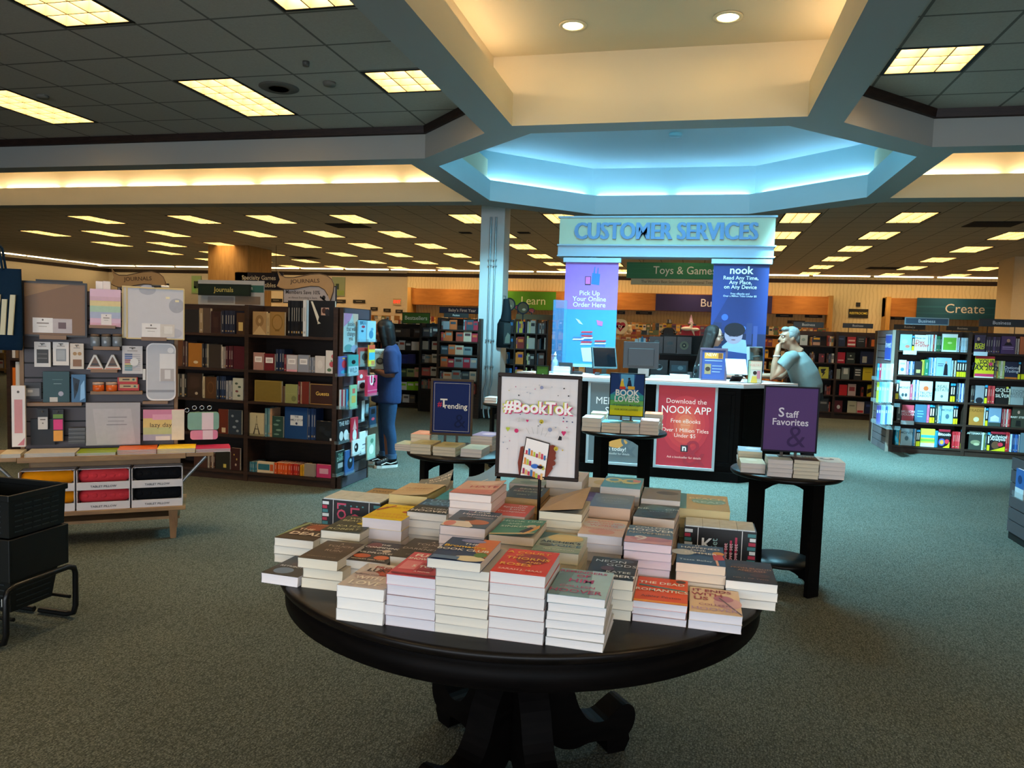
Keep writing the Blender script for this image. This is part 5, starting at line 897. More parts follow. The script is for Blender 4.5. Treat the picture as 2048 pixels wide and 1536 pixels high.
brow(3, B2, [('f', 1650, 1806, 610, '#e8d424', 'large yellow book titled YOUR INCOME TAX 2022', [('r', -1, 1, .78, 1, '#b82a3a'), ('r', -1, 1, -1, -.62, '#d83a6a'), ('r', -1, 1, -1, -.88, '#f0e8d8'), ('t', 'YOUR', .2, .5, .3, '#1f2430', 1, .02), ('t', 'INCOME', -.05, .2, .32, '#1f2430', 1, .02), ('t', 'TAX 2022', .0, -.12, .34, '#1f2430', 1, .02), ('e', .6, .3, .22, .16, '#d83a6a')]), ('s', 1810, 1890, 640, mix('#6a5a4a', '#b8a03a', '#8a9a5a', '#c8c0b0', '#a8b06a'), 'olive and tan spine'), ('f', 1892, 1996, 655, '#1a2440', 'navy book titled Options Trading', [('t', 'Options', 0, .3, .36, '#c8ccd8', 1, .01), ('t', 'Trading', 0, -.1, .36, '#c8ccd8', 1, .01), ('r', -1, 1, -1, -.8, '#c8742a')]), ('d', 1998, 2018, 650, ['#1a1416'], 'black and yellow guide spine'), ('f', 2022, 2110, 655, '#1c1a20', 'black guide', [('r', -1, 1, -1, -.4, '#e0d820')])])
brow(2, B2, [('s', 1620, 1652, 845, mix('#3a3430', '#22242a'), 'dark spine'), ('f', 1656, 1728, 845, '#8f949a', 'grey book with black hills', [('e', 0, -.7, .9, .35, '#22242a')]), ('d', 1730, 1752, 842, ['#22242a'], 'black and yellow guide spine'), ('s', 1755, 1812, 840, mix('#c83a3a', '#a82a34', '#d84a4a'), 'red spine'), ('f', 1820, 1926, 850, '#141614', 'black book titled GOLD & SILVER', [('t', 'GOLD', 0, .55, .42, '#e8e4d8', 1, .01), ('t', '&', 0, .2, .3, '#e8e4d8'), ('t', 'SILVER', 0, -.1, .38, '#e8e4d8', 1, .01), ('e', .7, .85, .2, .12, '#d8c84a')]), ('s', 1928, 1938, 855, mix('#c8c0a8'), 'cream spine'), ('f', 1940, 2046, 856, '#9aa4a4', 'grey book titled STOCK MARKET INVESTING', [('t', 'STOCK', 0, .5, .36, '#6a7474', 1, .01), ('t', 'MARKET', 0, .2, .34, '#6a7474', 1, .01), ('t', 'INVESTING', 0, -.1, .28, '#6a7474', 1, .01)]), ('f', 2050, 2140, 860, '#3a4a5a', 'slate book')])
brow(1, B2, [('f', 1605, 1722, 1006, '#b87a34', 'orange brown book', [('e', 0, -.4, .4, .25, '#d8c8a0'), ('t', 'TRADER', 0, .5, .3, '#8a5a24')]), ('s', 1724, 1734, 1010, mix('#c8d0d0'), 'white spine'), ('d', 1736, 1756, 1010, ['#16181a'], 'black and yellow guide spine'), ('f', 1760, 1862, 1020, '#7f9ab4', 'blue book with white columned building', [('r', -.7, .7, -.5, -.1, '#d0d4d4'), ('p', [(-.8, -.1), (.8, -.1), (0, .2)], '#d8dcdc'), ('r', -1, 1, -1, -.6, '#3a4a44')]), ('s', 1868, 1942, 1025, mix('#8a2a34', '#d8d0c8', '#a8343c', '#c8c0b8', '#c83a3a', '#b83038'), 'red and white spine'), ('f', 1948, 2052, 1018, '#3a3c30', 'dark green book with man and BABY STEPS title', [('e', .0, .5, .2, .16, '#b89080'), ('t', 'BABY STEPS', 0, .0, .24, '#d8d4c8', 1, .02), ('p', [(-.4, -.9), (-.3, -.3), (.4, -.3), (.5, -.9)], '#1c1e1c')]), ('s', 2056, 2130, 1020, mix('#4a4a50', '#8a8a90', '#2c3440'), 'grey spine')])
brow(0, B2, [('f', 1605, 1706, 1210, '#3f443c', 'dark photo book titled AFTERMATH', [('t', 'AFTERMATH', 0, .75, .26, '#e0e0d8', 1, .01), ('e', 0, -.2, .8, .25, '#8a8a6a'), ('e', .2, -.4, .5, .15, '#b8b490')]), ('s', 1708, 1748, 1215, mix('#d0dce4', '#8aa04a', '#4a5a5a'), 'white and green spine'), ('d', 1750, 1772, 1212, ['#16181a'], 'black and yellow guide spine'), ('f', 1775, 1896, 1215, '#1a1618', 'black yellow guide titled Technical Analysis', [('r', -1, 1, .78, 1, '#a8283a'), ('t', 'Technical', 0, .5, .32, '#f0f0ec', 1, .02), ('t', 'Analysis', 0, .22, .32, '#f0f0ec', 1, .02), ('e', -.3, -.4, .55, .4, '#6a4a34'), ('e', .35, -.3, .35, .22, '#d8384a'), ('p', [(-1, -1), (1, -1), (1, -.5), (-.1, -.8)], '#e0d820')]), ('s', 1898, 1930, 1218, mix('#c02a34', '#d83a40'), 'red spine'), ('s', 1936, 2012, 1220, mix('#c8d8e8', '#2f5aa0', '#24406a', '#3a6ab0', '#2a4a84', '#d0dce8'), 'blue and white spine'), ('f', 2016, 2110, 1225, '#6a7a84', 'grey blue book')])
for xx, zz, c_, lab in ((1082, 568, B1, 'top'), (1062, 1128, B1, 'fourth'), (1645, 578, B2, 'top')):
    p = ony(*rz_(xx, zz), BY-.01); tag(MB().box(0, .17, -.006, 0, -.045, .01, mat('#cfe0ea', .4)).build('shelf_tag', None, Matrix.Translation(p)), 'white price card on the %s shelf edge %s' % (lab, c_), 'shelf tag')
def EXR(x, y, z): return Matrix.Translation((x, y, z)) @ Matrix.Rotation(-math.pi/2, 4, 'Z')
slat_panel('grey slatted end panel of the business bookcases with book pockets', EXR(2.73, 11.95, 0), .9, 1.72, mat('#6a6468', .5), mat('#8a7f74', .5))
bookcase('dark bookcase backing onto the business books, facing away', -.92, .92, 0, BS, BT, M=Matrix.Translation((3.71, 12.76, 0)) @ Matrix.Rotation(math.pi, 4, 'Z'), group='business bookcases')
def rxb(xa, xb, ya, yb, col, lab, des=(), X=2.62, t=.01): return ex_book(xa, xb, ya, yb, col, lab, des, X, t, rz_, -90)
ex_book(930, 978, 435, 642, '#2f5ab8', 'upright blue sign card with white mark on the business end panel', [('t', 'Invest', 0, .2, .4, '#e8ecf4'), ('r', -.9, .9, .93, .98, '#c8d4ec'), ('r', -.9, .9, -.98, -.93, '#c8d4ec')], 2.722, .004, rz_, -90)
for g_, (y0, y1, x0, x1, cs, nm) in enumerate(((668, 805, 868, 990, ['#3fb0d8', '#d84a6a', '#c8dce8', '#a8d0e0', '#d0e8f0', '#c0e0ec', '#d8ecf4'], 'upper'), (815, 985, 862, 982, ['#d0d44a', '#7ad0dc', '#a8d8e4', '#c8e4ec', '#9fd0e0', '#d8eef4'], 'middle'), (1000, 1160, 862, 985, ['#5f5aa8', '#6f6ab8', '#9fd0e4', '#c8e4ec', '#4a78b8', '#a8d8e8', '#b8e0ec'], 'lower'))):
    n = len(cs)
    for i, c in enumerate(cs):
        xa, xb = x0+(x1-x0)*i/n, x0+(x1-x0)*(i+1)/n
        rxb(xa, xb, y0, y1-6, c, '%s book from left in the %s pocket of the business end panel' % (ORD[i], nm), [('r', -.5, .5, .2, .5, '#dcecf2')], 2.60+.0, .012)
    a, b = onx(*rz_(x0, y1), 2.62), onx(*rz_(x1, y1), 2.62)
    pocket(EXR(2.728, (a.y+b.y)/2, (a.z+b.z)/2-.01), abs(a.y-b.y)+.06, 'clear acrylic shelf holding the %s books on the business end panel' % nm, d=.17)
# flat topper signs
def topper(label, Y, conv, l, r_, b_, col, txt, tcol, ts=.4, legs=0, sx=1, fcol='#23282c', bold=.01, name='category_sign'):
    a, b = ony(*conv(*l), Y), ony(*conv(*r_), Y); z0 = ony(*conv(l[0], b_), Y).z; w, h = b.x-a.x, max(.04, (a.z+b.z)/2-z0)
    t = thing(name, label, 'sign', Matrix.Translation(((a.x+b.x)/2, Y, z0)))
    p = MB().box(-w/2, w/2, 0, .02, 0, h, mat(fcol, .4)); p.M = UPRIGHT; p.rect(-w/2+.012, w/2-.012, .012, h-.012, .0006, mat(col, .4)); 
    if txt: p.text(txt, 0, h/2, h*ts*1.4, .0012, mat(tcol, .4), sx, bold, 0, 3)
    p.build('panel', t)
    if legs:
        for x in (-w*.3, w*.3): MB().tube([(x, .01, -legs), (x, .01, 0)], .006, mat('#2a2622', .4, .3), 8).build('post', t)
    return t
topper('blue grey Business sign over the end panel bookcase', 11.75, rz_, (1097, 297), (1450, 305), 355, '#2f4f66', 'Business', '#c8dce8', .45, .12, fcol='#8aa4b0')
topper('dark Business sign over the second business bookcase at the right edge', 11.75, rz_, (1692, 311), (2055, 316), 370, '#262c33', 'Business', '#c8ccd4', .45, .12)
# ================================================================== service counter
CZ = 1.05; CP = [(-1.40, 8.22), (.52, 8.22), (1.12, 8.82)]
ctop = mat('#c9a294', .25, 0, .05, 8, .5); cedge = mat('#b9bcc0', .4)
t = thing('service_counter', 'black panelled service counter with pink top under the octagonal ceiling well', 'counter', Matrix.Translation((-.44, 9, 0)))
IV = Matrix.Translation((.44, -9, 0))
def off_line(P, d):
    o = []
    for i, p in enumerate(P):
        p = Vector(p); n_ = []
        if i > 0: q = (p-Vector(P[i-1])).normalized(); n_.append(Vector((q.y, -q.x)))
        if i < len(P)-1: q = (Vector(P[i+1])-p).normalized(); n_.append(Vector((q.y, -q.x)))
        m_ = sum(n_, Vector((0, 0))).normalized(); o.append(tuple(p+m_*d/m_.dot(n_[0])))
    return o
FULL = [(-2.0, 8.82)]+CP
def band(P, d0, d1): return off_line(P, d0)+off_line(P, d1)[::-1]
def cpart(nm, d0, d1, z0, z1, m, bev=0):
    b = MB(); b.M = IV.copy(); b.prism(band(FULL, d0, d1), z0, z1, m); return b.build(nm, t, None, bev)
cpart('body', 0, -.62, .1, CZ-.045, ebony2); cpart('plinth', .035, -.6, 0, .1, ebony2, .004); cpart('edge_trim', .055, -.68, CZ-.045, CZ-.012, cedge, .004); cpart('counter_top', .05, -.675, CZ-.012, CZ, ctop)
for i, (a, b_) in enumerate(zip(FULL[:-1], FULL[1:])):
    a, b_ = Vector((*a, 0)), Vector((*b_, 0)); L_ = (b_-a).length; ang = math.atan2((b_-a).y, (b_-a).x)
    n = 3 if L_ > 1.5 else 1
    for k in range(n):
        q = MB(); q.M = IV @ Matrix.Translation(a) @ Matrix.Rotation(ang, 4, 'Z'); x0, x1 = L_*k/n+.05, L_*(k+1)/n-.05
        for u0, u1, v0, v1 in ((x0, x1, .16, .2), (x0, x1, .93, .97), (x0, x0+.04, .2, .93), (x1-.04, x1, .2, .93)): q.box(u0, u1, -.012, .002, v0, v1, ebony2)
        q.build('panel_molding', t, None, .003)
silver = mat('#b8bec4', .3, .6, .03, 10, .5)
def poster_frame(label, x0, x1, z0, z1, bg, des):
    return sign(label, Matrix.Translation(((x0+x1)/2, 8.19, z0)), x1-x0, z1-z0, bg, des, '#b8bec4', .028, .03, None, 'framed_poster', 'poster', .3)  # emission added so the printed posters read brighter under the counter overhang
glow = [('e', .0, .05, r, r*1.25, c) for r, c in ((.85, '#bf3440'), (.7, '#c83c42'), (.56, '#d04a46'), (.42, '#d95c4c'), (.3, '#e07054'), (.18, '#e68660'))]
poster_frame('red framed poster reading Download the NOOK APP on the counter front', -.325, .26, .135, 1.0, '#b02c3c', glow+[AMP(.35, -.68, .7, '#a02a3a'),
  ('t', 'Download the', 0, .62, .125, '#f0d8d0'), ('t', 'NOOK APP', 0, .4, .19, '#f8ece4', .93), ('t', 'Free eBooks', 0, .13, .105, '#f6e0d4'), ('r', -.16, .16, .035, .04, '#f0d0c0'), ('t', 'Over 1 Million Titles', 0, -.1, .1, '#f6e0d4'), ('t', 'Under $5', 0, -.23, .1, '#f6e0d4'), ('p', [(-.13, -.63), (.13, -.63), (.13, -.46), (-.13, -.46)], '#3a2a34'), ('t', 'n', 0, -.535, .16, '#f4ece8', 1, .03), ('t', 'Ask a bookseller for details', 0, -.77, .055, '#f0c8c0')])
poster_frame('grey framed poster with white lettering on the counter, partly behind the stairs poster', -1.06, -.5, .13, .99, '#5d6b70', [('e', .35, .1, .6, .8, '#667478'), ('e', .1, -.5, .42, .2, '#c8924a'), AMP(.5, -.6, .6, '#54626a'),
  ('t', 'MEMBERS', -.02, .55, .2, '#e4e8e8', .92), ('t', 'SAVE', .0, .3, .2, '#e4e8e8', .92), ('t', 'Join today!', -.0, -.66, .11, '#eef0f0'), ('t', 'Ask a bookseller for details', 0, -.78, .055, '#c8d0d0')])
tag(MB().box(.78, 1.0, 0, .16, 0, .02, mat('#d8a8b0', .4)).box(.78, 1.0, .0, .16, .022, .042, mat('#c890a0', .4)).build('magazine', None, Matrix.Translation((-.1, 8.36, .52))), 'pink magazines on the low ledge at the counter corner', 'magazines') if 0 else None
# ---- overhead sign on two posts
SY = 10.0; sc = lambda x, y: (1080+x/4, 420+y/4)
pale = mat('#cfdcc0', .45, 0, .02, 5, .4); psteel = mat('#a9c4d6', .4, .1, .03, 5, .4)
xl, xr = ony(*sc(160, 55), SY).x, ony(*sc(1888, 60), SY).x
st = thing('overhead_sign', 'wide overhead sign reading CUSTOMER SERVICES on two posts', 'sign', Matrix.Translation((0, SY, 0)))
MB().box(xl, xr, 0, .3, 2.70, 3.06, pale).box(xl-.02, xr+.02, -.03, .33, 3.05, 3.075, psteel).box(xl-.02, xr+.02, -.03, .33, 2.685, 2.705, psteel).build('sign_box', st, None, .004)
MB().box(xl-.015, xr, .01, .29, 2.56, 2.685, psteel).box(xl-.02, xr+.01, -.02, .31, 2.545, 2.562, psteel).build('beam', st, None, .003)
b = MB(); b.M = UPRIGHT; [b.text('CUSTOMER SERVICES', (xl+xr)/2+q, 2.868, .305, .004-abs(q-.001)*.1, mat('#6f9ccc', .4, .1, .03, 6, .4), .80, .004, 0, 3, 'CENTER', .03) for q in (-.011, 0, .011)]; b.build('lettering', st)
for xx in (420, 1570):
    x = ony(*sc(xx, 380), SY).x; MB().box(x-.045, x+.045, .1, .19, 0, 2.56, psteel).build('post', st)
def banner(label, la, ra, zt, zb, bg, des, Y=9.92):
    a, b_ = ony(*sc(*la), Y), ony(*sc(*ra), Y); w = b_.x-a.x
    t = thing('banner', label, 'banner', Matrix.Translation(((a.x+b_.x)/2, Y, zb)), 'printed banners hanging by the counter'); h = zt-zb
    MB().box(-w/2-.03, w/2+.03, -.02, .05, h, h+.06, psteel).build('top_rail', t, None, .003)
    MB().box(-w/2, w/2, -.01, .05, -.04, 0, psteel).build('bottom_rail', t)
    p = MB().box(-w/2, w/2, .012, .016, 0, h, mat(bg, .5)); p.M = UPRIGHT @ Matrix.Translation((0, 0, -.0115)); z = .0006
    for it in des:
        z += .0003; X = lambda v: v*w/2; Yv = lambda v: (v+1)/2*h; q = it[0]
        if q == 'r': p.rect(X(it[1]), X(it[2]), Yv(it[3]), Yv(it[4]), z, mat(it[5], .5))
        elif q == 'e': p.ell(X(it[1]), Yv(it[2]), it[3]*w/2, it[4]*w/2, z, mat(it[5], .5))
        elif q == 'p': p.poly([(X(x), Yv(y), z) for x, y in it[1]], mat(it[2], .5))
        else: p.text(it[1], X(it[2]), Yv(it[3]), it[4]*w, z, mat(it[5], .5), it[6] if len(it) > 6 else 1, it[7] if len(it) > 7 else .008, 0, 3)
    p.build('print', t)
bks = []
for i, (x, y, c) in enumerate(((-.12, -.62, '#d8dce8'), (-.1, -.58, '#c83a4a'), (-.14, -.54, '#3a6ac0'), (-.08, -.5, '#e4e4ec'), (-.1, -.46, '#c83a44'), (-.12, -.42, '#4a7ad0'), (-.1, -.38, '#d8404c'), (-.42, -.53, '#e8e8f0'), (-.42, -.49, '#4a7ac8'), (.42, -.6, '#d8dce8'), (.4, -.65, '#4a6ac0'), (.42, -.55, '#c83a48'))):
    bks.append(('p', [(x-.22, y), (x+.2, y+.008), (x+.24, y+.035), (x-.18, y+.03)], c))
banner('pink and blue banner reading Pick Up Your Online Order Here', (205, 430), (630, 430), 2.46, 1.12, '#3f8fd0', [('r', -1, 1, .08, 1, '#a070c8'), ('p', [(.0, .58), (.3, .56), (.32, .78), (.02, .8)], '#2f70c0'), ('p', [(.06, .78), (.1, .92), (.13, .92), (.12, .78)], '#2f70c0'), ('p', [(.2, .78), (.22, .9), (.25, .9), (.25, .78)], '#2f70c0'), ('r', -.24, -.02, .56, .73, '#1c1c2a'), ('r', -.22, -.04, .58, .72, '#d86ab0'),
   ('t', 'Pick Up', -.05, .40, .125, '#e8e8f6'), ('t', 'Your Online', -.05, .285, .125, '#e8e8f6'), ('t', 'Order Here', -.05, .17, .125, '#e8e8f6'), ('p', [(-.55, -.1), (-.4, -.13), (-.25, -.22), (-.4, -.2)], '#c8dcd0'), ('p', [(.25, -.12), (.5, -.15), (.48, -.24), (.3, -.22)], '#c86ac8'), ('p', [(-.3, -.68), (.35, -.66), (.25, -.95), (-.2, -.95)], '#d0dcf0')]+bks)
banner('dark blue banner reading nook Read Any Time with a boy reading', (1390, 440), (1838, 442), 2.46, 1.12, '#1a2a60', [('p', [(-1, 1), (.2, 1), (-1, -.2)], '#203474'), ('r', -1, 1, -1, -.3, '#161c3c'), ('r', .3, .5, -.5, -.1, '#2a3460'), ('r', .55, .7, -.55, -.15, '#343c70'), ('r', -.9, -.6, -.5, -.1, '#202850'), ('e', -.5, .0, .12, .12, '#3a58b0'), ('e', .2, -.2, .08, .08, '#4a70c8'),
   ('p', [(-.5, -.9), (-.55, -.55), (-.2, -.38), (.3, -.42), (.45, -.9)], '#8fa0c0'), ('e', -.15, -.33, .33, .34, '#a08898'), ('e', -.12, -.23, .38, .26, '#120f1c'), ('e', -.26, -.35, .06, .02, '#3a2c3c'), ('e', -.04, -.35, .06, .02, '#3a2c3c'), ('e', -.15, -.42, .08, .02, '#7a4c58'), ('p', [(-.6, -.62), (.45, -.68), (.4, -.95), (-.6, -.92)], '#2a3a70'),
   ('t', 'nook', .0, .88, .2, '#f0f4fa', 1, .02), ('t', 'Read Any Time,', .0, .74, .098, '#dfe6f2'), ('t', 'Any Place,', .0, .655, .098, '#dfe6f2'), ('t', 'on Any Device', .0, .57, .098, '#dfe6f2'), ('t', 'Free eBooks and', .0, .445, .05, '#c8d0e4'), ('t', 'Over a Million Titles Under $5', .0, .40, .048, '#c8d0e4')], 9.9)
# ---- things on the counter
blk2 = mat('#121316', .35, 0, .05, 20, .5); scr = mat('#0c0e12', .12, 0, .02, 5, .6); grey = mat('#7d858a', .4)
gp = lambda x, y: (1080+x/3.2, 640+y/3.2)
def on_counter(px, back=0.0):
    p = onz(*gp(*px), CZ); y = min(p.y+back, 8.66); return Vector((p.x*y/p.y, y, CZ))
def monitor(label, p, rz, w, h, tilt, back, mcol, stand_h=.1):
    t = thing('monitor', label, 'monitor', Matrix.Translation(p) @ Matrix.Rotation(math.radians(rz), 4, 'Z'))
    MB().lathe([(.001, 0), (.1, 0), (.1, .008), (.02, .016), (.001, .016)], mcol, 24).build('base', t)
    MB().box(-.025, .025, .0, .03, .01, stand_h+.1, mcol).build('neck', t)
    b = MB(); b.M = Matrix.Translation((0, 0, stand_h)) @ Matrix.Rotation(math.radians(tilt), 4, 'X'); b.box(-w/2, w/2, -.035, 0, 0, h, mcol)
    if back: b.box(-w*.36, w*.36, -.06, -.035, h*.1, h*.75, mcol)
    b.build('housing', t, None, .004)
    s = MB(); s.M = b.M.copy()
    if back: s.rect(0, 0, 0, 0, 0, scr); s.v.clear(); s.f.clear(); s.mi.clear(); s.sm.clear(); s.M = b.M @ Matrix.Translation((0, .001, 0)) @ Matrix.Rotation(math.pi, 4, 'Z') @ UPRIGHT
    else: s.M = b.M @ Matrix.Translation((0, -.036, 0)) @ UPRIGHT
    s.rect(-w/2+.015, w/2-.015, .02, h-.015, 0, scr); s.build('screen', t)
monitor('black monitor seen from behind on the counter, before the pink banner', Vector((-.56, 8.62, CZ)), 4, .40, .30, -3, True, blk2)
monitor('grey touch monitor tilted back at the left of the counter', Vector((-.98, 8.72, CZ)), 28, .30, .26, -18, False, mat('#3c4c50', .35), .07)
monitor('grey edged monitor turned sideways beside the cashier', Vector((ony(1508, 740, 8.72).x, 8.72, CZ)), 62, .36, .30, -4, False, mat('#8a9298', .35), .09)
tb_ = MB().box(-.11, .11, -.012, 0, 0, .19, mat('#bcd0dc', .3)); tb_.box(-.06, .06, -.02, .1, -.03, -.022, blk2).box(-.02, .02, 0, .02, -.03, .06, blk2)
M_ = Matrix.Translation((ony(1474, 750, 8.42).x, 8.42, CZ+.085)) @ Matrix.Rotation(math.radians(12), 4, 'Z') @ Matrix.Rotation(math.radians(-32), 4, 'X')
tag(tb_.build('tablet', None, M_), 'pale tablet on a tilted stand beside the framed notice', 'tablet')
c_ = on_counter((1105, 372)); sign('framed notice in blue and orange standing on the counter by the cashier', Matrix.Translation((c_.x, c_.y, CZ+.012)) @ Matrix.Rotation(math.radians(4), 4, 'Z'), .25, .325, '#3c4c84', [('r', -.8, .8, .42, .82, '#c88a3a'), ('t', 'NEW', -.2, .68, .2, '#f0d8a8', 1, .01), ('r', .4, .75, .45, .8, '#7a4a28'), ('r', -.75, -.2, -.65, .05, '#8a7454'), ('e', -.47, -.3, .22, .2, '#3a2c24'), ('r', -.1, .75, -.1, -.05, '#8a94b8'), ('r', -.1, .75, -.3, -.25, '#8a94b8'), ('r', -.1, .6, -.5, -.45, '#8a94b8'), ('r', -.75, .75, .26, .3, '#a8b0cc')], '#5a4a5a', .024, .02)
def cbox(name, label, cat, px, w, d, h, col, back=0., rz=0, extra=None):
    p = on_counter(px, back+d/2); b = MB().box(-w/2, w/2, -d/2, d/2, 0, h, mat(col, .45))
    if extra: extra(b, w, d, h)
    return tag(b.build(name, None, Matrix.Translation(p) @ Matrix.Rotation(math.radians(rz), 4, 'Z'), .002), label, cat)
def stk(cols):
    def f(b, w, d, h):
        z = h
        for c in cols: b.box(-w/2+.004, w/2-.01, -d/2, d/2-.01, z+.001, z+.013, mat(c, .5)); z += .014
    return f
cbox('receipt_printer', 'black receipt printer at the left of the counter', 'printer', (165, 292), .16, .16, .13, '#17181c', .0, 10, lambda b, w, d, h: b.box(-w*.35, w*.35, -d/2-.004, -d/2, h*.4, h*.5, mat('#9fb0b8', .4)))
for i in range(4): 
    p = on_counter((150, 342)); tag(MB().box(-.09, .09, -.06, .06, 0, .021, mat(['#d8d4cc', '#c8d4d8', '#dcd0c8', '#d0ccd4'][i], .6)).build('brochure_stack', None, Matrix.Translation(p+Vector((.0, -.12, .0215*i)))), '%s layer of the brochure pile left on the counter' % ['lowest', 'second', 'third', 'uppermost'][i], 'brochures', 'brochure pile on the counter')
cbox('card_reader', 'black card reader before the tilted monitor', 'card reader', (240, 338), .11, .09, .03, '#101114')
cbox('computer_mouse', 'dark mouse beside the black monitor', 'mouse', (368, 342), .055, .09, .03, '#2a2e34')
cbox('paper_stack', 'white paper stack right of the black monitor', 'papers', (662, 340), .12, .1, .13, '#c8ccd0')
cbox('paper_stack', 'low white paper stack before the dark shelf of boxes', 'papers', (770, 350), .22, .14, .03, '#bfc4c8')
cbox('paper_stack', 'second low white paper stack before the dark shelf of boxes', 'papers', (895, 352), .22, .14, .05, '#c4c8cc')
cbox('notepad', 'pale blue notepad at the counter edge left of the framed notice', 'notepad', (940, 372), .3, .1, .012, '#a8cfe4')
cbox('cup', 'small black cup beside the cashier', 'cup', (958, 350), .05, .05, .08, '#18181c')
b = MB().lathe([(.001, 0), (.035, 0), (.037, .02), (.037, .12), (.03, .15), (.013, .17), (.013, .2), (.001, .2)], mat('#c0d4dc', .08, 0, .02, 5, .6, alpha=.35), 20); b.lathe([(.014, .2), (.016, .2), (.016, .225), (.006, .23), (.006, .25), (.001, .25)], mat('#d8e0e4', .4), 14)
tag(b.build('sanitizer_bottle', None, Matrix.Translation(on_counter((95, 300), .1))), 'clear pump bottle at the left end of the counter', 'bottle')
p = Vector((ony(1116, 740, 8.8).x, 8.8, CZ)); tag(MB().box(-.09, .09, 0, .006, 0, .86, mat('#4a7aa8', .1, 0, .02, 5, .3, alpha=.3)).box(-.1, .1, -.05, .05, 0, .008, psteel).build('clear_screen', None, Matrix.Translation(p) @ Matrix.Rotation(math.radians(35), 4, 'Z')), 'clear plastic screen at the left end of the counter', 'screen')
p = ony(1532, 790, 8.25); sign('small pastel poster of a reader standing at the counter corner', Matrix.Translation((.66, 8.34, CZ+.012)), .135, .235, '#d8c8b8', [('r', -1, 1, .2, 1, '#e8c8b0'), ('r', -1, -.7, -1, 1, '#a8c0a0'), ('e', .0, -.1, .3, .3, '#3a2a24'), ('p', [(-.6, -1), (-.4, -.4), (.3, -.4), (.4, -1)], '#d8b050'), ('r', .3, .8, -.6, .1, '#c87a84'), ('t', 'POETRY', 0, .6, .25, '#e89a8a')], '#1a1a1c', .006, .01)
# ---- shelf of black boxes and red boxes behind the cashier
t2 = thing('display_rack', 'black rack of dark boxes behind the cashier', 'rack', Matrix.Translation((.02, 11.3, 0)))
MB().box(-.5, .5, 0, .3, 0, .06, blk).build('base', t2); MB().box(-.5, .5, .28, .3, .06, 1.55, blk).build('back_panel', t2)
for z in (.3, ony(*(1080+830/3.2, 640+351/3.2), 11.28).z-.001, ony(*(1080+830/3.2, 640+215/3.2), 11.28).z-.001): MB().box(-.5, .5, 0, .28, z-.02, z, blk).build('shelf', t2)
hx = lambda x, y: (1080+x/3.2, 640+y/3.2)
def rackbox(xa, xb, ya, yb, col, lab, des, Y=11.28, t=.06):
    a, b_ = ony(*hx(xa, yb), Y), ony(*hx(xb, yb), Y); h = ony(*hx((xa+xb)/2, ya), Y).z-(a.z+b_.z)/2
    faceout('game_box', Matrix.Translation(((a.x+b_.x)/2, Y, (a.z+b_.z)/2)), b_.x-a.x-.006, h, t, col, des, lab, 'box', 'boxes on shelves behind the counter')
rackbox(695, 785, 105, 212, '#22272a', 'black box with grey leaf print, left of three on the rack', [('e', .1, .3, .4, .3, '#5a6264'), ('e', -.2, -.1, .2, .2, '#4a5254')])
rackbox(787, 870, 105, 214, '#1c2022', 'black box with dark scene, middle of three on the rack', [('e', 0, .2, .5, .2, '#3f484a'), ('r', -.5, .5, -.4, -.3, '#33393c')])
rackbox(872, 968, 108, 218, '#1a1d1f', 'black box with cream starburst, right of three on the rack', [('e', 0, 0, .6, .5, '#6a6450'), ('e', 0, 0, .3, .28, '#1a1d1f'), ('e', 0, .0, .12, .1, '#a89a70')])
rackbox(705, 815, 255, 350, '#24282a', 'black box with pale swirl on the lower rack shelf', [('e', 0, 0, .4, .4, '#8a9294'), ('e', .1, .1, .25, .25, '#24282a')])
rackbox(825, 945, 262, 352, '#22282c', 'slate box on the lower rack shelf', [('r', -.8, .8, -.5, .4, '#3f4c54'), ('e', .2, 0, .3, .3, '#6a767c')])
rackbox(600, 622, 120, 275, '#b83a2c', 'narrow red box left of the rack', [('r', -1, 1, .5, 1, '#d0d8dc')], 11.4)
rackbox(624, 672, 115, 262, '#b0402c', 'orange red box with white top beside the rack', [('r', -1, 1, .55, 1, '#c8d4d8'), ('e', 0, .78, .4, .4, '#2f7a9a'), ('r', -.6, .6, -.2, .1, '#e0a080')], 11.4)
tag(MB().box(-.2, .2, 0, .3, 0, 1.10, blk).build('pedestal_cabinet', None, Matrix.Translation((-.72, 11.4, 0))), 'black cabinet under the red boxes behind the counter', 'cabinet')
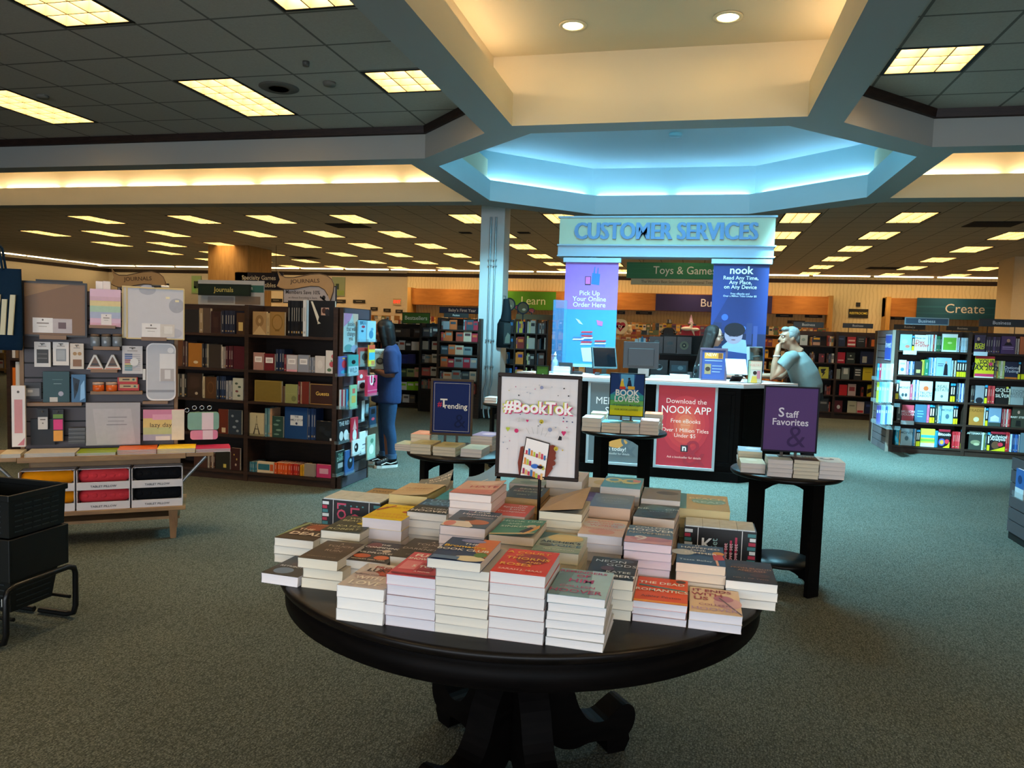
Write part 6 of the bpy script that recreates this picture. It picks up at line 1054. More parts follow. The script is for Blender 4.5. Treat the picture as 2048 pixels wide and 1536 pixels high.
# ================================================================== people
def organic(mb, name, parent, voxel=.011, it=4, mats=None):
    o = mb.build(name); r = o.modifiers.new('r', 'REMESH'); r.mode = 'VOXEL'; r.voxel_size = voxel; r.use_smooth_shade = True
    s = o.modifiers.new('s', 'SMOOTH'); s.iterations = it; s.factor = .5
    bpy.context.view_layer.update(); dg = bpy.context.evaluated_depsgraph_get(); me = bpy.data.meshes.new_from_object(o.evaluated_get(dg))
    o.modifiers.clear(); o.data = me
    me.materials.clear(); me.materials.append(mb.ms[0])
    if parent is not None: o.parent = parent
    return o
def head(b, c, yaw, m, s=1.0, pitch=0):
    """Head with face towards local -Y turned by yaw (degrees); c is the head centre."""
    M0 = b.M.copy(); b.M = b.M @ Matrix.Translation(c) @ Matrix.Rotation(math.radians(yaw), 4, 'Z') @ Matrix.Rotation(math.radians(pitch), 4, 'X') @ Matrix.Scale(s, 4)
    b.ball((0, .012, .03), (.074, .092, .088), m); b.ball((0, -.012, -.045), (.056, .07, .072), m); b.ball((0, -.052, -.088), (.028, .026, .024), m)
    b.tube([(0, -.082, .02), (0, -.098, -.012), (0, -.102, -.03)], [.009, .013, .017], m, 8); b.ball((0, -.078, -.06), (.026, .014, .014), m); b.ball((.035, -.06, -.03), (.025, .025, .025), m); b.ball((-.035, -.06, -.03), (.025, .025, .025), m)
    for x in (-1, 1): b.ball((x*.077, .012, -.005), (.012, .02, .032), m); b.ball((x*.03, -.07, .028), (.026, .016, .012), m)
    b.M = M0
def face_parts(par, c, yaw, s, lip, brow_, eye=True, pitch=0):
    M_ = Matrix.Translation(c) @ Matrix.Rotation(math.radians(yaw), 4, 'Z') @ Matrix.Rotation(math.radians(pitch), 4, 'X') @ Matrix.Scale(s, 4)
    for x in (-1, 1):
        e = MB(); e.ball((x*.03, -.077, .01), (.012, .009, .008), mat('#e8e4de', .3)); e.ball((x*.03, -.0835, .01), (.006, .004, .006), mat('#1c120c', .2)); e.build('eye', par, M_)
        MB().tube([(x*.014, -.09, .03), (x*.03, -.091, .036), (x*.048, -.08, .03)], .004, mat(brow_, .8), 6).build('eyebrow', par, M_)
    MB().ball((0, -.089, -.058), (.022, .008, .007), mat(lip, .4)).build('mouth', par, M_)
def hand(b, wrist, d, n, m, curl=.5, s=1.0, side=1):
    """Palm from the wrist along d, n = back of the hand; five fingers curl towards -n."""
    d = Vector(d).normalized(); n = Vector(n); n = (n-d*n.dot(d)).normalized(); u = d.cross(n)*side; w = Vector(wrist)
    b.tube([w-d*.01, w+d*.035*s, w+d*.085*s], [(.02, .026), (.019*s, .036*s), (.015*s, .038*s)] if abs(n.z) > .5 else .03*s, m, 10)
    for k, (o_, L_) in enumerate(((-.03, .06), (-.01, .075), (.01, .07), (.029, .055))):
        p0 = w+d*.08*s+u*o_*s; a1, a2, a3 = curl*.5, curl*1.2, curl*1.9; P = [p0]
        for a, f in ((a1, .42), (a2, .32), (a3, .26)): P.append(P[-1]+(d*math.cos(a)-n*math.sin(a))*L_*f*s)
        b.tube(P, [.0095*s, .009*s, .0085*s, .0065*s], m, 8)
    p0 = w+d*.025*s-u*.03*s; b.tube([p0, p0+(d*.5-u*.7-n*.3).normalized()*.035*s, p0+(d*.85-u*.5-n*.45).normalized()*.065*s], [.012*s, .0105*s, .008*s], m, 8)
# ---- customer reading by the end panel, facing left
WY = 7.66; wx = lambda x, y, dy=0: ony(*lz(x, y), WY+dy)
sk = mat('#7c5140', .55, 0, .05, 20, .35)
PX = -3.22; WROT = Matrix.Translation((PX, WY, 0)) @ Matrix.Rotation(math.radians(24), 4, 'Z') @ Matrix.Translation((-PX, -WY, 0))
pw = thing('person', 'person with shoulder length black hair in navy T-shirt and jeans reading by the shelves', 'person', WROT)
hc = Vector((-3.295, WY, 1.475)); b = MB(); head(b, hc, -90, sk, 1.0, 8)
b.tube([(PX+.01, WY, 1.27), (PX-.02, WY, 1.36), (PX-.055, WY, 1.43)], [.06, .05, .052], sk, 14)
for s_ in (-1, 1):
    sh = Vector((PX+.01, WY+s_*.175, 1.265)); el = Vector((PX+.03, WY+s_*.215, 1.0)); wr = Vector((PX-.14, WY-.185, 1.06)) if s_ < 0 else Vector((PX-.215, WY+.05, 1.055))
    b.tube([sh, (sh+el)/2, el, (el*2+wr)/3, wr], [.052, .046, .041, .039, .027], sk, 12); hand(b, wr, (-1, -s_*.35, .08), (0, s_*.35, -1), sk, .55, .95, s_)
    b.tube([(PX, WY+s_*.09, .85), (PX, WY+s_*.1, .45), (PX+.02, WY+s_*.1, .09)], [.07, .05, .035], sk, 12)
b.tube([(PX, WY, .85), (PX, WY, 1.1), (PX, WY, 1.28)], [(.13, .09), (.13, .09), (.12, .08)], sk, 16)
organic(b, 'body', pw, .012, 3); face_parts(pw, hc, -90, 1.0, '#6a3a34', '#141010', pitch=8)
nv = mat('#26365e', .85, 0, .08, 30, .2, bump=.15); jn = mat('#2a4668', .85, 0, .14, 25, .2, bump=.2)
b = MB(); b.tube([(PX-.02, WY, .70), (PX-.015, WY, .78), (PX-.01, WY, .95), (PX-.01, WY, 1.12), (PX+.015, WY, 1.24), (PX+.01, WY, 1.31), (PX-.0, WY, 1.345)], [(.195, .165), (.195, .165), (.185, .155), (.19, .15), (.185, .125), (.12, .09), (.06, .06)], nv, 24)
for s_ in (-1, 1): b.tube([(PX+.01, WY+s_*.12, 1.275), (PX+.012, WY+s_*.19, 1.24), (PX+.022, WY+s_*.212, 1.13), (PX+.03, WY+s_*.222, 1.03)], [.065, .074, .076, .08], nv, 16)
organic(b, 'shirt', pw, .012, 4)
b = MB(); b.tube([(PX, WY, .74), (PX, WY, .82), (PX, WY, .92)], [(.165, .135), (.17, .14), (.155, .12)], jn, 20)
for s_, fx in ((-1, .03), (1, -.035)): b.tube([(PX-.0, WY+s_*.085, .82), (PX-.0+fx*.3, WY+s_*.095, .66), (PX+fx*.6-.01, WY+s_*.10, .47), (PX+fx+.01, WY+s_*.10, .30), (PX+fx+.015, WY+s_*.10, .11)], [(.088, .105), (.078, .095), (.06, .072), (.056, .066), (.045, .052)], jn, 16)
organic(b, 'jeans', pw, .011, 3)
for s_, fx in ((-1, .03), (1, -.035)):
    x = PX+fx+.015; y = WY+s_*.10; c = MB().tube([(x, y, .095), (x, y, .145)], [(.054, .062), (.054, .062)], mat('#3a5878', .85), 16); c.build('jean_cuff', pw)
    sh = thing('s', '', None); bpy.data.objects.remove(sh)
    yw = -s_*8+14*(s_ < 0); Ms = Matrix.Translation((x, y, 0)) @ Matrix.Rotation(math.radians(yw), 4, 'Z')
    so = [(-.185, -.012), (-.175, -.034), (-.12, -.046), (-.03, -.038), (.05, -.036), (.075, -.018), (.075, .018), (.05, .036), (-.03, .038), (-.12, .046), (-.175, .034), (-.185, .012)]
    u = MB(); u.prism([(a*.97, b_*.94) for a, b_ in so], .028, .055, mat('#15161a', .7)); u.tube([(-.17, 0, .05), (-.1, 0, .065), (-.03, 0, .085), (.02, 0, .10), (.06, 0, .095)], [(.03, .02), (.036, .028), (.036, .036), (.036, .04), (.03, .035)], mat('#15161a', .7), 12)
    o = u.build('shoe', pw, Ms); MB().prism(so, 0, .03, mat('#dcdcd8', .6)).build('sole', o)
    q = MB()
    for k in range(4): q.box(-.12+k*.022, -.108+k*.022, -.025, .025, .075+k*.009, .082+k*.009, mat('#e4e4e0', .7))
    q.tube([(-.13, -.047, .04), (-.07, -.044, .06), (-.02, -.041, .045), (.05, -.038, .06)], .005, mat('#e4e4e0', .7), 6); q.build('laces', o)
hairm = mat('#0e0c0e', .55, 0, .3, 40, .25, stretch=(1, 1, .1), bump=.3)
b = MB(); b.ball((hc.x+.03, WY, hc.z+.035), (.105, .095, .102), hairm); b.tube([(hc.x+.045, WY, hc.z+.03), (hc.x+.075, WY, hc.z-.08), (hc.x+.085, WY, hc.z-.16), (hc.x+.075, WY, hc.z-.215)], [(.098, .085), (.108, .075), (.102, .065), (.08, .04)], hairm, 18)
for s_ in (-1, 1): b.tube([(hc.x-.01, WY+s_*.072, hc.z+.05), (hc.x+.0, WY+s_*.088, hc.z-.05), (hc.x+.03, WY+s_*.085, hc.z-.17)], [.035, .036, .03], hairm, 10)
organic(b, 'hair', pw, .010, 3)
M_ = WROT @ Matrix.Translation((PX-.10, WY-.20, 1.075)) @ Matrix.Rotation(math.radians(14), 4, 'Z') @ Matrix.Rotation(math.radians(-12), 4, 'X')
faceout('magazine', M_, .17, .20, .012, '#8c948c', [('e', .1, -.15, .5, .38, '#2a2c2a'), ('e', .1, -.1, .3, .22, '#5a5e58'), ('t', 'WILD', 0, .7, .2, '#3a3e3a')], 'grey book with black emblem held open by the person in jeans', 'book', None)
faceout('magazine', WROT @ Matrix.Translation((PX-.085, WY-.178, 1.085)) @ Matrix.Rotation(math.radians(14), 4, 'Z') @ Matrix.Rotation(math.radians(-8), 4, 'X'), .18, .205, .01, '#dcdcd6', (), 'white open book behind the grey one held by the person in jeans', 'book', None)
faceout('magazine', WROT @ Matrix.Translation((PX-.18, WY-.12, 1.012)) @ Matrix.Rotation(math.radians(14), 4, 'Z') @ Matrix.Rotation(math.radians(-80), 4, 'X'), .19, .16, .012, '#d8d8d2', (), 'white book held flat on the forearm of the person in jeans', 'book', None)
# ---- man leaning on the counter, hand at his mouth
GY = 9.05; gm = lambda x, y, dy=0: ony(*gp(x, y), GY+dy)
sk2 = mat('#9c7058', .5, 0, .06, 25, .35); tee = mat('#6e7876', .9, 0, .06, 30, .2, bump=.15); pan = mat('#17181c', .85, 0, .08, 20, .2)
pm = thing('person', 'grey haired person in grey T-shirt leaning on the counter, hand at mouth', 'person', Matrix.Identity(4))
hm = gm(1592, 118, 0); yaw_m = -72
b = MB(); head(b, hm, yaw_m, sk2, 1.08, -4)
neck = gm(1625, 185); shc = gm(1660, 215); b.tube([hm+Vector((.035, 0, -.03)), neck, shc], [.06, .066, .075], sk2, 14)
eR = gm(1490, 300, -.18); eR.z = CZ+.045; wR = gm(1520, 205, -.16); shR = gm(1600, 240, -.17)
eL = Vector((1.02, GY+.2, CZ+.05)); 
b.tube([shR, (shR+eR)/2+Vector((0, 0, -.02)), eR, (eR+wR)/2, wR], [.056, .05, .045, .042, .03], sk2, 12); hand(b, wR, (.18, .5, 1), (-1, 0, .1), sk2, .8, 1.05, 1)
shL = gm(1680, 235, .2); b.tube([shL, (shL+eL)/2, eL, eL+Vector((-.22, -.05, -.0))], [.056, .05, .045, .03], sk2, 12); hand(b, eL+Vector((-.22, -.05, 0)), (-1, -.2, -.05), (0, 0, 1), sk2, .3, 1.05, -1)
hip = gm(1715, 440, .03); chest = gm(1660, 300, .02)
b.tube([hip, chest, shc], [(.15, .12), (.15, .12), (.1, .08)], sk2, 14); organic(b, 'body', pm, .012, 3); face_parts(pm, hm, yaw_m, 1.08, '#8a4a40', '#8a8884', pitch=-4)
b = MB(); b.tube([gm(1712, 470, .03), gm(1712, 420, .03), gm(1690, 350, .02), gm(1655, 280, .02), gm(1640, 225, .02), gm(1635, 195, .01)], [(.17, .16), (.178, .165), (.185, .16), (.19, .145), (.15, .105), (.07, .07)], tee, 24)
b.tube([gm(1628, 232, -.1), shR, shR*.55+eR*.45], [.07, .078, .082], tee, 16); b.tube([gm(1660, 232, .1), shL, shL*.55+eL*.45], [.07, .078, .082], tee, 16); organic(b, 'shirt', pm, .012, 4)
b = MB(); hp = gm(1715, 450, .03); b.tube([hp, hp+Vector((.02, 0, -.12))], [(.165, .15), (.17, .155)], pan, 18)
for s_ in (-1, 1): b.tube([hp+Vector((.01, s_*.09, -.08)), (hp.x+.0, hp.y+s_*.1, .5), (hp.x+.05, hp.y+s_*.11, .08)], [(.095, .1), (.07, .075), (.055, .055)], pan, 14)
organic(b, 'trousers', pm, .012, 3)
for s_ in (-1, 1):
    MB().tube([(hp.x+.1, hp.y+s_*.11, .045), (hp.x+.04, hp.y+s_*.11, .05), (hp.x-.1, hp.y+s_*.115, .04), (hp.x-.16, hp.y+s_*.12, .035)], [(.04, .04), (.044, .05), (.045, .04), (.03, .028)], mat('#1c1a18', .5), 12).build('shoe', pm)
hr = mat('#777774', .7, 0, .25, 60, .3, bump=.6)
b = MB(); Mh = Matrix.Translation(hm) @ Matrix.Rotation(math.radians(yaw_m), 4, 'Z') @ Matrix.Scale(1.08, 4); b.M = Mh
b.ball((0, .03, .055), (.083, .083, .075), hr); b.ball((0, .07, -.0), (.075, .045, .065), hr); b.ball((.06, .02, .03), (.025, .05, .045), hr); b.ball((-.06, .02, .03), (.025, .05, .045), hr); b.ball((0, -.04, .095), (.055, .04, .03), hr)
organic(b, 'hair', pm, .009, 2)
MB().tube([wR+(eR-wR)*.15+Vector((math.cos(a)*.034, math.sin(a)*.034, 0)) for a in [k*math.pi/6 for k in range(13)]], .006, mat('#d8d4cc', .4), 6).build('bracelet', pm)
# ---- cashier behind the counter, facing right
KY = 9.3; km = lambda x, y, dy=0: ony(*gp(x, y), KY+dy)
sk3 = mat('#a98270', .5, 0, .05, 25, .35)
def floral():
    m, n, L, b = nt('printed_cloth'); tc = n.new('ShaderNodeTexCoord'); v = n.new('ShaderNodeTexVoronoi'); v.inputs['Scale'].default_value = 26; L.new(tc.outputs['Object'], v.inputs['Vector'])
    cr = n.new('ShaderNodeValToRGB'); cr.color_ramp.elements[0].color = (*srgb('#8a8884'), 1); cr.color_ramp.elements[1].color = (*srgb('#15161a'), 1); cr.color_ramp.elements[0].position = .22; cr.color_ramp.elements[1].position = .3
    L.new(v.outputs['Distance'], cr.inputs[0]); L.new(cr.outputs[0], b.inputs['Base Color']); b.inputs['Roughness'].default_value = .85; return m
flo = floral()
pk = thing('person', 'person with long dark hair and glasses in patterned black top behind the counter', 'person', Matrix.Identity(4))
hk = km(1118, 105); yk = 78
b = MB(); head(b, hk, yk, sk3, 1.0, 12); cx, cy = hk.x-.09, KY
b.tube([(cx+.0, cy, 1.30), (cx+.03, cy, 1.42), hk+Vector((-.02, 0, -.04))], [.06, .05, .05], sk3, 14)
hd = km(1360, 330, -.15); hd.z = CZ+.03
for s_ in (-1, 1):
    sh = Vector((cx-.0, cy+s_*.165, 1.29)); el = Vector((cx+.1, cy+s_*.2, CZ+.06)); wr = Vector((cx+.33, cy+s_*.13-.1, CZ+.045)) if s_ < 0 else Vector((cx+.3, cy+.1, CZ+.06))
    b.tube([sh, (sh+el)/2, el, (el+wr)/2, wr], [.05, .045, .04, .036, .026], sk3, 12); hand(b, wr, (1, -.1, -.1), (0, 0, 1), sk3, .35, .95, -s_)
b.tube([(cx, cy, .9), (cx, cy, 1.15), (cx, cy, 1.3)], [(.12, .09), (.13, .1), (.12, .08)], sk3, 14); organic(b, 'body', pk, .012, 3); face_parts(pk, hk, yk, 1.0, '#8a4a48', '#1c1412', pitch=12)
b = MB(); b.tube([(cx-.02, cy, .82), (cx-.02, cy, .98), (cx-.01, cy, 1.15), (cx, cy, 1.27), (cx+.01, cy, 1.345)], [(.175, .14), (.165, .13), (.175, .13), (.165, .105), (.07, .06)], flo, 22)
for s_ in (-1, 1): b.tube([(cx, cy+s_*.12, 1.29), (cx+.0, cy+s_*.175, 1.26), (cx+.05, cy+s_*.195, 1.15), (cx+.11, cy+s_*.195, CZ+.065), (cx+.18, cy+s_*.18-.02, CZ+.058)], [.06, .066, .062, .056, .05], flo, 16)
organic(b, 'blouse', pk, .012, 3)
b = MB(); b.tube([(cx-.02, cy, .88), (cx-.02, cy, .78)], [(.165, .13), (.17, .14)], pan, 18)
for s_ in (-1, 1): b.tube([(cx-.02, cy+s_*.085, .84), (cx-.02, cy+s_*.09, .48), (cx-.02, cy+s_*.09, .06)], [.095, .07, .055], pan, 14)
organic(b, 'trousers', pk, .013, 2)
for s_ in (-1, 1): MB().tube([(cx-.09, cy+s_*.09, .04), (cx, cy+s_*.09, .045), (cx+.14, cy+s_*.1, .032)], [.035, .042, .03], mat('#1c1a18', .5), 12).build('shoe', pk)
hb = mat('#1e1512', .6, 0, .3, 40, .2, stretch=(1, 1, .1), bump=.8); b = MB()
b.ball((hk.x-.028, cy, hk.z+.04), (.10, .092, .10), hb); b.tube([(hk.x-.05, cy, hk.z+.02), (hk.x-.09, cy, hk.z-.12), (hk.x-.13, cy-.02, hk.z-.28), (hk.x-.17, cy-.03, hk.z-.43), (hk.x-.19, cy-.03, hk.z-.53)], [(.095, .075), (.115, .075), (.125, .07), (.11, .055), (.07, .03)], hb, 18)
b.tube([(hk.x+.0, cy-.08, hk.z+.04), (hk.x-.035, cy-.095, hk.z-.09), (hk.x-.07, cy-.1, hk.z-.25)], [.03, .035, .03], hb, 10); organic(b, 'hair', pk, .010, 3)
Mg = Matrix.Translation(hk) @ Matrix.Rotation(math.radians(yk), 4, 'Z') @ Matrix.Rotation(math.radians(12), 4, 'X'); b = MB()
for x in (-1, 1):
    b.tube([(x*.032+.024*math.cos(a), -.1, .008+.018*math.sin(a)) for a in [k*math.pi/8 for k in range(17)]], .0025, blk2, 6); b.tube([(x*.056, -.098, .012), (x*.078, -.04, .012), (x*.078, .02, .005)], .0025, blk2, 6)
b.tube([(-.008, -.101, .012), (.008, -.101, .012)], .0025, blk2, 6); b.build('glasses', pk, Mg)
# ================================================================== stationery display on the left
UN = Vector((.588, -.809, 0)).normalized(); UU = Vector((-UN.y, UN.x, 0)); UROT = math.degrees(math.atan2(UU.y, UU.x))
P0 = Vector((-3.41, 4.5, 0)); Q0 = Vector((-3.97, 4.375, 0))-UN*.06
k1 = lambda x, y: (x/4, 480+y/4)
k2 = lambda x, y: (x/4, 820+y/4)
oak = wood('#7a5a3c', '#94704c', .5, 3, (8, 8, 2)); oak2 = wood('#86664a', '#a08058', .5, 3, (2, 8, 8))
def UF(o=(0, 0, 0)): return Matrix.Translation(o) @ Matrix.Rotation(math.radians(UROT), 4, 'Z')
t = thing('display_table', 'oak display table on tapered legs with side flaps, left of the aisle', 'table', UF(P0))
MB().box(-.98, .02, -.01, .40, .565, .60, oak2).build('table_top', t, None, .003)
MB().box(-.94, -.02, .19, .21, .44, .565, oak2).build('apron', t)
MB().box(-1.0, .02, -.02, .38, .205, .232, oak2).build('lower_shelf', t, None, .003)
MB().box(-.97, -.02, .05, .36, .13, .15, oak2).build('cross_rail', t)
for x in (-.06, -.92):
    for y in (.03, .33): MB().tube([(x, y, .0), (x, y, .206)], [.026, .042], oak, 4).build('leg', t)
    MB().box(x-.04, x+.04, .25, .36, .232, .565, oak).build('upright', t)
for s, x0, x1 in ((1, .022, .20), (-1, -1.16, -.982)):
    f_ = MB().box(x0, x1, -.005, .36, .575, .60, oak2).build('flap', t, None, .003)
    b = MB(); xa, xb = (x1-.05, -.0) if s > 0 else (x0+.05, -.96); b.tube([(xa, .02, .57), (xb, .02, .40)], .011, mat('#8d9296', .35, .7), 8); b.build('bracket', f_)
# back panel
pn = thing('slatwall_display', 'grey brown slatted back panel standing on the oak display table', 'display wall', UF((Q0.x, Q0.y, .6)))
b = MB(); sg = mat('#5a5356', .5, 0, .06, 8, .3)
for i in range(11): b.box(-.46, .46, 0, .018, .005+i*.1, .095+i*.1, sg)
b.box(-.46, .46, .012, .03, 0, 1.1, blackm); b.build('slats', pn)
for x in (-.475, .475): MB().box(x-.012, x+.012, -.004, .034, 0, 1.1, oak).build('edge_post', pn)
def up(px, off=.0, base=Q0): return onp(px[0], px[1], base+UN*off, UN)
DG_ = 'wares on the slatted display'
def ui(name, cat, label, conv, xa, xb, ya, yb, off, col, des=(), t=.02, extra=None, base=Q0, child=None):
    a, b_ = up(conv(xa, yb), off, base), up(conv(xb, yb), off, base); c = (a+b_)/2; w = (b_-a).length; h = up(conv((xa+xb)/2, ya), off, base).z-c.z
    m = mat(col, .45, 0, .05, 16, .4); b = MB(); b.box(-w/2, w/2, 0, t, 0, h, m); b.M = UPRIGHT @ Matrix.Translation((0, h/2, 0)); cover_design(b, w, h, .0004, des, col)
    if extra: b.M = Matrix(); extra(b, w, h, t)
    return tag(b.build(name, None, UF(c)), label, cat)
def LBL(x0, x1, y0, y1, c='#e4dfdc'): return [('r', x0, x1, y0, y1, c), ('r', x0+(x1-x0)*.2, x1-(x1-x0)*.2, y0+(y1-y0)*.6, y0+(y1-y0)*.68, '#8a8078'), ('r', x0+(x1-x0)*.3, x1-(x1-x0)*.3, y0+(y1-y0)*.4, y0+(y1-y0)*.44, '#a8a098'), ('e', (x0+x1)/2, y1-(y1-y0)*.14, .03, .035, '#5a5450')]
def rim(c, q=.012):
    def f(b, w, h, t):
        m = mat(c, .4); b.box(-w/2-q, w/2+q, -.004, t+.002, h, h+q, m).box(-w/2-q, w/2+q, -.004, t+.002, -q, 0, m).box(-w/2-q, -w/2, -.004, t+.002, 0, h, m).box(w/2, w/2+q, -.004, t+.002, 0, h, m)
    return f
ui('cork_board', 'board', 'brown kraft pin board in black frame, top left of the slatted display', k1, 198, 682, 350, 760, .07, '#7c5a3c', [('p', [(-1, .45), (-.3, .7), (.5, .98), (-1, .98)], '#98744c'), ('r', -.74, -.08, -.92, -.34, '#e0dad6')]+LBL(-.74, -.08, -.92, -.34)+[('r', -.08, .56, -.92, -.36, '#b8aeb0'), ('r', .1, .36, -.75, -.5, '#6a5458')], .02, rim('#241e1c'))
ui('cork_board', 'board', 'black backed board standing behind the kraft pin board', k1, 290, 664, 322, 760, .035, '#191614', (), .012)
ui('paper_pad', 'pad', 'pastel rainbow striped pad on the slatted display', k1, 720, 966, 394, 694, .06, '#d8b4c8', [('r', -1, 1, .1, .38, '#dcc890'), ('r', -1, 1, -.22, .1, '#a8c4ac'), ('r', -1, 1, -.55, -.22, '#a8b0c8'), ('r', -1, 1, -1, -.8, '#d4a4b4'), ('r', -1, 1, .38, .6, '#cfaab8')]+LBL(-.28, .4, -.9, -.32, '#e0d8d4'), .02)
ui('white_box', 'box', 'white box on top of the slatted display, left of two', k1, 766, 822, 330, 398, .0, '#e2ddd8', (), .05)
ui('white_box', 'box', 'white box on top of the slatted display, right of two', k1, 824, 882, 330, 398, .0, '#d8d2cc', (), .05)
ui('whiteboard', 'board', 'pale grey magnetic board in thin gold frame on the slatted display', k1, 1022, 1466, 392, 786, .075, '#c4c2c6', [('e', -.3, .95, .3, .2, '#a8a8b0'), ('e', .75, .35, .28, .3, '#a4a4ac'), ('e', .66, -.78, .3, .2, '#b2b2ba'), ('r', .36, .5, .62, .7, '#e8dcb0'), ('r', .7, .84, .5, .58, '#e8dcb0')]+LBL(-.5, .16, -.95, -.4)+[('r', .16, .68, -.95, -.42, '#cfc6bc'), ('r', .3, .6, -.8, -.5, '#ded8d0')], .014, rim('#c9b070', .008))
ui('whiteboard', 'board', 'second gold framed board just behind the pale grey one', k1, 988, 1460, 386, 780, .045, '#c9c0b0', (), .012, rim('#c9b070', .008))
a = up(k1(1290, 380), .07); tag(MB().tube([(-.06, 0, 0), (.0, 0, 0)], .009, mat('#26262a', .4), 10).tube([(.0, 0, 0), (.05, 0, .0)], .008, mat('#d8d4cc', .4), 10).build('marker', None, UF(a+Vector((0, 0, .008)))), 'black and white marker lying on the gold board frame', 'marker')
for i, (x0, x1, y0, y1, lab) in enumerate(((315, 530, 762, 795, 'under the kraft pin board'), (712, 922, 682, 706, 'under the rainbow pad'), (1130, 1332, 778, 806, 'under the gold framed board'), (745, 957, 853, 880, 'under the three jars'), (725, 937, 1036, 1060, 'under the two triangular boxes'), (722, 1138, 1211, 1236, 'under the orange candles'), (215, 652, 1302, 1328, 'under the teal notebook'), (1140, 1342, 1292, 1312, 'under the white desk mat'))):
    ui('ledge', 'ledge', 'small oak ledge '+lab, k1, x0, x1, y0, y1, .085, '#86664a', (), .08)
for i, (xa, xb) in enumerate(((722, 804), (810, 890), (898, 978))):
    a, b_ = up(k1(xa, 852), .05), up(k1(xb, 852), .05); c = (a+b_)/2; r_ = (b_-a).length/2; h = up(k1(xa, 752), .05).z-c.z
    tt_ = thing('jar', ['left', 'middle', 'right'][i]+' one of three grey jars with tan lids on the display', 'jar', UF(c))
    MB().lathe([(.001, 0), (r_*.92, 0), (r_, r_*.2), (r_, h*.75), (r_*.9, h*.8), (.001, h*.8)], mat('#6f7880', .2, 0, .2, 30, .6), 20).build('glass', tt_); MB().lathe([(.001, h*.8), (r_*.95, h*.8), (r_*.95, h), (.001, h)], mat('#6a5442', .6), 20).build('lid', tt_)
hook = lambda b, w, h, t: b.tube([(0, .05, h-.02), (0, -.02, h-.02), (0, -.025, h-.01)], .003, mat('#a0a4a8', .3, .8), 6)
HC = [('r', -.3, .3, .84, .9, '#5a544e'), ('r', -.5, .5, .62, .68, '#9a9088')]
ui('hanging_pack', 'pack', 'white hanging pack of black clips, first left on the display', k1, 275, 405, 815, 1015, .06, '#dcd6d0', HC+[('r', -.7, .75, -.7, .4, '#3a3836'), ('r', -.6, .6, .0, .08, '#6a6662'), ('r', -.6, .6, -.35, -.27, '#6a6662')], .04, hook)
ui('hanging_pack', 'pack', 'white hanging pack with grey window, second from left', k1, 424, 552, 817, 1003, .06, '#dcd6d0', HC+[('r', -.6, .65, -.65, .42, '#8f9498'), ('r', -.5, .5, -.5, .3, '#a4a8ac')], .05, hook)
ui('hanging_pack', 'pack', 'cream hanging pack of tan clips, third from left', k1, 562, 670, 828, 1032, .06, '#d4c8ba', HC+[('e', -.3, .2, .3, .14, '#b08a5c'), ('e', .4, .2, .3, .14, '#b08a5c'), ('r', -.6, .7, -.8, -.25, '#8a6448')], .02, hook)
ui('pen_pack', 'pack', 'hanging pack of coloured pens right of the triangular boxes', k1, 978, 1140, 848, 1070, .05, '#ccc6c4', HC+[('r', -.75, .0, y, y+.08, c) for y, c in zip((.36, .22, .08, -.06, -.2, -.34, -.48, -.62, -.76), ('#1f3a6a', '#27488a', '#3a5aa0', '#8a2a34', '#b03a44', '#c8a03a', '#3a7a4a', '#2f8a8a', '#3a7a8a'))]+[('r', .0, .8, y, y+.03, '#8a8a8e') for y in (.38, .24, .1, -.04, -.18, -.32, -.46, -.6, -.74)]+[('e', .2, -.15, .42, .3, '#dcd8d4')], .02, hook)
for i, (xa, xb) in enumerate(((690, 830), (833, 968))):
    a, b_ = up(k1(xa, 1036), .056), up(k1(xb, 1036), .056); w = (b_-a).length; h = up(k1(xa, 918), .05).z-a.z
    b = MB(); b.M = UPRIGHT; b.prism([(-w/2, 0), (w/2, 0), (.008, h), (-.008, h)], -.05, 0, mat('#d8d2c8', .4)); b.poly([(-w*.3, h*.2, .001), (w*.3, h*.2, .001), (.002, h*.85, .001), (-.002, h*.85, .001)], mat('#6a4a34', .4)); b.rect(-w*.2, w*.2, h*.3, h*.42, .0016, mat('#2c2420', .4)); b.rect(-w*.42, w*.42, h*.03, h*.1, .0016, mat('#c87a5a', .4))
    tag(b.build('triangular_box', None, UF((a+b_)/2)), ['left', 'right'][i]+' one of two white triangular boxes on the display', 'box')
def rounded(w, h, r, n=6):
    P = []
    for cx, cy, a0 in ((w/2-r, h-r, 0), (-w/2+r, h-r, 90), (-w/2+r, r, 180), (w/2-r, r, 270)):
        P += [(cx+r*math.cos(math.radians(a0+90*i/n)), cy+r*math.sin(math.radians(a0+90*i/n))) for i in range(n+1)]
    return P
a, b_ = up(k1(1170, 1285), .055), up(k1(1406, 1285), .055); w = (b_-a).length; h = up(k1(1290, 826), .055).z-a.z
dm = thing('desk_mat', 'white rounded board with tag, right side of the slatted display', 'board', UF((a+b_)/2))
b = MB(); b.M = UPRIGHT; b.prism(rounded(w, h, .045), -.014, 0, mat('#e0dcda', .4)); b.build('frame', dm)
b = MB(); b.M = UPRIGHT; b.poly([(x*.93, .012+y*.95, .001) for x, y in rounded(w, h, .045)], mat('#b8b8bc', .35)); b.poly([(-w*.45, .06, .002), (w*.45, .06, .002), (w*.45, .012+h*.16, .002), (-w*.45, .012+h*.16, .002)], mat('#8f8f94', .35)); b.ell(w*.32, h*.88, .02, .02, .003, mat('#d8d6d6', .4)); b.build('surface', dm)
b = MB(); b.M = UPRIGHT; b.rect(-w*.05, w*.47, h*.34, h*.82, .004, mat('#dcd8d6', .4)); b.rect(-w*.02, w*.44, h*.34, h*.56, .005, mat('#b0a8a4', .4)); b.rect(w*.12, w*.32, h*.38, h*.54, .006, mat('#d4d0ce', .4)); b.build('label_card', dm)
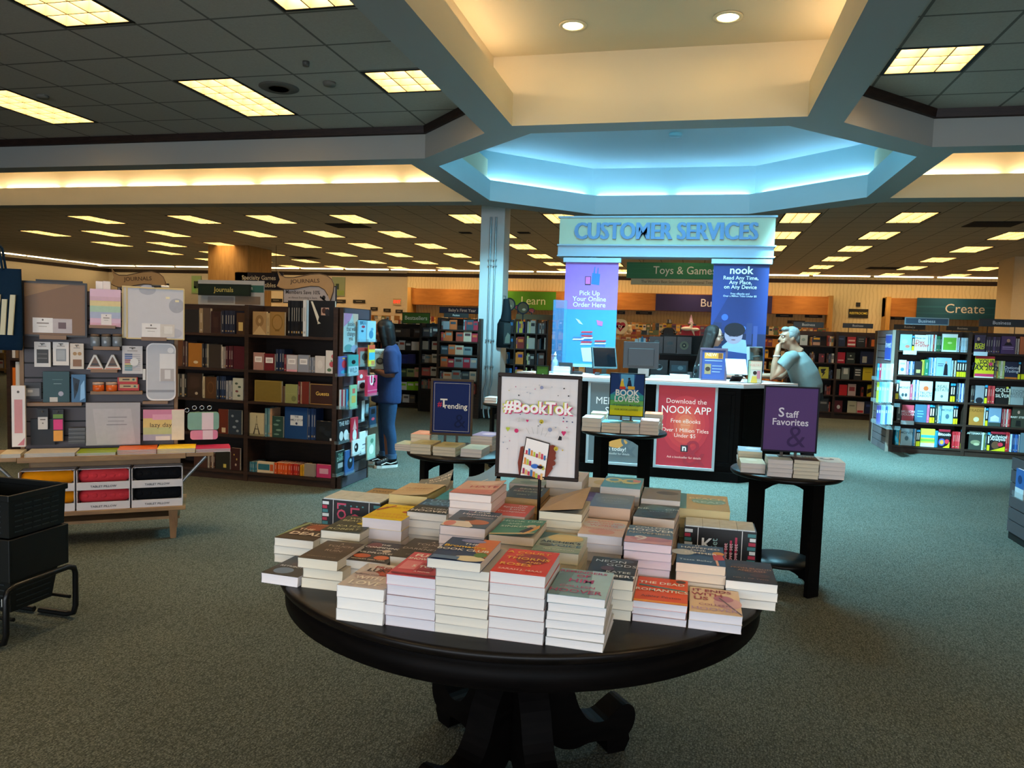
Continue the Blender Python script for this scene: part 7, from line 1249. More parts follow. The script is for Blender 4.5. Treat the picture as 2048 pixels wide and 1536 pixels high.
b = MB(); b.M = UPRIGHT; b.box(-w/2-.022, -w/2-.004, h*.36, h*.55, -.01, .006, mat('#d4d0cc', .4)); b.build('strap', dm)
nb = ui('spiral_notebook', 'notebook', 'teal spiral notebook on the slatted display', k1, 345, 556, 1052, 1297, .06, '#23484e', [('r', -.5, .1, -.98, -.68, '#c8c4bc'), ('e', .35, -.45, .2, .16, '#a8a8b8'), ('r', -.3, .5, .45, .49, '#5a7a7c'), ('r', -.2, .4, .18, .22, '#8aa0a0')], .018, lambda b, w, h, t: [b.tube([(-w/2-.006, t/2+.012*math.cos(q), h*(.05+.06*i)+.012*math.sin(q)*0) for q in (0, 1.5, 3, 4.5, 6)], .0022, mat('#8a9094', .3, .7), 5) for i in range(16)])
ui('hanging_pack', 'pack', 'dark folder with pale label left of the teal notebook', k1, 195, 330, 1140, 1272, .045, '#2c2c30', [('r', -.9, .8, -.65, .3, '#8a8a8c'), ('r', -.6, .0, -.2, .1, '#c4c0bc')], .02)
ui('foil_pouch', 'pouch', 'shiny blue foil pouch right of the teal notebook', k1, 572, 686, 1076, 1297, .055, '#3f6f98', [('p', [(-.8, .8), (.2, .6), (-.1, -.2), (-.6, -.8)], '#1f3040'), ('p', [(.3, .2), (.8, .6), (.9, -.7), (.2, -.9)], '#8fc0e8'), ('e', -.3, .1, .25, .3, '#10181f')], .03)
for i, (xa, xb) in enumerate(((740, 836), (846, 938))):
    a, b_ = up(k1(xa, 1210), .055), up(k1(xb, 1210), .055); r_ = (b_-a).length/2; h = up(k1(xa, 1136), .055).z-a.z
    tt_ = thing('candle', ['left', 'right'][i]+' orange tub with pale lid on the display ledge', 'candle', UF((a+b_)/2)); MB().lathe([(.001, 0), (r_*.9, 0), (r_, .008), (r_, h*.7), (.001, h*.7)], mat('#c8581c', .3), 22).build('tub', tt_); MB().lathe([(.001, h*.7), (r_, h*.7), (r_, h*.98), (.001, h)], mat('#b89a88', .35), 22).build('lid', tt_)
ui('carton', 'box', 'lower red and tan carton beside the orange tubs', k1, 945, 1112, 1155, 1204, .055, '#b82c28', [('r', -.85, .9, -.2, 1, '#b8a078'), ('r', -.5, .2, .2, .6, '#4a3a2c'), ('e', .6, .4, .12, .3, '#2c5a5a')], .05)
ui('carton', 'box', 'upper red and tan carton beside the orange tubs', k1, 940, 1100, 1100, 1154, .055, '#b82c28', [('r', -.85, .9, -.2, 1, '#b8a078'), ('r', -.5, .2, .2, .6, '#4a3a2c'), ('e', .6, .4, .12, .3, '#2c5a5a')], .05)
kk = lambda x, y: (x/4, 480+y/4)
ui('sketch_pad', 'pad', 'large white pad printed with a sheet, standing on the oak table', k1, 688, 1122, 1302, 1640, .10, '#a8a4a6', [('p', [(-.75, .72), (.65, .72), (.82, -.95), (-.6, -.95)], '#b4b0b2'), ('r', -.2, .5, .3, .33, '#7a7678'), ('r', -.2, .4, .12, .15, '#8a8688'), ('r', -.25, .5, -.05, -.02, '#7a7678')], .012)
ui('paper_pad', 'pad', 'pastel pad with lazy day script standing on the oak table', k1, 1145, 1474, 1358, 1602, .12, '#c87c98', [('r', -1, 1, -1, .45, '#d4b870'), ('r', -1, 1, -1, -.15, '#b4b880'), ('r', -1, 1, -1, -.6, '#a0a0b0'), ('r', .38, 1, -1, 1, '#d8ccb8'), ('r', -.55, .4, .35, .7, '#d89ab0'), ('t', 'lazy day', -.15, .0, .17, '#4a3c2c', 1, .0), ('r', -.4, .3, -1, -.72, '#d8d0cc')], .02)
ui('small_pack', 'pack', 'black hanging pack with white label under the teal notebook', k1, 300, 386, 1350, 1515, .07, '#1c1a1c', [('r', -.9, .9, -1, .2, '#c8c2bc'), ('r', -.5, .5, -.1, .0, '#5a5450'), ('e', 0, -.4, .15, .06, '#5a5450')], .02, hook)
ui('small_pack', 'pack', 'black hanging pack of pink and orange sticky notes', k1, 422, 510, 1355, 1615, .07, '#1c1a1c', [('r', -.85, .85, -.25, .38, '#d8387c'), ('r', -.85, .85, -.95, -.3, '#e09a3c'), ('r', -.9, .9, .45, .7, '#6a8a3c')], .02, hook)
ui('black_folder', 'folder', 'black folder standing behind the sticky note pack', k1, 245, 440, 1430, 1640, .045, '#121114', (), .02)
for i in range(4): ui('pencil_roll', 'pouch', '%s grey roll from the bottom beside the large white pad' % ORD[i], k1, 548, 682, 1600-32*i, 1630-32*i, .10, '#4a4c50', [('r', -1, 1, .3, .6, '#7a7c80')], .05)
ui('long_box', 'box', 'tall pink and white box at the left end of the oak table', k1, 96, 205, 1166, 1655, .12, '#ddd6d2', [('r', -.6, .6, -.55, .55, '#c88a8c'), ('e', 0, .8, .2, .04, '#5a5450'), ('p', [(-.2, -.95), (.8, -.95), (.9, -.7), (.5, -.8)], '#c87a84')], .03)
T0 = P0
def nbk(xa, xb, yt, yb, n, col, label, spiral=True, off=0.0, page='#d8d0c4'):
    a, b_ = up(k2(xa, yb), off, P0), up(k2(xb, yb), off, P0); w = (b_-a).length; c = (a+b_)/2; h = .034 if n == 4 else .02 if n == 2 else .026
    for i in range(n):
        tt_ = h/n; b = MB().box(-w/2+.006, w/2-.002, .004, .20, 0, tt_-.002, pages(page)).box(-w/2, w/2, 0, .205, tt_-.002, tt_-.0006, mat(col, .4)); 
        b.box(-w/2-.001, -w/2+.008, 0, .205, .001, tt_-.0008, mat('#c8bca8', .5))
        lab = label+', top of its pile' if i == n-1 else '%s from the bottom in the pile of %ss' % (ORD[i], label)
        tag(b.build('notebook', None, UF((c.x, c.y, .6005+tt_*i)) @ Matrix.Rotation(math.radians(R.uniform(-1.5, 1.5)), 4, 'Z')), lab, 'notebook', 'notebooks on the oak table')
nbk(612, 925, 290, 372, 2, '#8aa01c', 'lime green notebook')
nbk(940, 1252, 235, 362, 4, '#d8641c', 'orange notebook')
nbk(1258, 1562, 245, 350, 4, '#f0c81a', 'yellow notebook')
nbk(1568, 1845, 240, 330, 3, '#b01c44', 'crimson notebook')
nbk(195, 600, 290, 378, 3, '#c4bcae', 'film wrapped white notebook')
nbk(0, 165, 305, 392, 3, '#c8bca0', 'film wrapped cream notebook')
def pencase(xa, xb, ya, yb, off, col, label):
    a, b_ = up(k2(xa, yb), off), up(k2(xb, yb), off); w = (b_-a).length; h = up(k2(xa, ya), off).z-a.z; c = (a+b_)/2
    tt_ = thing('pouch', label, 'pouch', UF(c)); b = MB(); b.M = UPRIGHT; b.prism(rounded(w, h, .02), -.05, 0, mat(col, .3, 0, .1, 30, .6)); b.build('case', tt_, None, .006)
    b = MB(); b.M = UPRIGHT; b.rect(-w*.05, w*.32, 0, h, .002, mat('#d8c4c8', .4)); b.build('paper_band', tt_)
    return c, w, h
c, w, h = pencase(1500, 1752, 20, 158, .10, '#6f9a84', 'green pencil pouch with pale band, on the right end of the oak table'); pencase(1522, 1742, 162, 236, .11, '#d07a94', 'pink pencil pouch with pale band under the green one')
for i in range(4):
    p = up(k2(1495+i*60, -5 if i else 15), .10); tag(MB().tube([(.014*math.cos(q), 0, .014*math.sin(q)) for q in [j*math.pi/6 for j in range(13)]], .0025, mat('#c0c4c8', .2, .9), 6).build('key_ring', None, UF(p+Vector((0, 0, .012)))), '%s metal ring from left above the green pouch' % ORD[i], 'ring')
# tablet pillows on the lower shelf
PC = ['#e8920c', '#d8404a', '#17181c']; PN = ['amber', 'coral red', 'black']
for r in range(2):
    for i in range(3):
        x0 = -.975+i*.328; t = thing('pillow_box', '%s tablet pillow in open white carton, %s row on the low shelf' % (PN[i], ('lower', 'upper')[r]), 'pillow box', UF(P0+UU*x0+Vector((0, 0, .233+.136*r))-UN*0))
        w, h, d = .318, .134, .16; cm = mat('#dcd8dc', .5, 0, .02, 8, .3)
        MB().box(0, w, 0, d, 0, .004, cm).box(0, w, -.002, .004, 0, .052, cm).box(0, w, d-.004, d, 0, h, cm).box(0, .005, 0, d, 0, h, cm).box(w-.005, w, 0, d, 0, h, cm).box(0, w, .05, d, h-.004, h, cm).build('carton', t)
        b = MB(); b.tube([(.012, .07, .085), (.03, .068, .085), (w-.03, .068, .085), (w-.012, .07, .085)], [(.03, .03), (.042, .044), (.042, .044), (.03, .03)], mat(PC[i], .9, 0, .12, 20, .1, bump=.3), 16)
        for q in range(5):
            if i: b.ball((.05+q*.054, .03, .09), (.022, .008, .016), mat(PC[i], .9, 0, .12, 20, .1, bump=.3), 10, 6)
        b.build('pillow', t)
        q = MB(); q.M = Matrix.Translation((0, -.0025, 0)) @ UPRIGHT; q.text('TABLET PILLOW', w/2, .022, .019, .0004, mat('#4a4a52', .5), 1.12, .02); q.build('lettering', t)
# navy tote and notebooks at the far left edge
tw = thing('tote_bag', 'navy canvas tote with cream book spines, hanging at the left edge', 'bag', Matrix.Translation((-4.45, 3.98, 1.29)) @ Matrix.Rotation(math.radians(20), 4, 'Z'))
nvc = mat('#10263a', .9, 0, .12, 60, .1, bump=.2); b = MB(); b.tube([(0, 0, 0), (0, 0, .03), (0, 0, .25), (0, 0, .53)], [(.02, .185), (.05, .19), (.045, .19), (.012, .185)], nvc, 24); b.build('body', tw)
b = MB(); b.M = Matrix.Translation((0, -.045, 0)) @ UPRIGHT
for x0, x1, y0, y1, s in ((-.17, -.13, .10, .32, .02), (-.11, -.06, .09, .36, .02), (-.04, .0, .1, .34, .0), (.02, .06, .1, .36, .02), (.075, .105, .1, .33, .015), (.12, .15, .1, .36, .02)): b.prism([(x0, y0), (x1, y0), (x1+s, y1), (x0+s, y1)], -.004, .006, mat('#c8c4a8', .9))
b.build('print', tw)
b = MB()
for y in (-.02, .02): b.tube([(-.08, y, .52), (-.06, y, .66), (0, y, .72), (.06, y, .66), (.08, y, .52)], .008, nvc, 8)
b.build('handles', tw)
b = MB().tube([(0, 0, 2.0), (0, 0, 0)], .012, mat('#2a2622', .4, .4), 10).lathe([(.001, 0), (.22, 0), (.22, .012), (.001, .02)], mat('#2a2622', .4, .4), 28).tube([(0, 0, 2.0), (0, -.02, 2.02), (.0, -.09, 2.0)], .01, mat('#2a2622', .4, .4), 8)
tag(b.build('bag_stand', None, Matrix.Translation((-4.78, 3.95, 0))), 'dark metal stand holding the navy tote at the left edge', 'stand')
cs = ['#d8d0c8', '#c8a0a8', '#d86a1c', '#d0c8bc', '#b88a90', '#d8d4cc', '#8a6a4a', '#6a7a3a', '#c9c0b0', '#4a3a30']
for r in (2, 3):
    for i in range(20): spine('notebook_spine', Matrix.Translation((-6.86+.043*i, JY+.03, JS[r])), .04, .2+.02*((i*3) % 4), .15, cs[(i*3+r) % 10], '%s notebook on the %s shelf of the far left bookcase' % (ORD[i], ('third', 'second')[r-2]), 'notebook', 'notebooks on the far left bookcase', 'n')
# ---- stacked shopping baskets on a tube frame
bk_ = mat('#0d1112', .42, 0, .08, 20, .4); BX0, BX1, BY0, BY1 = -3.42, -2.985, 2.74, 3.06
def basket(label, z0, z1, taper, rimh):
    t = thing('shopping_basket', label, 'basket', Matrix.Translation(((BX0+BX1)/2, (BY0+BY1)/2, 0)), 'stacked black shopping baskets'); hx_, hy = (BX1-BX0)/2, (BY1-BY0)/2
    b = MB(); e = taper; th = .006
    def ringv(z, d): return [(-hx_+d, -hy+d, z), (hx_-d, -hy+d, z), (hx_-d, hy-d, z), (-hx_+d, hy-d, z)]
    V = ringv(z0, e)+ringv(z1, 0)+ringv(z1, th)+ringv(z0+th, e+th); fs = []
    for q in range(4): j = (q+1) % 4; fs += [(q, j, 4+j, 4+q), (4+q, 4+j, 8+j, 8+q), (8+q, 8+j, 12+j, 12+q)]
    b.add(V, fs+[(3, 2, 1, 0), (12, 13, 14, 15)], bk_)
    r = MB()
    for x0, x1, y0, y1 in ((-hx_-.008, hx_+.008, -hy-.008, -hy+.01), (-hx_-.008, hx_+.008, hy-.01, hy+.008), (-hx_-.008, -hx_+.01, -hy, hy), (hx_-.01, hx_+.008, -hy, hy)): r.box(x0, x1, y0, y1, z1-rimh, z1, bk_)
    r.build('rim', t, None, .004)
    s = b; n = max(2, int((z1-rimh-z0)/.028))
    for q in range(n):
        z = z0+.02+q*(z1-rimh-z0-.02)/n; d = e*(1-(z-z0)/(z1-z0))
        for k in range(5): y = -hy+d+.03+k*(2*hy-2*d-.06)/5; s.box(hx_-d-.001, hx_-d+.0025, y, y+.04, z, z+.005, mat('#2a3032', .35))
        for k in range(6): x = -hx_+d+.03+k*(2*hx_-2*d-.06)/6; s.box(x, x+.05, -hy+d-.0025, -hy+d+.001, z, z+.005, mat('#2a3032', .35))
    s.build('body', t)
    return t
basket('upper black shopping basket of the stack at the left edge', .50, .70, .006, .03)
lo = basket('lower black shopping basket of the stack, its tapered foot in the frame', .135, .495, .045, .2)
q = MB(); q.M = Matrix.Translation((.17, -(BY1-BY0)/2+.012, .19)) @ UPRIGHT; q.text('E', .0, .0, .05, .004, mat('#c8ccc8', .5), 1, .02); q.build('lettering', lo)
fm = mat('#0c0d0e', .35, .3, .05, 20, .5)
t = thing('basket_stand', 'black tube frame standing under the stacked shopping baskets', 'stand', Matrix.Identity(4))
def rpath(x, s): return [(x-s*.22, 2.70, .018), (x-s*.05, 2.70, .018), (x-s*.012, 2.70, .03), (x, 2.70, .07), (x, 2.70, .235), (x, 2.71, .265), (x, 2.745, .28), (x, 3.05, .28), (x, 3.085, .265), (x, 3.095, .235), (x, 3.095, .07), (x-s*.012, 3.095, .03), (x-s*.05, 3.095, .018), (x-s*.22, 3.095, .018)]
MB().tube(rpath(-2.965, 1), .014, fm, 12).build('tube_loop', t); MB().tube(rpath(-3.44, -1), .014, fm, 12).build('tube_loop', t)
for y in (2.74, 3.06): MB().tube([(-3.44, y, .125), (-2.965, y, .125)], .009, fm, 8).build('cross_bar', t)
# rack cut by the right edge
p = onz(2042, 1090, 0)
t = thing('slat_rack', 'grey slatted rack cut by the right edge with a pocketed blue book', 'rack', Matrix.Translation((2.53, 6.22, 0)))
b = MB()
for i in range(6): b.box(0, .6, 0, .5, .06+i*.1, .152+i*.1, mat('#4a4448', .5))
b.box(.01, .59, .01, .49, 0, .66, blackm); b.build('slats', t)
a = onx(2037, 1000, 2.36)
faceout('book', Matrix.Translation((2.45, 6.34, a.z-.03)) @ Matrix.Rotation(-math.pi/2, 4, 'Z'), .15, .22, .02, '#2f62a8', [('r', -1, 1, -1, -.3, '#c8d4dc'), ('e', 0, .3, .5, .3, '#1c3a6a')], 'blue and white book in a pocket at the right edge', 'book', None)
pocket(Matrix.Translation((2.53, 6.34, a.z-.034)) @ Matrix.Rotation(-math.pi/2, 4, 'Z'), .2, 'clear pocket at the right edge holding the blue book', d=.09)
# ================================================================== behind the counter and along the walls
fz = lambda x, y: (740+x/5.333, 560+y/5.333)
mass = MB()                                     # far shelved books nobody could count from here
PAL = ['#2a2c34', '#8a3a34', '#3a4a6a', '#c8c0b0', '#5a3a2c', '#a8503a', '#d8d4c8', '#2f5a5a', '#6a6a70', '#b08a4a', '#1c1c20', '#4a2a34']
RM = random.Random(11)
def fill(x0, x1, Y, z, h, pal=PAL, face=.35, gap=.12, d=.14, M=None, mb=None):
    mb = mb or mass; M0 = mb.M
    if M: mb.M = M
    x = x0
    while x < x1-.03:
        if RM.random() < gap: x += RM.uniform(.03, .12); continue
        f = RM.random() < face; w = RM.uniform(.11, .16) if f else RM.uniform(.018, .04); w = min(w, x1-x); hh = h*RM.uniform(.72, .95); c = RM.choice(pal)
        mb.box(x, x+w-.002, Y, Y+(.03 if f else d), z, z+hh, mat(c, .45))
        if f: mb.M = (M or Matrix()) @ Matrix.Translation((0, Y-.0008, 0)) @ UPRIGHT; mb.rect(x+w*.15, x+w*.85, z+hh*.55, z+hh*.8, 0, mat(RM.choice(pal), .45)); mb.M = M or Matrix()
        else: mb.box(x+.004, x+w-.006, Y-.001, Y, z+hh*.4, z+hh*.8, mat(RM.choice(pal), .45))
        x += w
    mb.M = M0
# back business bookcases
GS = [.13, .47, .79, 1.11, 1.44]
for x0, lab in ((1.87, 'dark bookcase behind the leaning person'), (2.79, 'dark bookcase between leaning person and the end panel')):
    bookcase(lab, x0, x0+.92, 16, GS, 1.73, group='far business bookcases', cheeks=(1, x0 > 2))
def far(row_i, xa, xb, yt, col, nm, des=()):
    z = GS[row_i]; a, b_ = ony(*rz_(xa, 700), 16.03), ony(*rz_(xb, 700), 16.03); h = max(.12, min(ony(*rz_((xa+xb)/2, yt), 16.03).z-z, .27))
    faceout('book', Matrix.Translation(((a.x+b_.x)/2, 16.03, z)), b_.x-a.x-.004, h, .03, col, des, nm+', '+SH[row_i]+'of the bookcases beyond the leaning person', 'book', 'books on the far business bookcases')
for it in ((4, 243, 304, 440, '#b8c4c4', 'pale grey book', [('e', -.1, .1, .5, .3, '#8aa0a0')]), (4, 344, 408, 455, '#1c1a18', 'black yellow and orange book', [('r', -.8, .8, .4, .8, '#d8a020'), ('r', -.9, .9, -.9, -.2, '#b8907a')]), (4, 543, 605, 445, '#232c44', 'navy book', [('r', -.6, .6, .3, .5, '#4a5a84')]), (4, 622, 690, 455, '#a82c30', 'red and white book', [('r', -.9, .9, -.7, -.35, '#d8ccc4'), ('r', -.8, .8, .1, .4, '#d8b0a8')]), (4, 696, 768, 450, '#26282a', 'black book', [('r', -.6, .6, .4, .55, '#7a7c7c'), ('r', -.6, .6, .0, .15, '#7a7c7c')]), (4, 800, 868, 455, '#2a1814', 'black and orange book', [('r', -.6, .7, -.8, .5, '#b8602c')]),
           (3, 400, 448, 590, '#5a2428', 'dark red book', [('e', .3, .4, .3, .2, '#c84a4a')]), (3, 545, 612, 578, '#a81c30', 'red book', [('r', -.7, .7, -.6, -.35, '#d89aa0')]), (3, 620, 692, 580, '#2a302c', 'dark book', [('r', -.7, .7, -.3, -.1, '#9aa09a'), ('e', 0, .4, .2, .12, '#c0c8b8')]), (3, 732, 852, 572, '#1c2440', 'wide navy book', [('r', -.7, -.1, -.8, .2, '#9a9a94')]),
           (2, 405, 488, 695, '#b8b83a', 'yellow book with black Z', [('p', [(-.6, .6), (.5, .7), (.1, .1), (.4, .1), (-.3, -.8), (-.1, -.1), (-.4, -.1)], '#2a2a2a')]), (2, 535, 582, 712, '#8a948c', 'grey green book'), (2, 590, 655, 700, '#6a7474', 'slate book with white square', [('r', -.5, .6, -.1, .85, '#c8ccc8')]), (2, 690, 752, 700, '#2c2e30', 'black book with stacked white letters', [('r', -.7, .7, .5, .7, '#c8c8c8'), ('r', -.7, .7, .1, .3, '#c8c8c8'), ('r', -.7, .7, -.3, -.1, '#c8c8c8')]), (2, 760, 845, 700, '#c8b02a', 'yellow book', [('r', -.6, .6, .2, .3, '#8a7a2a')]),
           (1, 580, 645, 838, '#b82028', 'bright red book'), (1, 650, 715, 832, '#b8a0a0', 'grey red book', [('r', -.7, .7, -.2, .5, '#8a3a44')]), (1, 805, 868, 838, '#b8a818', 'yellow and black book', [('p', [(-1, -.6), (1, .1), (1, .6), (-1, .2)], '#1c1c1c')]), (0, 545, 615, 965, '#5a1c24', 'dark red book with white disc', [('e', .1, -.1, .4, .35, '#d0d0d0')]), (0, 655, 728, 968, '#b8b8a4', 'cream book', [('r', -.6, .6, .1, .3, '#8a8a7a')]), (0, 730, 790, 975, '#c8b8b4', 'white and red book', [('r', -.8, .8, -.9, -.5, '#b83040')]), (0, 792, 860, 972, '#1c2448', 'dark blue book', [('r', -.6, .6, .1, .5, '#3a4a84')]), (0, 425, 500, 950, '#2a2c2e', 'black and grey book', [('r', -.7, .7, .2, .5, '#8a8c8c')])):
    far(*it)
for i, z in enumerate(GS):
    for x0, x1 in ((1.90, 2.06), (2.30, 2.42), (2.62, 2.77), (2.98, 3.0), (3.30, 3.36), (3.52, 3.68)): fill(x0, x1, 16.04, z, .22, face=0, gap=.05)
topper('dark Business sign over the bookcase behind the leaning person', 16.3, rz_, (205, 333), (447, 338), 378, '#2f3a42', 'Business', '#b8c0c4', .45, .1)
topper('dark Business sign left of the restrooms sign base', 16.3, rz_, (600, 345), (842, 350), 382, '#2c333c', 'Business', '#b0b4ba', .45, .12)
topper('dark Business sign behind the end panel bookcase', 19, rz_, (1010, 356), (1260, 360), 392, '#262a30', 'Business', '#a8acb0', .45, .2)
topper('dark Business sign between the two front business signs', 19, rz_, (1430, 368), (1685, 372), 402, '#262a30', 'Business', '#a8acb0', .45, .2)
# bestsellers and fiction bookcases
bookcase('black bestsellers bookcase behind the reading person', -5.9, -4.98, 13.5, [.09, .33, .59, .84, 1.10, 1.35], 1.60, m=blk, mb=blk, group='bestseller bookcases')
for i, z in enumerate([.09, .33, .59, .84, 1.10, 1.35]): fill(-5.86, -5.02, 13.53, z, .20, [['#c8ccd0', '#5a5a5c', '#8a7a5a'], ['#7ac02a', '#d0d4d4', '#7ac02a'], ['#2a4a3a', '#c89a94', '#8a9a6a'], ['#1f2a6a', '#24307a'], ['#c8ccd0', '#a84a3a', '#2a2c30'], ['#b8a894', '#3a302c', '#5a5e64']][i], face=.95, gap=.04)
topper('green framed Bestsellers sign on the black bookcase', 13.6, fz, (345, 345), (640, 350), 462, '#3f6a24', 'Bestsellers', '#dfe6d0', .36, 0, fcol='#1c2416')
bookcase('dark fiction bookcase left of the white column', -4.28, -3.54, 12.35, [.42, .64, .87, 1.09, 1.32, 1.52], 1.72, depth=.6, group='bestseller bookcases')
for z in [.42, .64, .87, 1.09, 1.32, 1.52]: fill(-4.24, -3.58, 12.38, z, .19, ['#a84a3a', '#c86a3a', '#8a949a', '#3a4a54', '#c8b49a', '#5a3a3a', '#a83040', '#7a8a8a'], face=.7, gap=.05)
bookcase('narrow dark bookcase between bestsellers and fiction', -4.85, -4.45, 13.0, [.42, .66, .9, 1.14, 1.38], 1.62, group='bestseller bookcases', m=blk, mb=blk)
for z in [.42, .66, .9, 1.14, 1.38]: fill(-4.82, -4.48, 13.03, z, .19, ['#c8ccc8', '#5a6a6a', '#a8504a', '#3a3a40', '#8a7a6a'], face=.6)
topper('dark Fiction sign on the bookcase left of the column', 12.7, fz, (790, 350), (1050, 356), 398, '#2c2f2c', 'Fiction', '#d8d8d0', .42, .06)
topper('navy sign reading Baby\u2019s First Year left of the column', 17, fz, (740, 285), (1230, 297), 352, '#1c2c50', 'Baby\u2019s First Year', '#c8d0dc', .48, .5, bold=.012)
# narrow four column bookcase right of the column
xs = [-3.52, -3.31, -3.10, -2.89, -2.68]
t = thing('bookcase', 'brown bookcase of four narrow columns right of the white column', 'bookcase', Matrix.Translation((0, 14, 0)))
for x in xs: MB().box(x-.014, x+.014, 0, .4, 0, 1.76, dk).build('upright', t)
MB().box(xs[0], xs[-1], .38, .4, 0, 1.7, dkb).build('back_panel', t)
for z in (.3, .6, .9, 1.2, 1.5): MB().box(xs[0], xs[-1], .002, .38, z-.025, z, dk).build('shelf', t)
for k in range(4):
    for z in (.3, .6, .9, 1.2, 1.5): fill(xs[k]+.02, xs[k+1]-.03, 14.03, z, .26, [['#3a7ab0', '#d8d4c8', '#2a2a30'], ['#d87a2a', '#3a2a7a', '#c8b03a', '#8a2a24'], ['#b0a89c', '#2c2a2a', '#c8c47a'], ['#a8a098', '#5a3a30', '#3a4a54']][k], face=.3, gap=.06)
for i, (px, r_, c1, c2) in enumerate((((1018, 609), .13, '#141c30', '#8a8068'), ((1046, 616), .12, '#141c30', '#6a5a3a'), ((1036, 615), .07, '#141c30', '#c0403a'), ((1063, 621), .065, '#141c30', '#c0403a'))):
    p = ony(*px, 14.1+.03*i); b = MB(); b.M = UPRIGHT; b.ell(0, 0, r_, r_*(1 if i < 2 else .75), 0, mat(c1, .5)); b.prism([(r_*.98*math.cos(q*.3), r_*(.98 if i < 2 else .73)*math.sin(q*.3)) for q in range(21)], -.012, -.001, mat(c1, .5)); b.ell(0, 0, r_*.8, r_*(.8 if i < 2 else .52), .001, mat(c2, .5)); b.ell(.02, -.03, r_*.3, r_*.2, .002, mat('#c8b898' if i < 2 else '#d86a5a', .5)); b.box(-.01, .01, -r_*(.95 if i < 2 else .7)-.5, -r_*.7, -.01, -.002, mat(c1, .5))
    tag(b.build('display_header', None, Matrix.Translation(p)), ['large round dark cutout above the narrow columns, beside the black bag', 'round dark cutout with ears above the narrow columns', 'small red oval cutout between the two round ones', 'small red oval cutout above the rightmost column'][i], 'display header', 'round cutouts above the narrow bookcase')
b = MB(); ms = ony(1080, 632, 14.1); b.box(-.4, .36, 0, .02, 0, .1, mat('#6a5a3c', .6)); tag(b.build('header_strip', None, Matrix.Translation((ms.x-.08, 14.15, 1.76))), 'brown cut header strip along the top of the narrow bookcase', 'display header')
# bag hanging on the column
tb2 = thing('hanging_bag', 'black bag with grey print hanging on the side of the white column', 'bag', Matrix.Translation((-3.14, 12.46, 1.24)))
b = MB(); b.tube([(0, 0, 0), (0, 0, .05), (.0, 0, .4), (.01, 0, .48)], [(.06, .12), (.09, .13), (.08, .12), (.03, .09)], mat('#0e1418', .7, 0, .1, 20, .2), 16); b.tube([(.03, -.02, .45), (.04, -.02, .62), (.02, -.0, .83)], [(.05, .1), (.05, .08), (.02, .05)], mat('#121c22', .7, 0, .1, 20, .2), 12); b.build('body', tb2)
b = MB(); b.M = Matrix.Translation((.06, -.088, .06)) @ UPRIGHT; b.rect(-.04, .08, 0, .36, 0, mat('#1f2e30', .6)); b.poly([(-.02, .02, .001), (.07, .02, .001), (.07, .16, .001), (.03, .2, .001), (-.01, .12, .001)], mat('#6a7468', .6)); b.build('print', tb2)
MB().tube([(.0, .02, .8), (.0, .04, .88), (-.04, .06, .88)], .008, mat('#8a9094', .3, .7), 8).build('hook', tb2)
# table behind the big poster with a green sign and paperbacks
plank_table((-1.9, 8.15), 'small round black table by the white column, mostly behind the big poster', 30, .36)
c_ = ony(1085, 744, 8.05); sign('small green framed sign behind the big poster', Matrix.Translation((c_.x, 8.05, .99)), .125, .16, '#47702c', [('p', [(-.3, -.9), (-.2, -.9), (.1, -.1), (.0, -.1)], '#d8dcc8'), ('p', [(-.3, -.2), (-.2, -.2), (-.2, -.7), (-.3, -.7)], '#d8dcc8'), ('e', .1, -.05, .1, '#d8dcc8')], '#141a12', .010, .012, legs2(TTZ-.99))
stack('cream paperback', 'the pile on the table by the white column', -2.15, 8.02, .72, .78, 2, .14, '#c8bcae', '#dccfc4')
stack('pale paperback', 'the second pile on the table by the white column', -1.75, 8.0, .72, .80, 3, .14, '#c0c4c0', '#dccfc4')
# back wall signs
def wsign(name, label, Y, conv, l, r_, yb, col, lines, fcol=None, th=.03, extra=None, hang=None):
    a, b_ = ony(*conv(*l), Y), ony(*conv(*r_), Y); z0 = ony(*conv(l[0], yb), Y).z; w = b_.x-a.x; h = (a.z+b_.z)/2-z0
    t = thing(name, label, 'sign', Matrix.Translation(((a.x+b_.x)/2, Y, z0)))
    MB().box(-w/2, w/2, 0, th, 0, h, mat(col, .5, 0, .1, 3)).build('panel', t)
    q = MB(); q.M = UPRIGHT
    for it in lines:
        if it[0] == 'r': q.rect(it[1]*w/2, it[2]*w/2, it[3]*h, it[4]*h, .002, mat(it[5], .5))
        else: q.text(it[0], it[1]*w/2, it[2]*h, it[3]*h, .004, mat(it[4], .5), it[5] if len(it) > 5 else 1, it[6] if len(it) > 6 else .008, 0, 3)
    if q.v: q.build('lettering', t)
    if hang:
        for x in (-w*.35, w*.35): MB().tube([(x, th/2, h), (x, th/2, ZC-z0)], .006, mat('#2a2622', .5), 6).build('hanger', t)
    return t
idc = lambda x, y: (x, y)
wsign('wall_sign', 'green sign reading Learn on the timber fascia', 28.02, idc, (960, 581), (1112, 584), 617, '#4a8a1c', [('Learn', .42, .48, .62, '#d8e0c0', 1, .0)])
wsign('wall_sign', 'purple sign with white Build lettering, partly behind the blue banner', 28.02, idc, (1312, 588), (1545, 592), 621, '#2a2458', [('Build', -.02, .5, .66, '#d8d4dc', 1, .0)])
wsign('wall_sign', 'teal sign reading Create on the timber fascia at right', 28.02, idc, (1835, 597), (2030, 598), 637, '#1f5468', [('r', -1, 1, .55, .62, '#2a6478'), ('r', -1, 1, .25, .3, '#286074'), ('Create', .0, .5, .62, '#d8d0c4', 1, .0)])
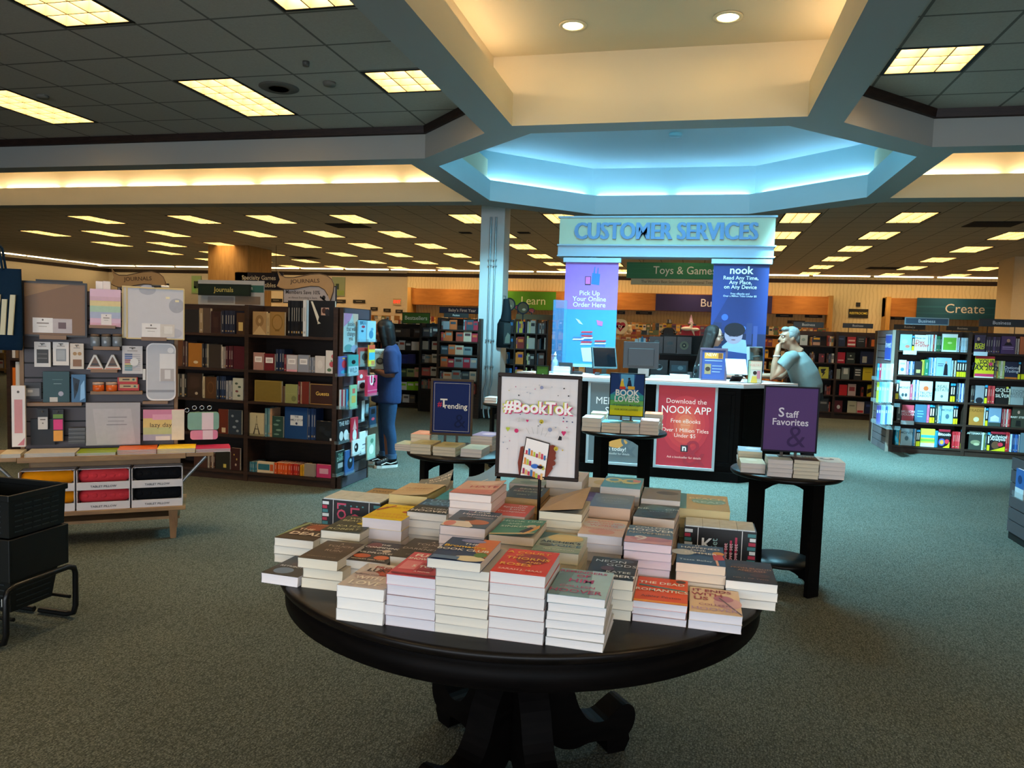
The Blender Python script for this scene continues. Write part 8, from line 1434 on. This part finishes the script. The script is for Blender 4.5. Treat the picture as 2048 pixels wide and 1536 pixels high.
wsign('hanging_sign', 'hanging green Toys & Games sign behind the overhead sign', 15, idc, (1254, 524), (1478, 527), 556, '#2a6a34', [('r', -1, 1, .3, .312, '#3a7a44'), ('r', -1, 1, .6, .612, '#3a7a44'), ('r', -1, 1, .86, .872, '#3a7a44'), ('Toys & Games', .05, .5, .68, '#d8ccb0', .95, .004)], hang=True)
wsign('hanging_sign', 'cream strip under the green toys sign reading The World\u2019s Best Selection', 15.0, idc, (1262, 557), (1478, 560), 569, '#b09a70', [('The World\u2019s Best Selection of Educational Toys & Games', .0, .5, .62, '#6a5438', .95, .01)])
wsign('wall_sign', 'dark restrooms sign with yellow letters on the back wall', 28.47, idc, (1698, 617), (1737, 619), 635, '#2a2416', [('RESTROOMS', .0, .5, .36, '#f0dc5a', .95, .006)])
wsign('wall_speaker', 'small dark box fixed above the restrooms sign', 28.47, idc, (1712.5, 605), (1721, 605), 613, '#2a251c', [])
t = wsign('exit_sign', 'lit red EXIT sign on the far wall left of the timber fascia', 28.67, idc, (786, 597), (802, 597), 610, '#b8a078', [])
q = MB(); q.M = Matrix.Translation((0, -.003, 0)) @ UPRIGHT; q.text('EXIT', 0, .13, .17, 0, emis('#ff3020', 1.6), .9, .02); q.build('lettering', t)
wsign('hanging_sign', 'navy sign reading Specialty Games and Collectibles beside the timber column', 20, idc, (470, 543), (566, 547), 580, '#12182c', [('Specialty Games', .0, .7, .34, '#d8d4c0', .95, .008), ('Collectibles', .2, .3, .34, '#d8d4c0', .95, .008), ('r', -1, 1, -.0, .06, '#8a8474')], hang=True)
wsign('wall_poster', 'pale green poster with silhouette on the far left wall', 28.67, idc, (383, 551), (402, 552), 587, '#9ab070', [('r', -.5, .7, .3, .7, '#2c3a2c'), ('r', -.8, -.1, .1, .4, '#8ac06a')])
wsign('wall_poster', 'pale green poster beside the journals ribbon', 28.67, idc, (664, 553), (690, 555), 592, '#8f9a78', [('r', -.4, .1, .35, .65, '#3a4a38'), ('r', -.9, .9, .05, .3, '#8aa05a')])
for i, x in enumerate((540, 583, 624, 667, 706, 741, 767, 791)):
    y = 597+i*.6 if i < 5 else (614, 617, 619)[i-5]; w = 24 if i < 5 else 14
    wsign('category_sign', 'small dark category sign low on the far wall, %s from the left' % ORD[i], 28.67, idc, (x, y), (x+w, y+.5), y+6.5, '#221d18', [('r', -.5, .5, .4, .6, '#8a8474')])
for i, (x0, x1, y) in enumerate(((1235, 1250, 622), (1272, 1304, 622.5), (1552, 1586, 628), (1610, 1645, 629), (1782, 1812, 633), (1575, 1610, 641))):
    wsign('category_sign', 'small dark category sign under the timber fascia, %s from the left' % ORD[i], 28.47, idc, (x0, y), (x1, y+.5), y+6, '#221d18', [('r', -.5, .5, .4, .6, '#a09a84')])
# tall shelving under the fascia and goods on it
shelfw = wood('#8a6030', '#a47640', .5, 2, (6, 1, 1))
goods = MB(); GP = ['#8a3a34', '#c8b89a', '#3a4a6a', '#d8d0c0', '#a86a3a', '#5a6a4a', '#b0a08a', '#6a3a5a', '#c88a4a', '#2a3a4a', '#d8b04a', '#7a8a94']
for x0, x1, Y, n in ((-10.8, -.2, 27.5, 9), (-.1, 4.5, 27.5, 4), (6.5, 14, 27.5, 6), (-21, -11.5, 27.9, 8)):
    for k in range(n):
        cnt_ = globals().setdefault('CNT_', [0]); cnt_[0] += 1; a, b_ = x0+(x1-x0)*k/n, x0+(x1-x0)*(k+1)/n
        t = thing('wall_shelving', 'timber wall shelving unit with mixed goods, %s along the back wall from x' % ORD[k], 'shelving', Matrix.Translation((a, Y, 0)), 'timber shelving along the back wall')
        t['label'] = '%s timber shelving unit of mixed goods along the %s back wall' % (ORD[k], 'middle' if x0 == -10.8 else 'toy corner' if x0 == -.1 else 'right' if x0 > 6 else 'left')
        w = b_-a; MB().box(0, .03, 0, .5, 0, 2.0, shelfw).box(w-.03, w, 0, .5, 0, 2.0, shelfw).build('side_panel', t); MB().box(.03, w-.03, .47, .5, 0, 2.0, shelfw).build('back_panel', t)
        for z in (.1, .5, .9, 1.3, 1.7): MB().box(.03, w-.03, .002, .47, z-.03, z, shelfw).build('shelf', t)
        for z in (.1, .5, .9, 1.3, 1.7): fill(a+.05, b_-.06, Y+.05, z, .32, GP, .75, .15, .2, None, goods)
for x0, x1, Y, tz, lab in ((-2.2, 1.4, 20, 1.55, 'low timber toy gondola behind the service counter'), (-9.5, -5.2, 20, 1.6, 'low timber gondola left of the white column, far back'), (4.5, 9, 21, 1.6, 'low timber gondola behind the business bookcases'), (-3.2, -2.3, 19, 1.75, 'low timber gondola seen past the narrow bookcase'), (-20, -15, 16, 1.6, 'low timber gondola at the far left of the shop'), (-13.5, -9.8, 17, 1.66, 'low timber gondola behind the journal bookcases')):
    t = thing('toy_gondola', lab, 'shelving', Matrix.Translation((0, Y, 0)), None); n = max(1, int((x1-x0)/1.1)); w = (x1-x0)/n
    for k in range(n+1): MB().box(x0+w*k-.015, x0+w*k+.015, 0, .45, 0, tz, shelfw).build('upright', t)
    MB().box(x0, x1, .43, .46, 0, tz, shelfw).build('back_panel', t)
    for z in (.12, .52, .92, 1.27): MB().box(x0, x1, .002, .43, z-.03, z, shelfw).build('shelf', t)
    for z in (.12, .52, .92, 1.27): fill(x0+.04, x1-.05, Y+.04, z, .26, GP, .75, .1, .2, None, goods)
    fill(x0+.04, x1-.05, Y+.2, tz+.001, .16, GP, .7, .3, .2, None, goods)
tag(mass.build('shelved_books'), 'rows of small books on the far dark bookcases', 'books', None, 'stuff')
tag(goods.build('shelved_goods'), 'mixed toys and boxes on the far timber shelving', 'goods', None, 'stuff')
# toy corner
TYY = 17.5; tp = lambda x, y, Y=TYY: ony(1220+x/6.35, 620+y/6.35, Y)
p = tp(132, 210); b = MB(); b.M = UPRIGHT; pr = [(.17*math.cos(q*math.pi/14), .18*math.sin(q*math.pi/14)) for q in range(28)]; b.prism(pr, -.03, 0, mat('#d8c8a0', .6)); rd = mat('#a81c28', .5)
b.ell(-.05, .035, .065, .065, .002, rd); b.ell(.05, .035, .065, .065, .002, rd); b.poly([(-.112, .02, .002), (.112, .02, .002), (0, -.12, .002)], rd); b.text('ty', 0, .01, .13, .004, mat('#e8e0d0', .5), 1, .01); b.box(-.012, .012, 1.43-p.z, -.17, -.02, -.005, shelfw)
tag(b.build('round_sign', None, Matrix.Translation(p)), 'round cream sign with red heart on a post behind the black monitor', 'sign')
pl = mat('#c8b48c', .9, 0, .1, 30, .1)
for i, (px, s) in enumerate((((250, 265), .07), ((90, 290), .07), ((175, 300), .065))):
    p = tp(*px, 17.6); b = MB(); b.ball((0, 0, 0), s, pl); b.ball((0, 0, s*1.3), s*.75, pl); b.ball((-s*.5, 0, s*1.9), s*.3, pl); b.ball((s*.5, 0, s*1.9), s*.3, pl); b.ball((0, -s*.7, s*1.2), s*.3, mat('#e0d4b8', .9))
    organic(b, 'plush_toy', None, .02, 2); o = bpy.context.scene.objects[-1] if 0 else None
pls = [o for o in COL.objects if o.name.startswith('plush_toy')]
for o, (px, lab) in zip(pls, (((250, 265), 'right of the heart sign'), ((90, 290), 'below the heart sign, left one'), ((175, 300), 'below the heart sign, right one'))):
    o.location = tp(*px, 17.6); tag(o, 'cream plush toy '+lab, 'plush toy', 'plush toys at the heart sign')
tag(MB().box(-.55, .55, 0, .5, 0, 1.42, shelfw).build('toy_plinth', None, Matrix.Translation((tp(150, 300).x, 17.35, 0))), 'timber plinth carrying the plush toys and heart sign', 'plinth')
a, b_ = tp(910, 195), tp(1145, 195); z0 = tp(1000, 335).z
rs = thing('red_sign', 'red toy sign with white plush hung on it behind the cashier', 'sign', Matrix.Translation(((a.x+b_.x)/2, TYY, z0))); w = b_.x-a.x; MB().box(-w/2, w/2, 0, .03, 0, a.z-z0, mat('#b01424', .5)).box(-.03, .03, .01, .03, -z0, 0, shelfw).build('panel', rs)
b = MB(); wm = mat('#d8cfc0', .9); b.ball((-.08, -.06, .17), (.14, .06, .05), wm); b.ball((.1, -.06, .16), (.10, .05, .04), wm); b.tube([(-.02, -.06, .17), (.02, -.07, .26), (.0, -.07, .34)], [.04, .03, .012], wm, 10); b.tube([(.04, -.06, .15), (.09, -.06, .02)], [.03, .012], wm, 8); organic(b, 'plush_bird', rs, .012, 2)
for o in [o for o in COL.objects if o.name.startswith('plush_bird')]: pass
for i, (px, c1, c2, lab) in enumerate((((755, 90), '#15161c', '#c8a03a', 'black suited block figure sitting on the toy shelf'), ((1030, 95), '#8a6a8a', '#c8a060', 'block figure in pale clothes with pointed hat on the toy shelf'))):
    p = tp(*px, 19.9); t = thing('block_figure', lab, 'toy figure', Matrix.Translation((p.x, 19.9, 1.56)) @ Matrix.Scale(.72, 4))
    m1, m2 = mat(c1, .4), mat(c2, .4); MB().prism([(-.2, 0), (.2, 0), (.14, .26), (-.14, .26)], -.08, .08, m1).build('torso', t, UPRIGHT); MB().lathe([(.001, .27), (.085, .27), (.09, .3), (.09, .4), (.08, .43), (.001, .43)], m2, 18).build('head', t)
    MB().lathe([(.001, .42), (.13, .42), (.13, .44), (.09, .44), (.085, .56) if i == 0 else (.01, .75), (.001, .56 if i == 0 else .76)], m1, 18).build('hat', t)
    for s in (-1, 1): MB().tube([(s*.15, 0, .22), (s*.25, -.05, .12), (s*.22, -.12, .05)], [.05, .045, .04], m1, 8).build('arm', t); MB().box(s*.1-.07, s*.1+.07, -.16, .06, -.02, .06, m1).build('leg', t)
# journals signs
JYS = 6.645
topper('dark green Journals sign over the left journal bookcase', JYS-.06, k1, (1585, 345), (2000, 360), 440, '#182418', 'Journals', '#b8a85a', .42, 0, fcol='#141c14')
a, b_ = ony(*k1(1585, 318), JYS), ony(*lz(752, 2), JYS); z0 = 1.69; w = b_.x-a.x
t = thing('calendar_sign', 'clear white calendar sign standing behind the green Journals sign', 'sign', Matrix.Translation(((a.x+b_.x)/2, JYS, z0)))
MB().box(-w/2, w/2, 0, .012, 0, a.z-z0, mat('#a8a8a4', .3)).build('panel', t); q = MB(); q.M = Matrix.Translation((0, -.001, 0)) @ UPRIGHT; q.rect(w*.1, w/2, .13, .20, 0, mat('#2f5a50', .4)); q.text('CALENDAR', w*.2, .165, .04, .001, mat('#c8d0c8', .4), 1, .01); q.rect(-w*.35, w*.05, .02, .08, .0, mat('#8f8a84', .4)); q.rect(w*.07, w*.45, .01, .09, .0, mat('#7a6a5a', .4)); q.build('print', t)
def ribbon(label, px0, px1, Y, board):
    a, b_ = ony(*px0, Y), ony(*px1, Y); s = (b_.x-a.x); t = thing('ribbon_sign', label, 'sign', Matrix.Translation((a.x, Y, a.z)), 'journals ribbon signs'); g_ = mat('#a8865a', .5, 0, .1, 8); ed = mat('#4a3420', .5)
    top = [(0, .02), (.06, -.05), (.15, -.085), (.3, -.085), (.45, -.055), (.6, -.03), (.75, -.02), (.88, -.045), (.96, -.10), (1, -.18), (.99, -.30), (.94, -.45)]
    bot = [(.90, -.36), (.84, -.27), (.74, -.22), (.6, -.215), (.45, -.24), (.3, -.27), (.15, -.275), (.06, -.255), (0, -.225), (.05, -.12)]
    P = [(x*s, y*s+.02) for x, y in top+bot]
    # triangulated strip between the two edges
    b = MB(); b.M = UPRIGHT; b.prism(P, -.012, 0, g_); b.build('ribbon', t)
    q = MB(); q.M = UPRIGHT; q.text('JOURNALS', s*.5, -.14*s+.02, .085*s, .002, ed, 1.25, .012, .04, 3)
    for E_ in (top, bot[:9]): q.tube([(x*s, y*s+.02, .001) for x, y in E_], .004, ed, 6)
    q.build('lettering', t)
    if board:
        c = MB().box(.1*s, 1.03*s, .014, .03, -.46*s, -.17*s, mat('#2a2622', .5)).box(.115*s, 1.015*s, .012, .014, -.445*s, -.19*s, mat('#a8a09c', .5)); c.M = Matrix.Translation((0, .0115, 0)) @ UPRIGHT; c.text('Members Save 10%', .45*s, -.285*s, .085*s, .001, mat('#2a2622', .5), .92, .012); c.text('on Almost Everything in Store', .45*s, -.37*s, .045*s, .001, mat('#4a4642', .5), .92, .006); c.ell(.82*s, -.36*s, .03*s, .035*s, .001, mat('#1c1a18', .5)); c.poly([(.76*s, -.33*s, .001), (.88*s, -.42*s, .001), (.85*s, -.43*s, .001), (.75*s, -.36*s, .001)], mat('#1c1a18', .5)); c.build('board', t)
    b = MB()
    for x in (.3, .92): b.tube([(x*s, .02, 1.70-a.z), (x*s, .02, -.25*s)], .005, mat('#2a2622', .5), 6)
    b.build('post', t)
ribbon('gold ribbon sign reading JOURNALS with Members Save 10% board, over the black albums', (554, 548), (668, 553), JYS, True)
ribbon('gold ribbon sign reading JOURNALS above the pale grey board, farther left', (222, 543), (331, 546), JYS+.05, True)
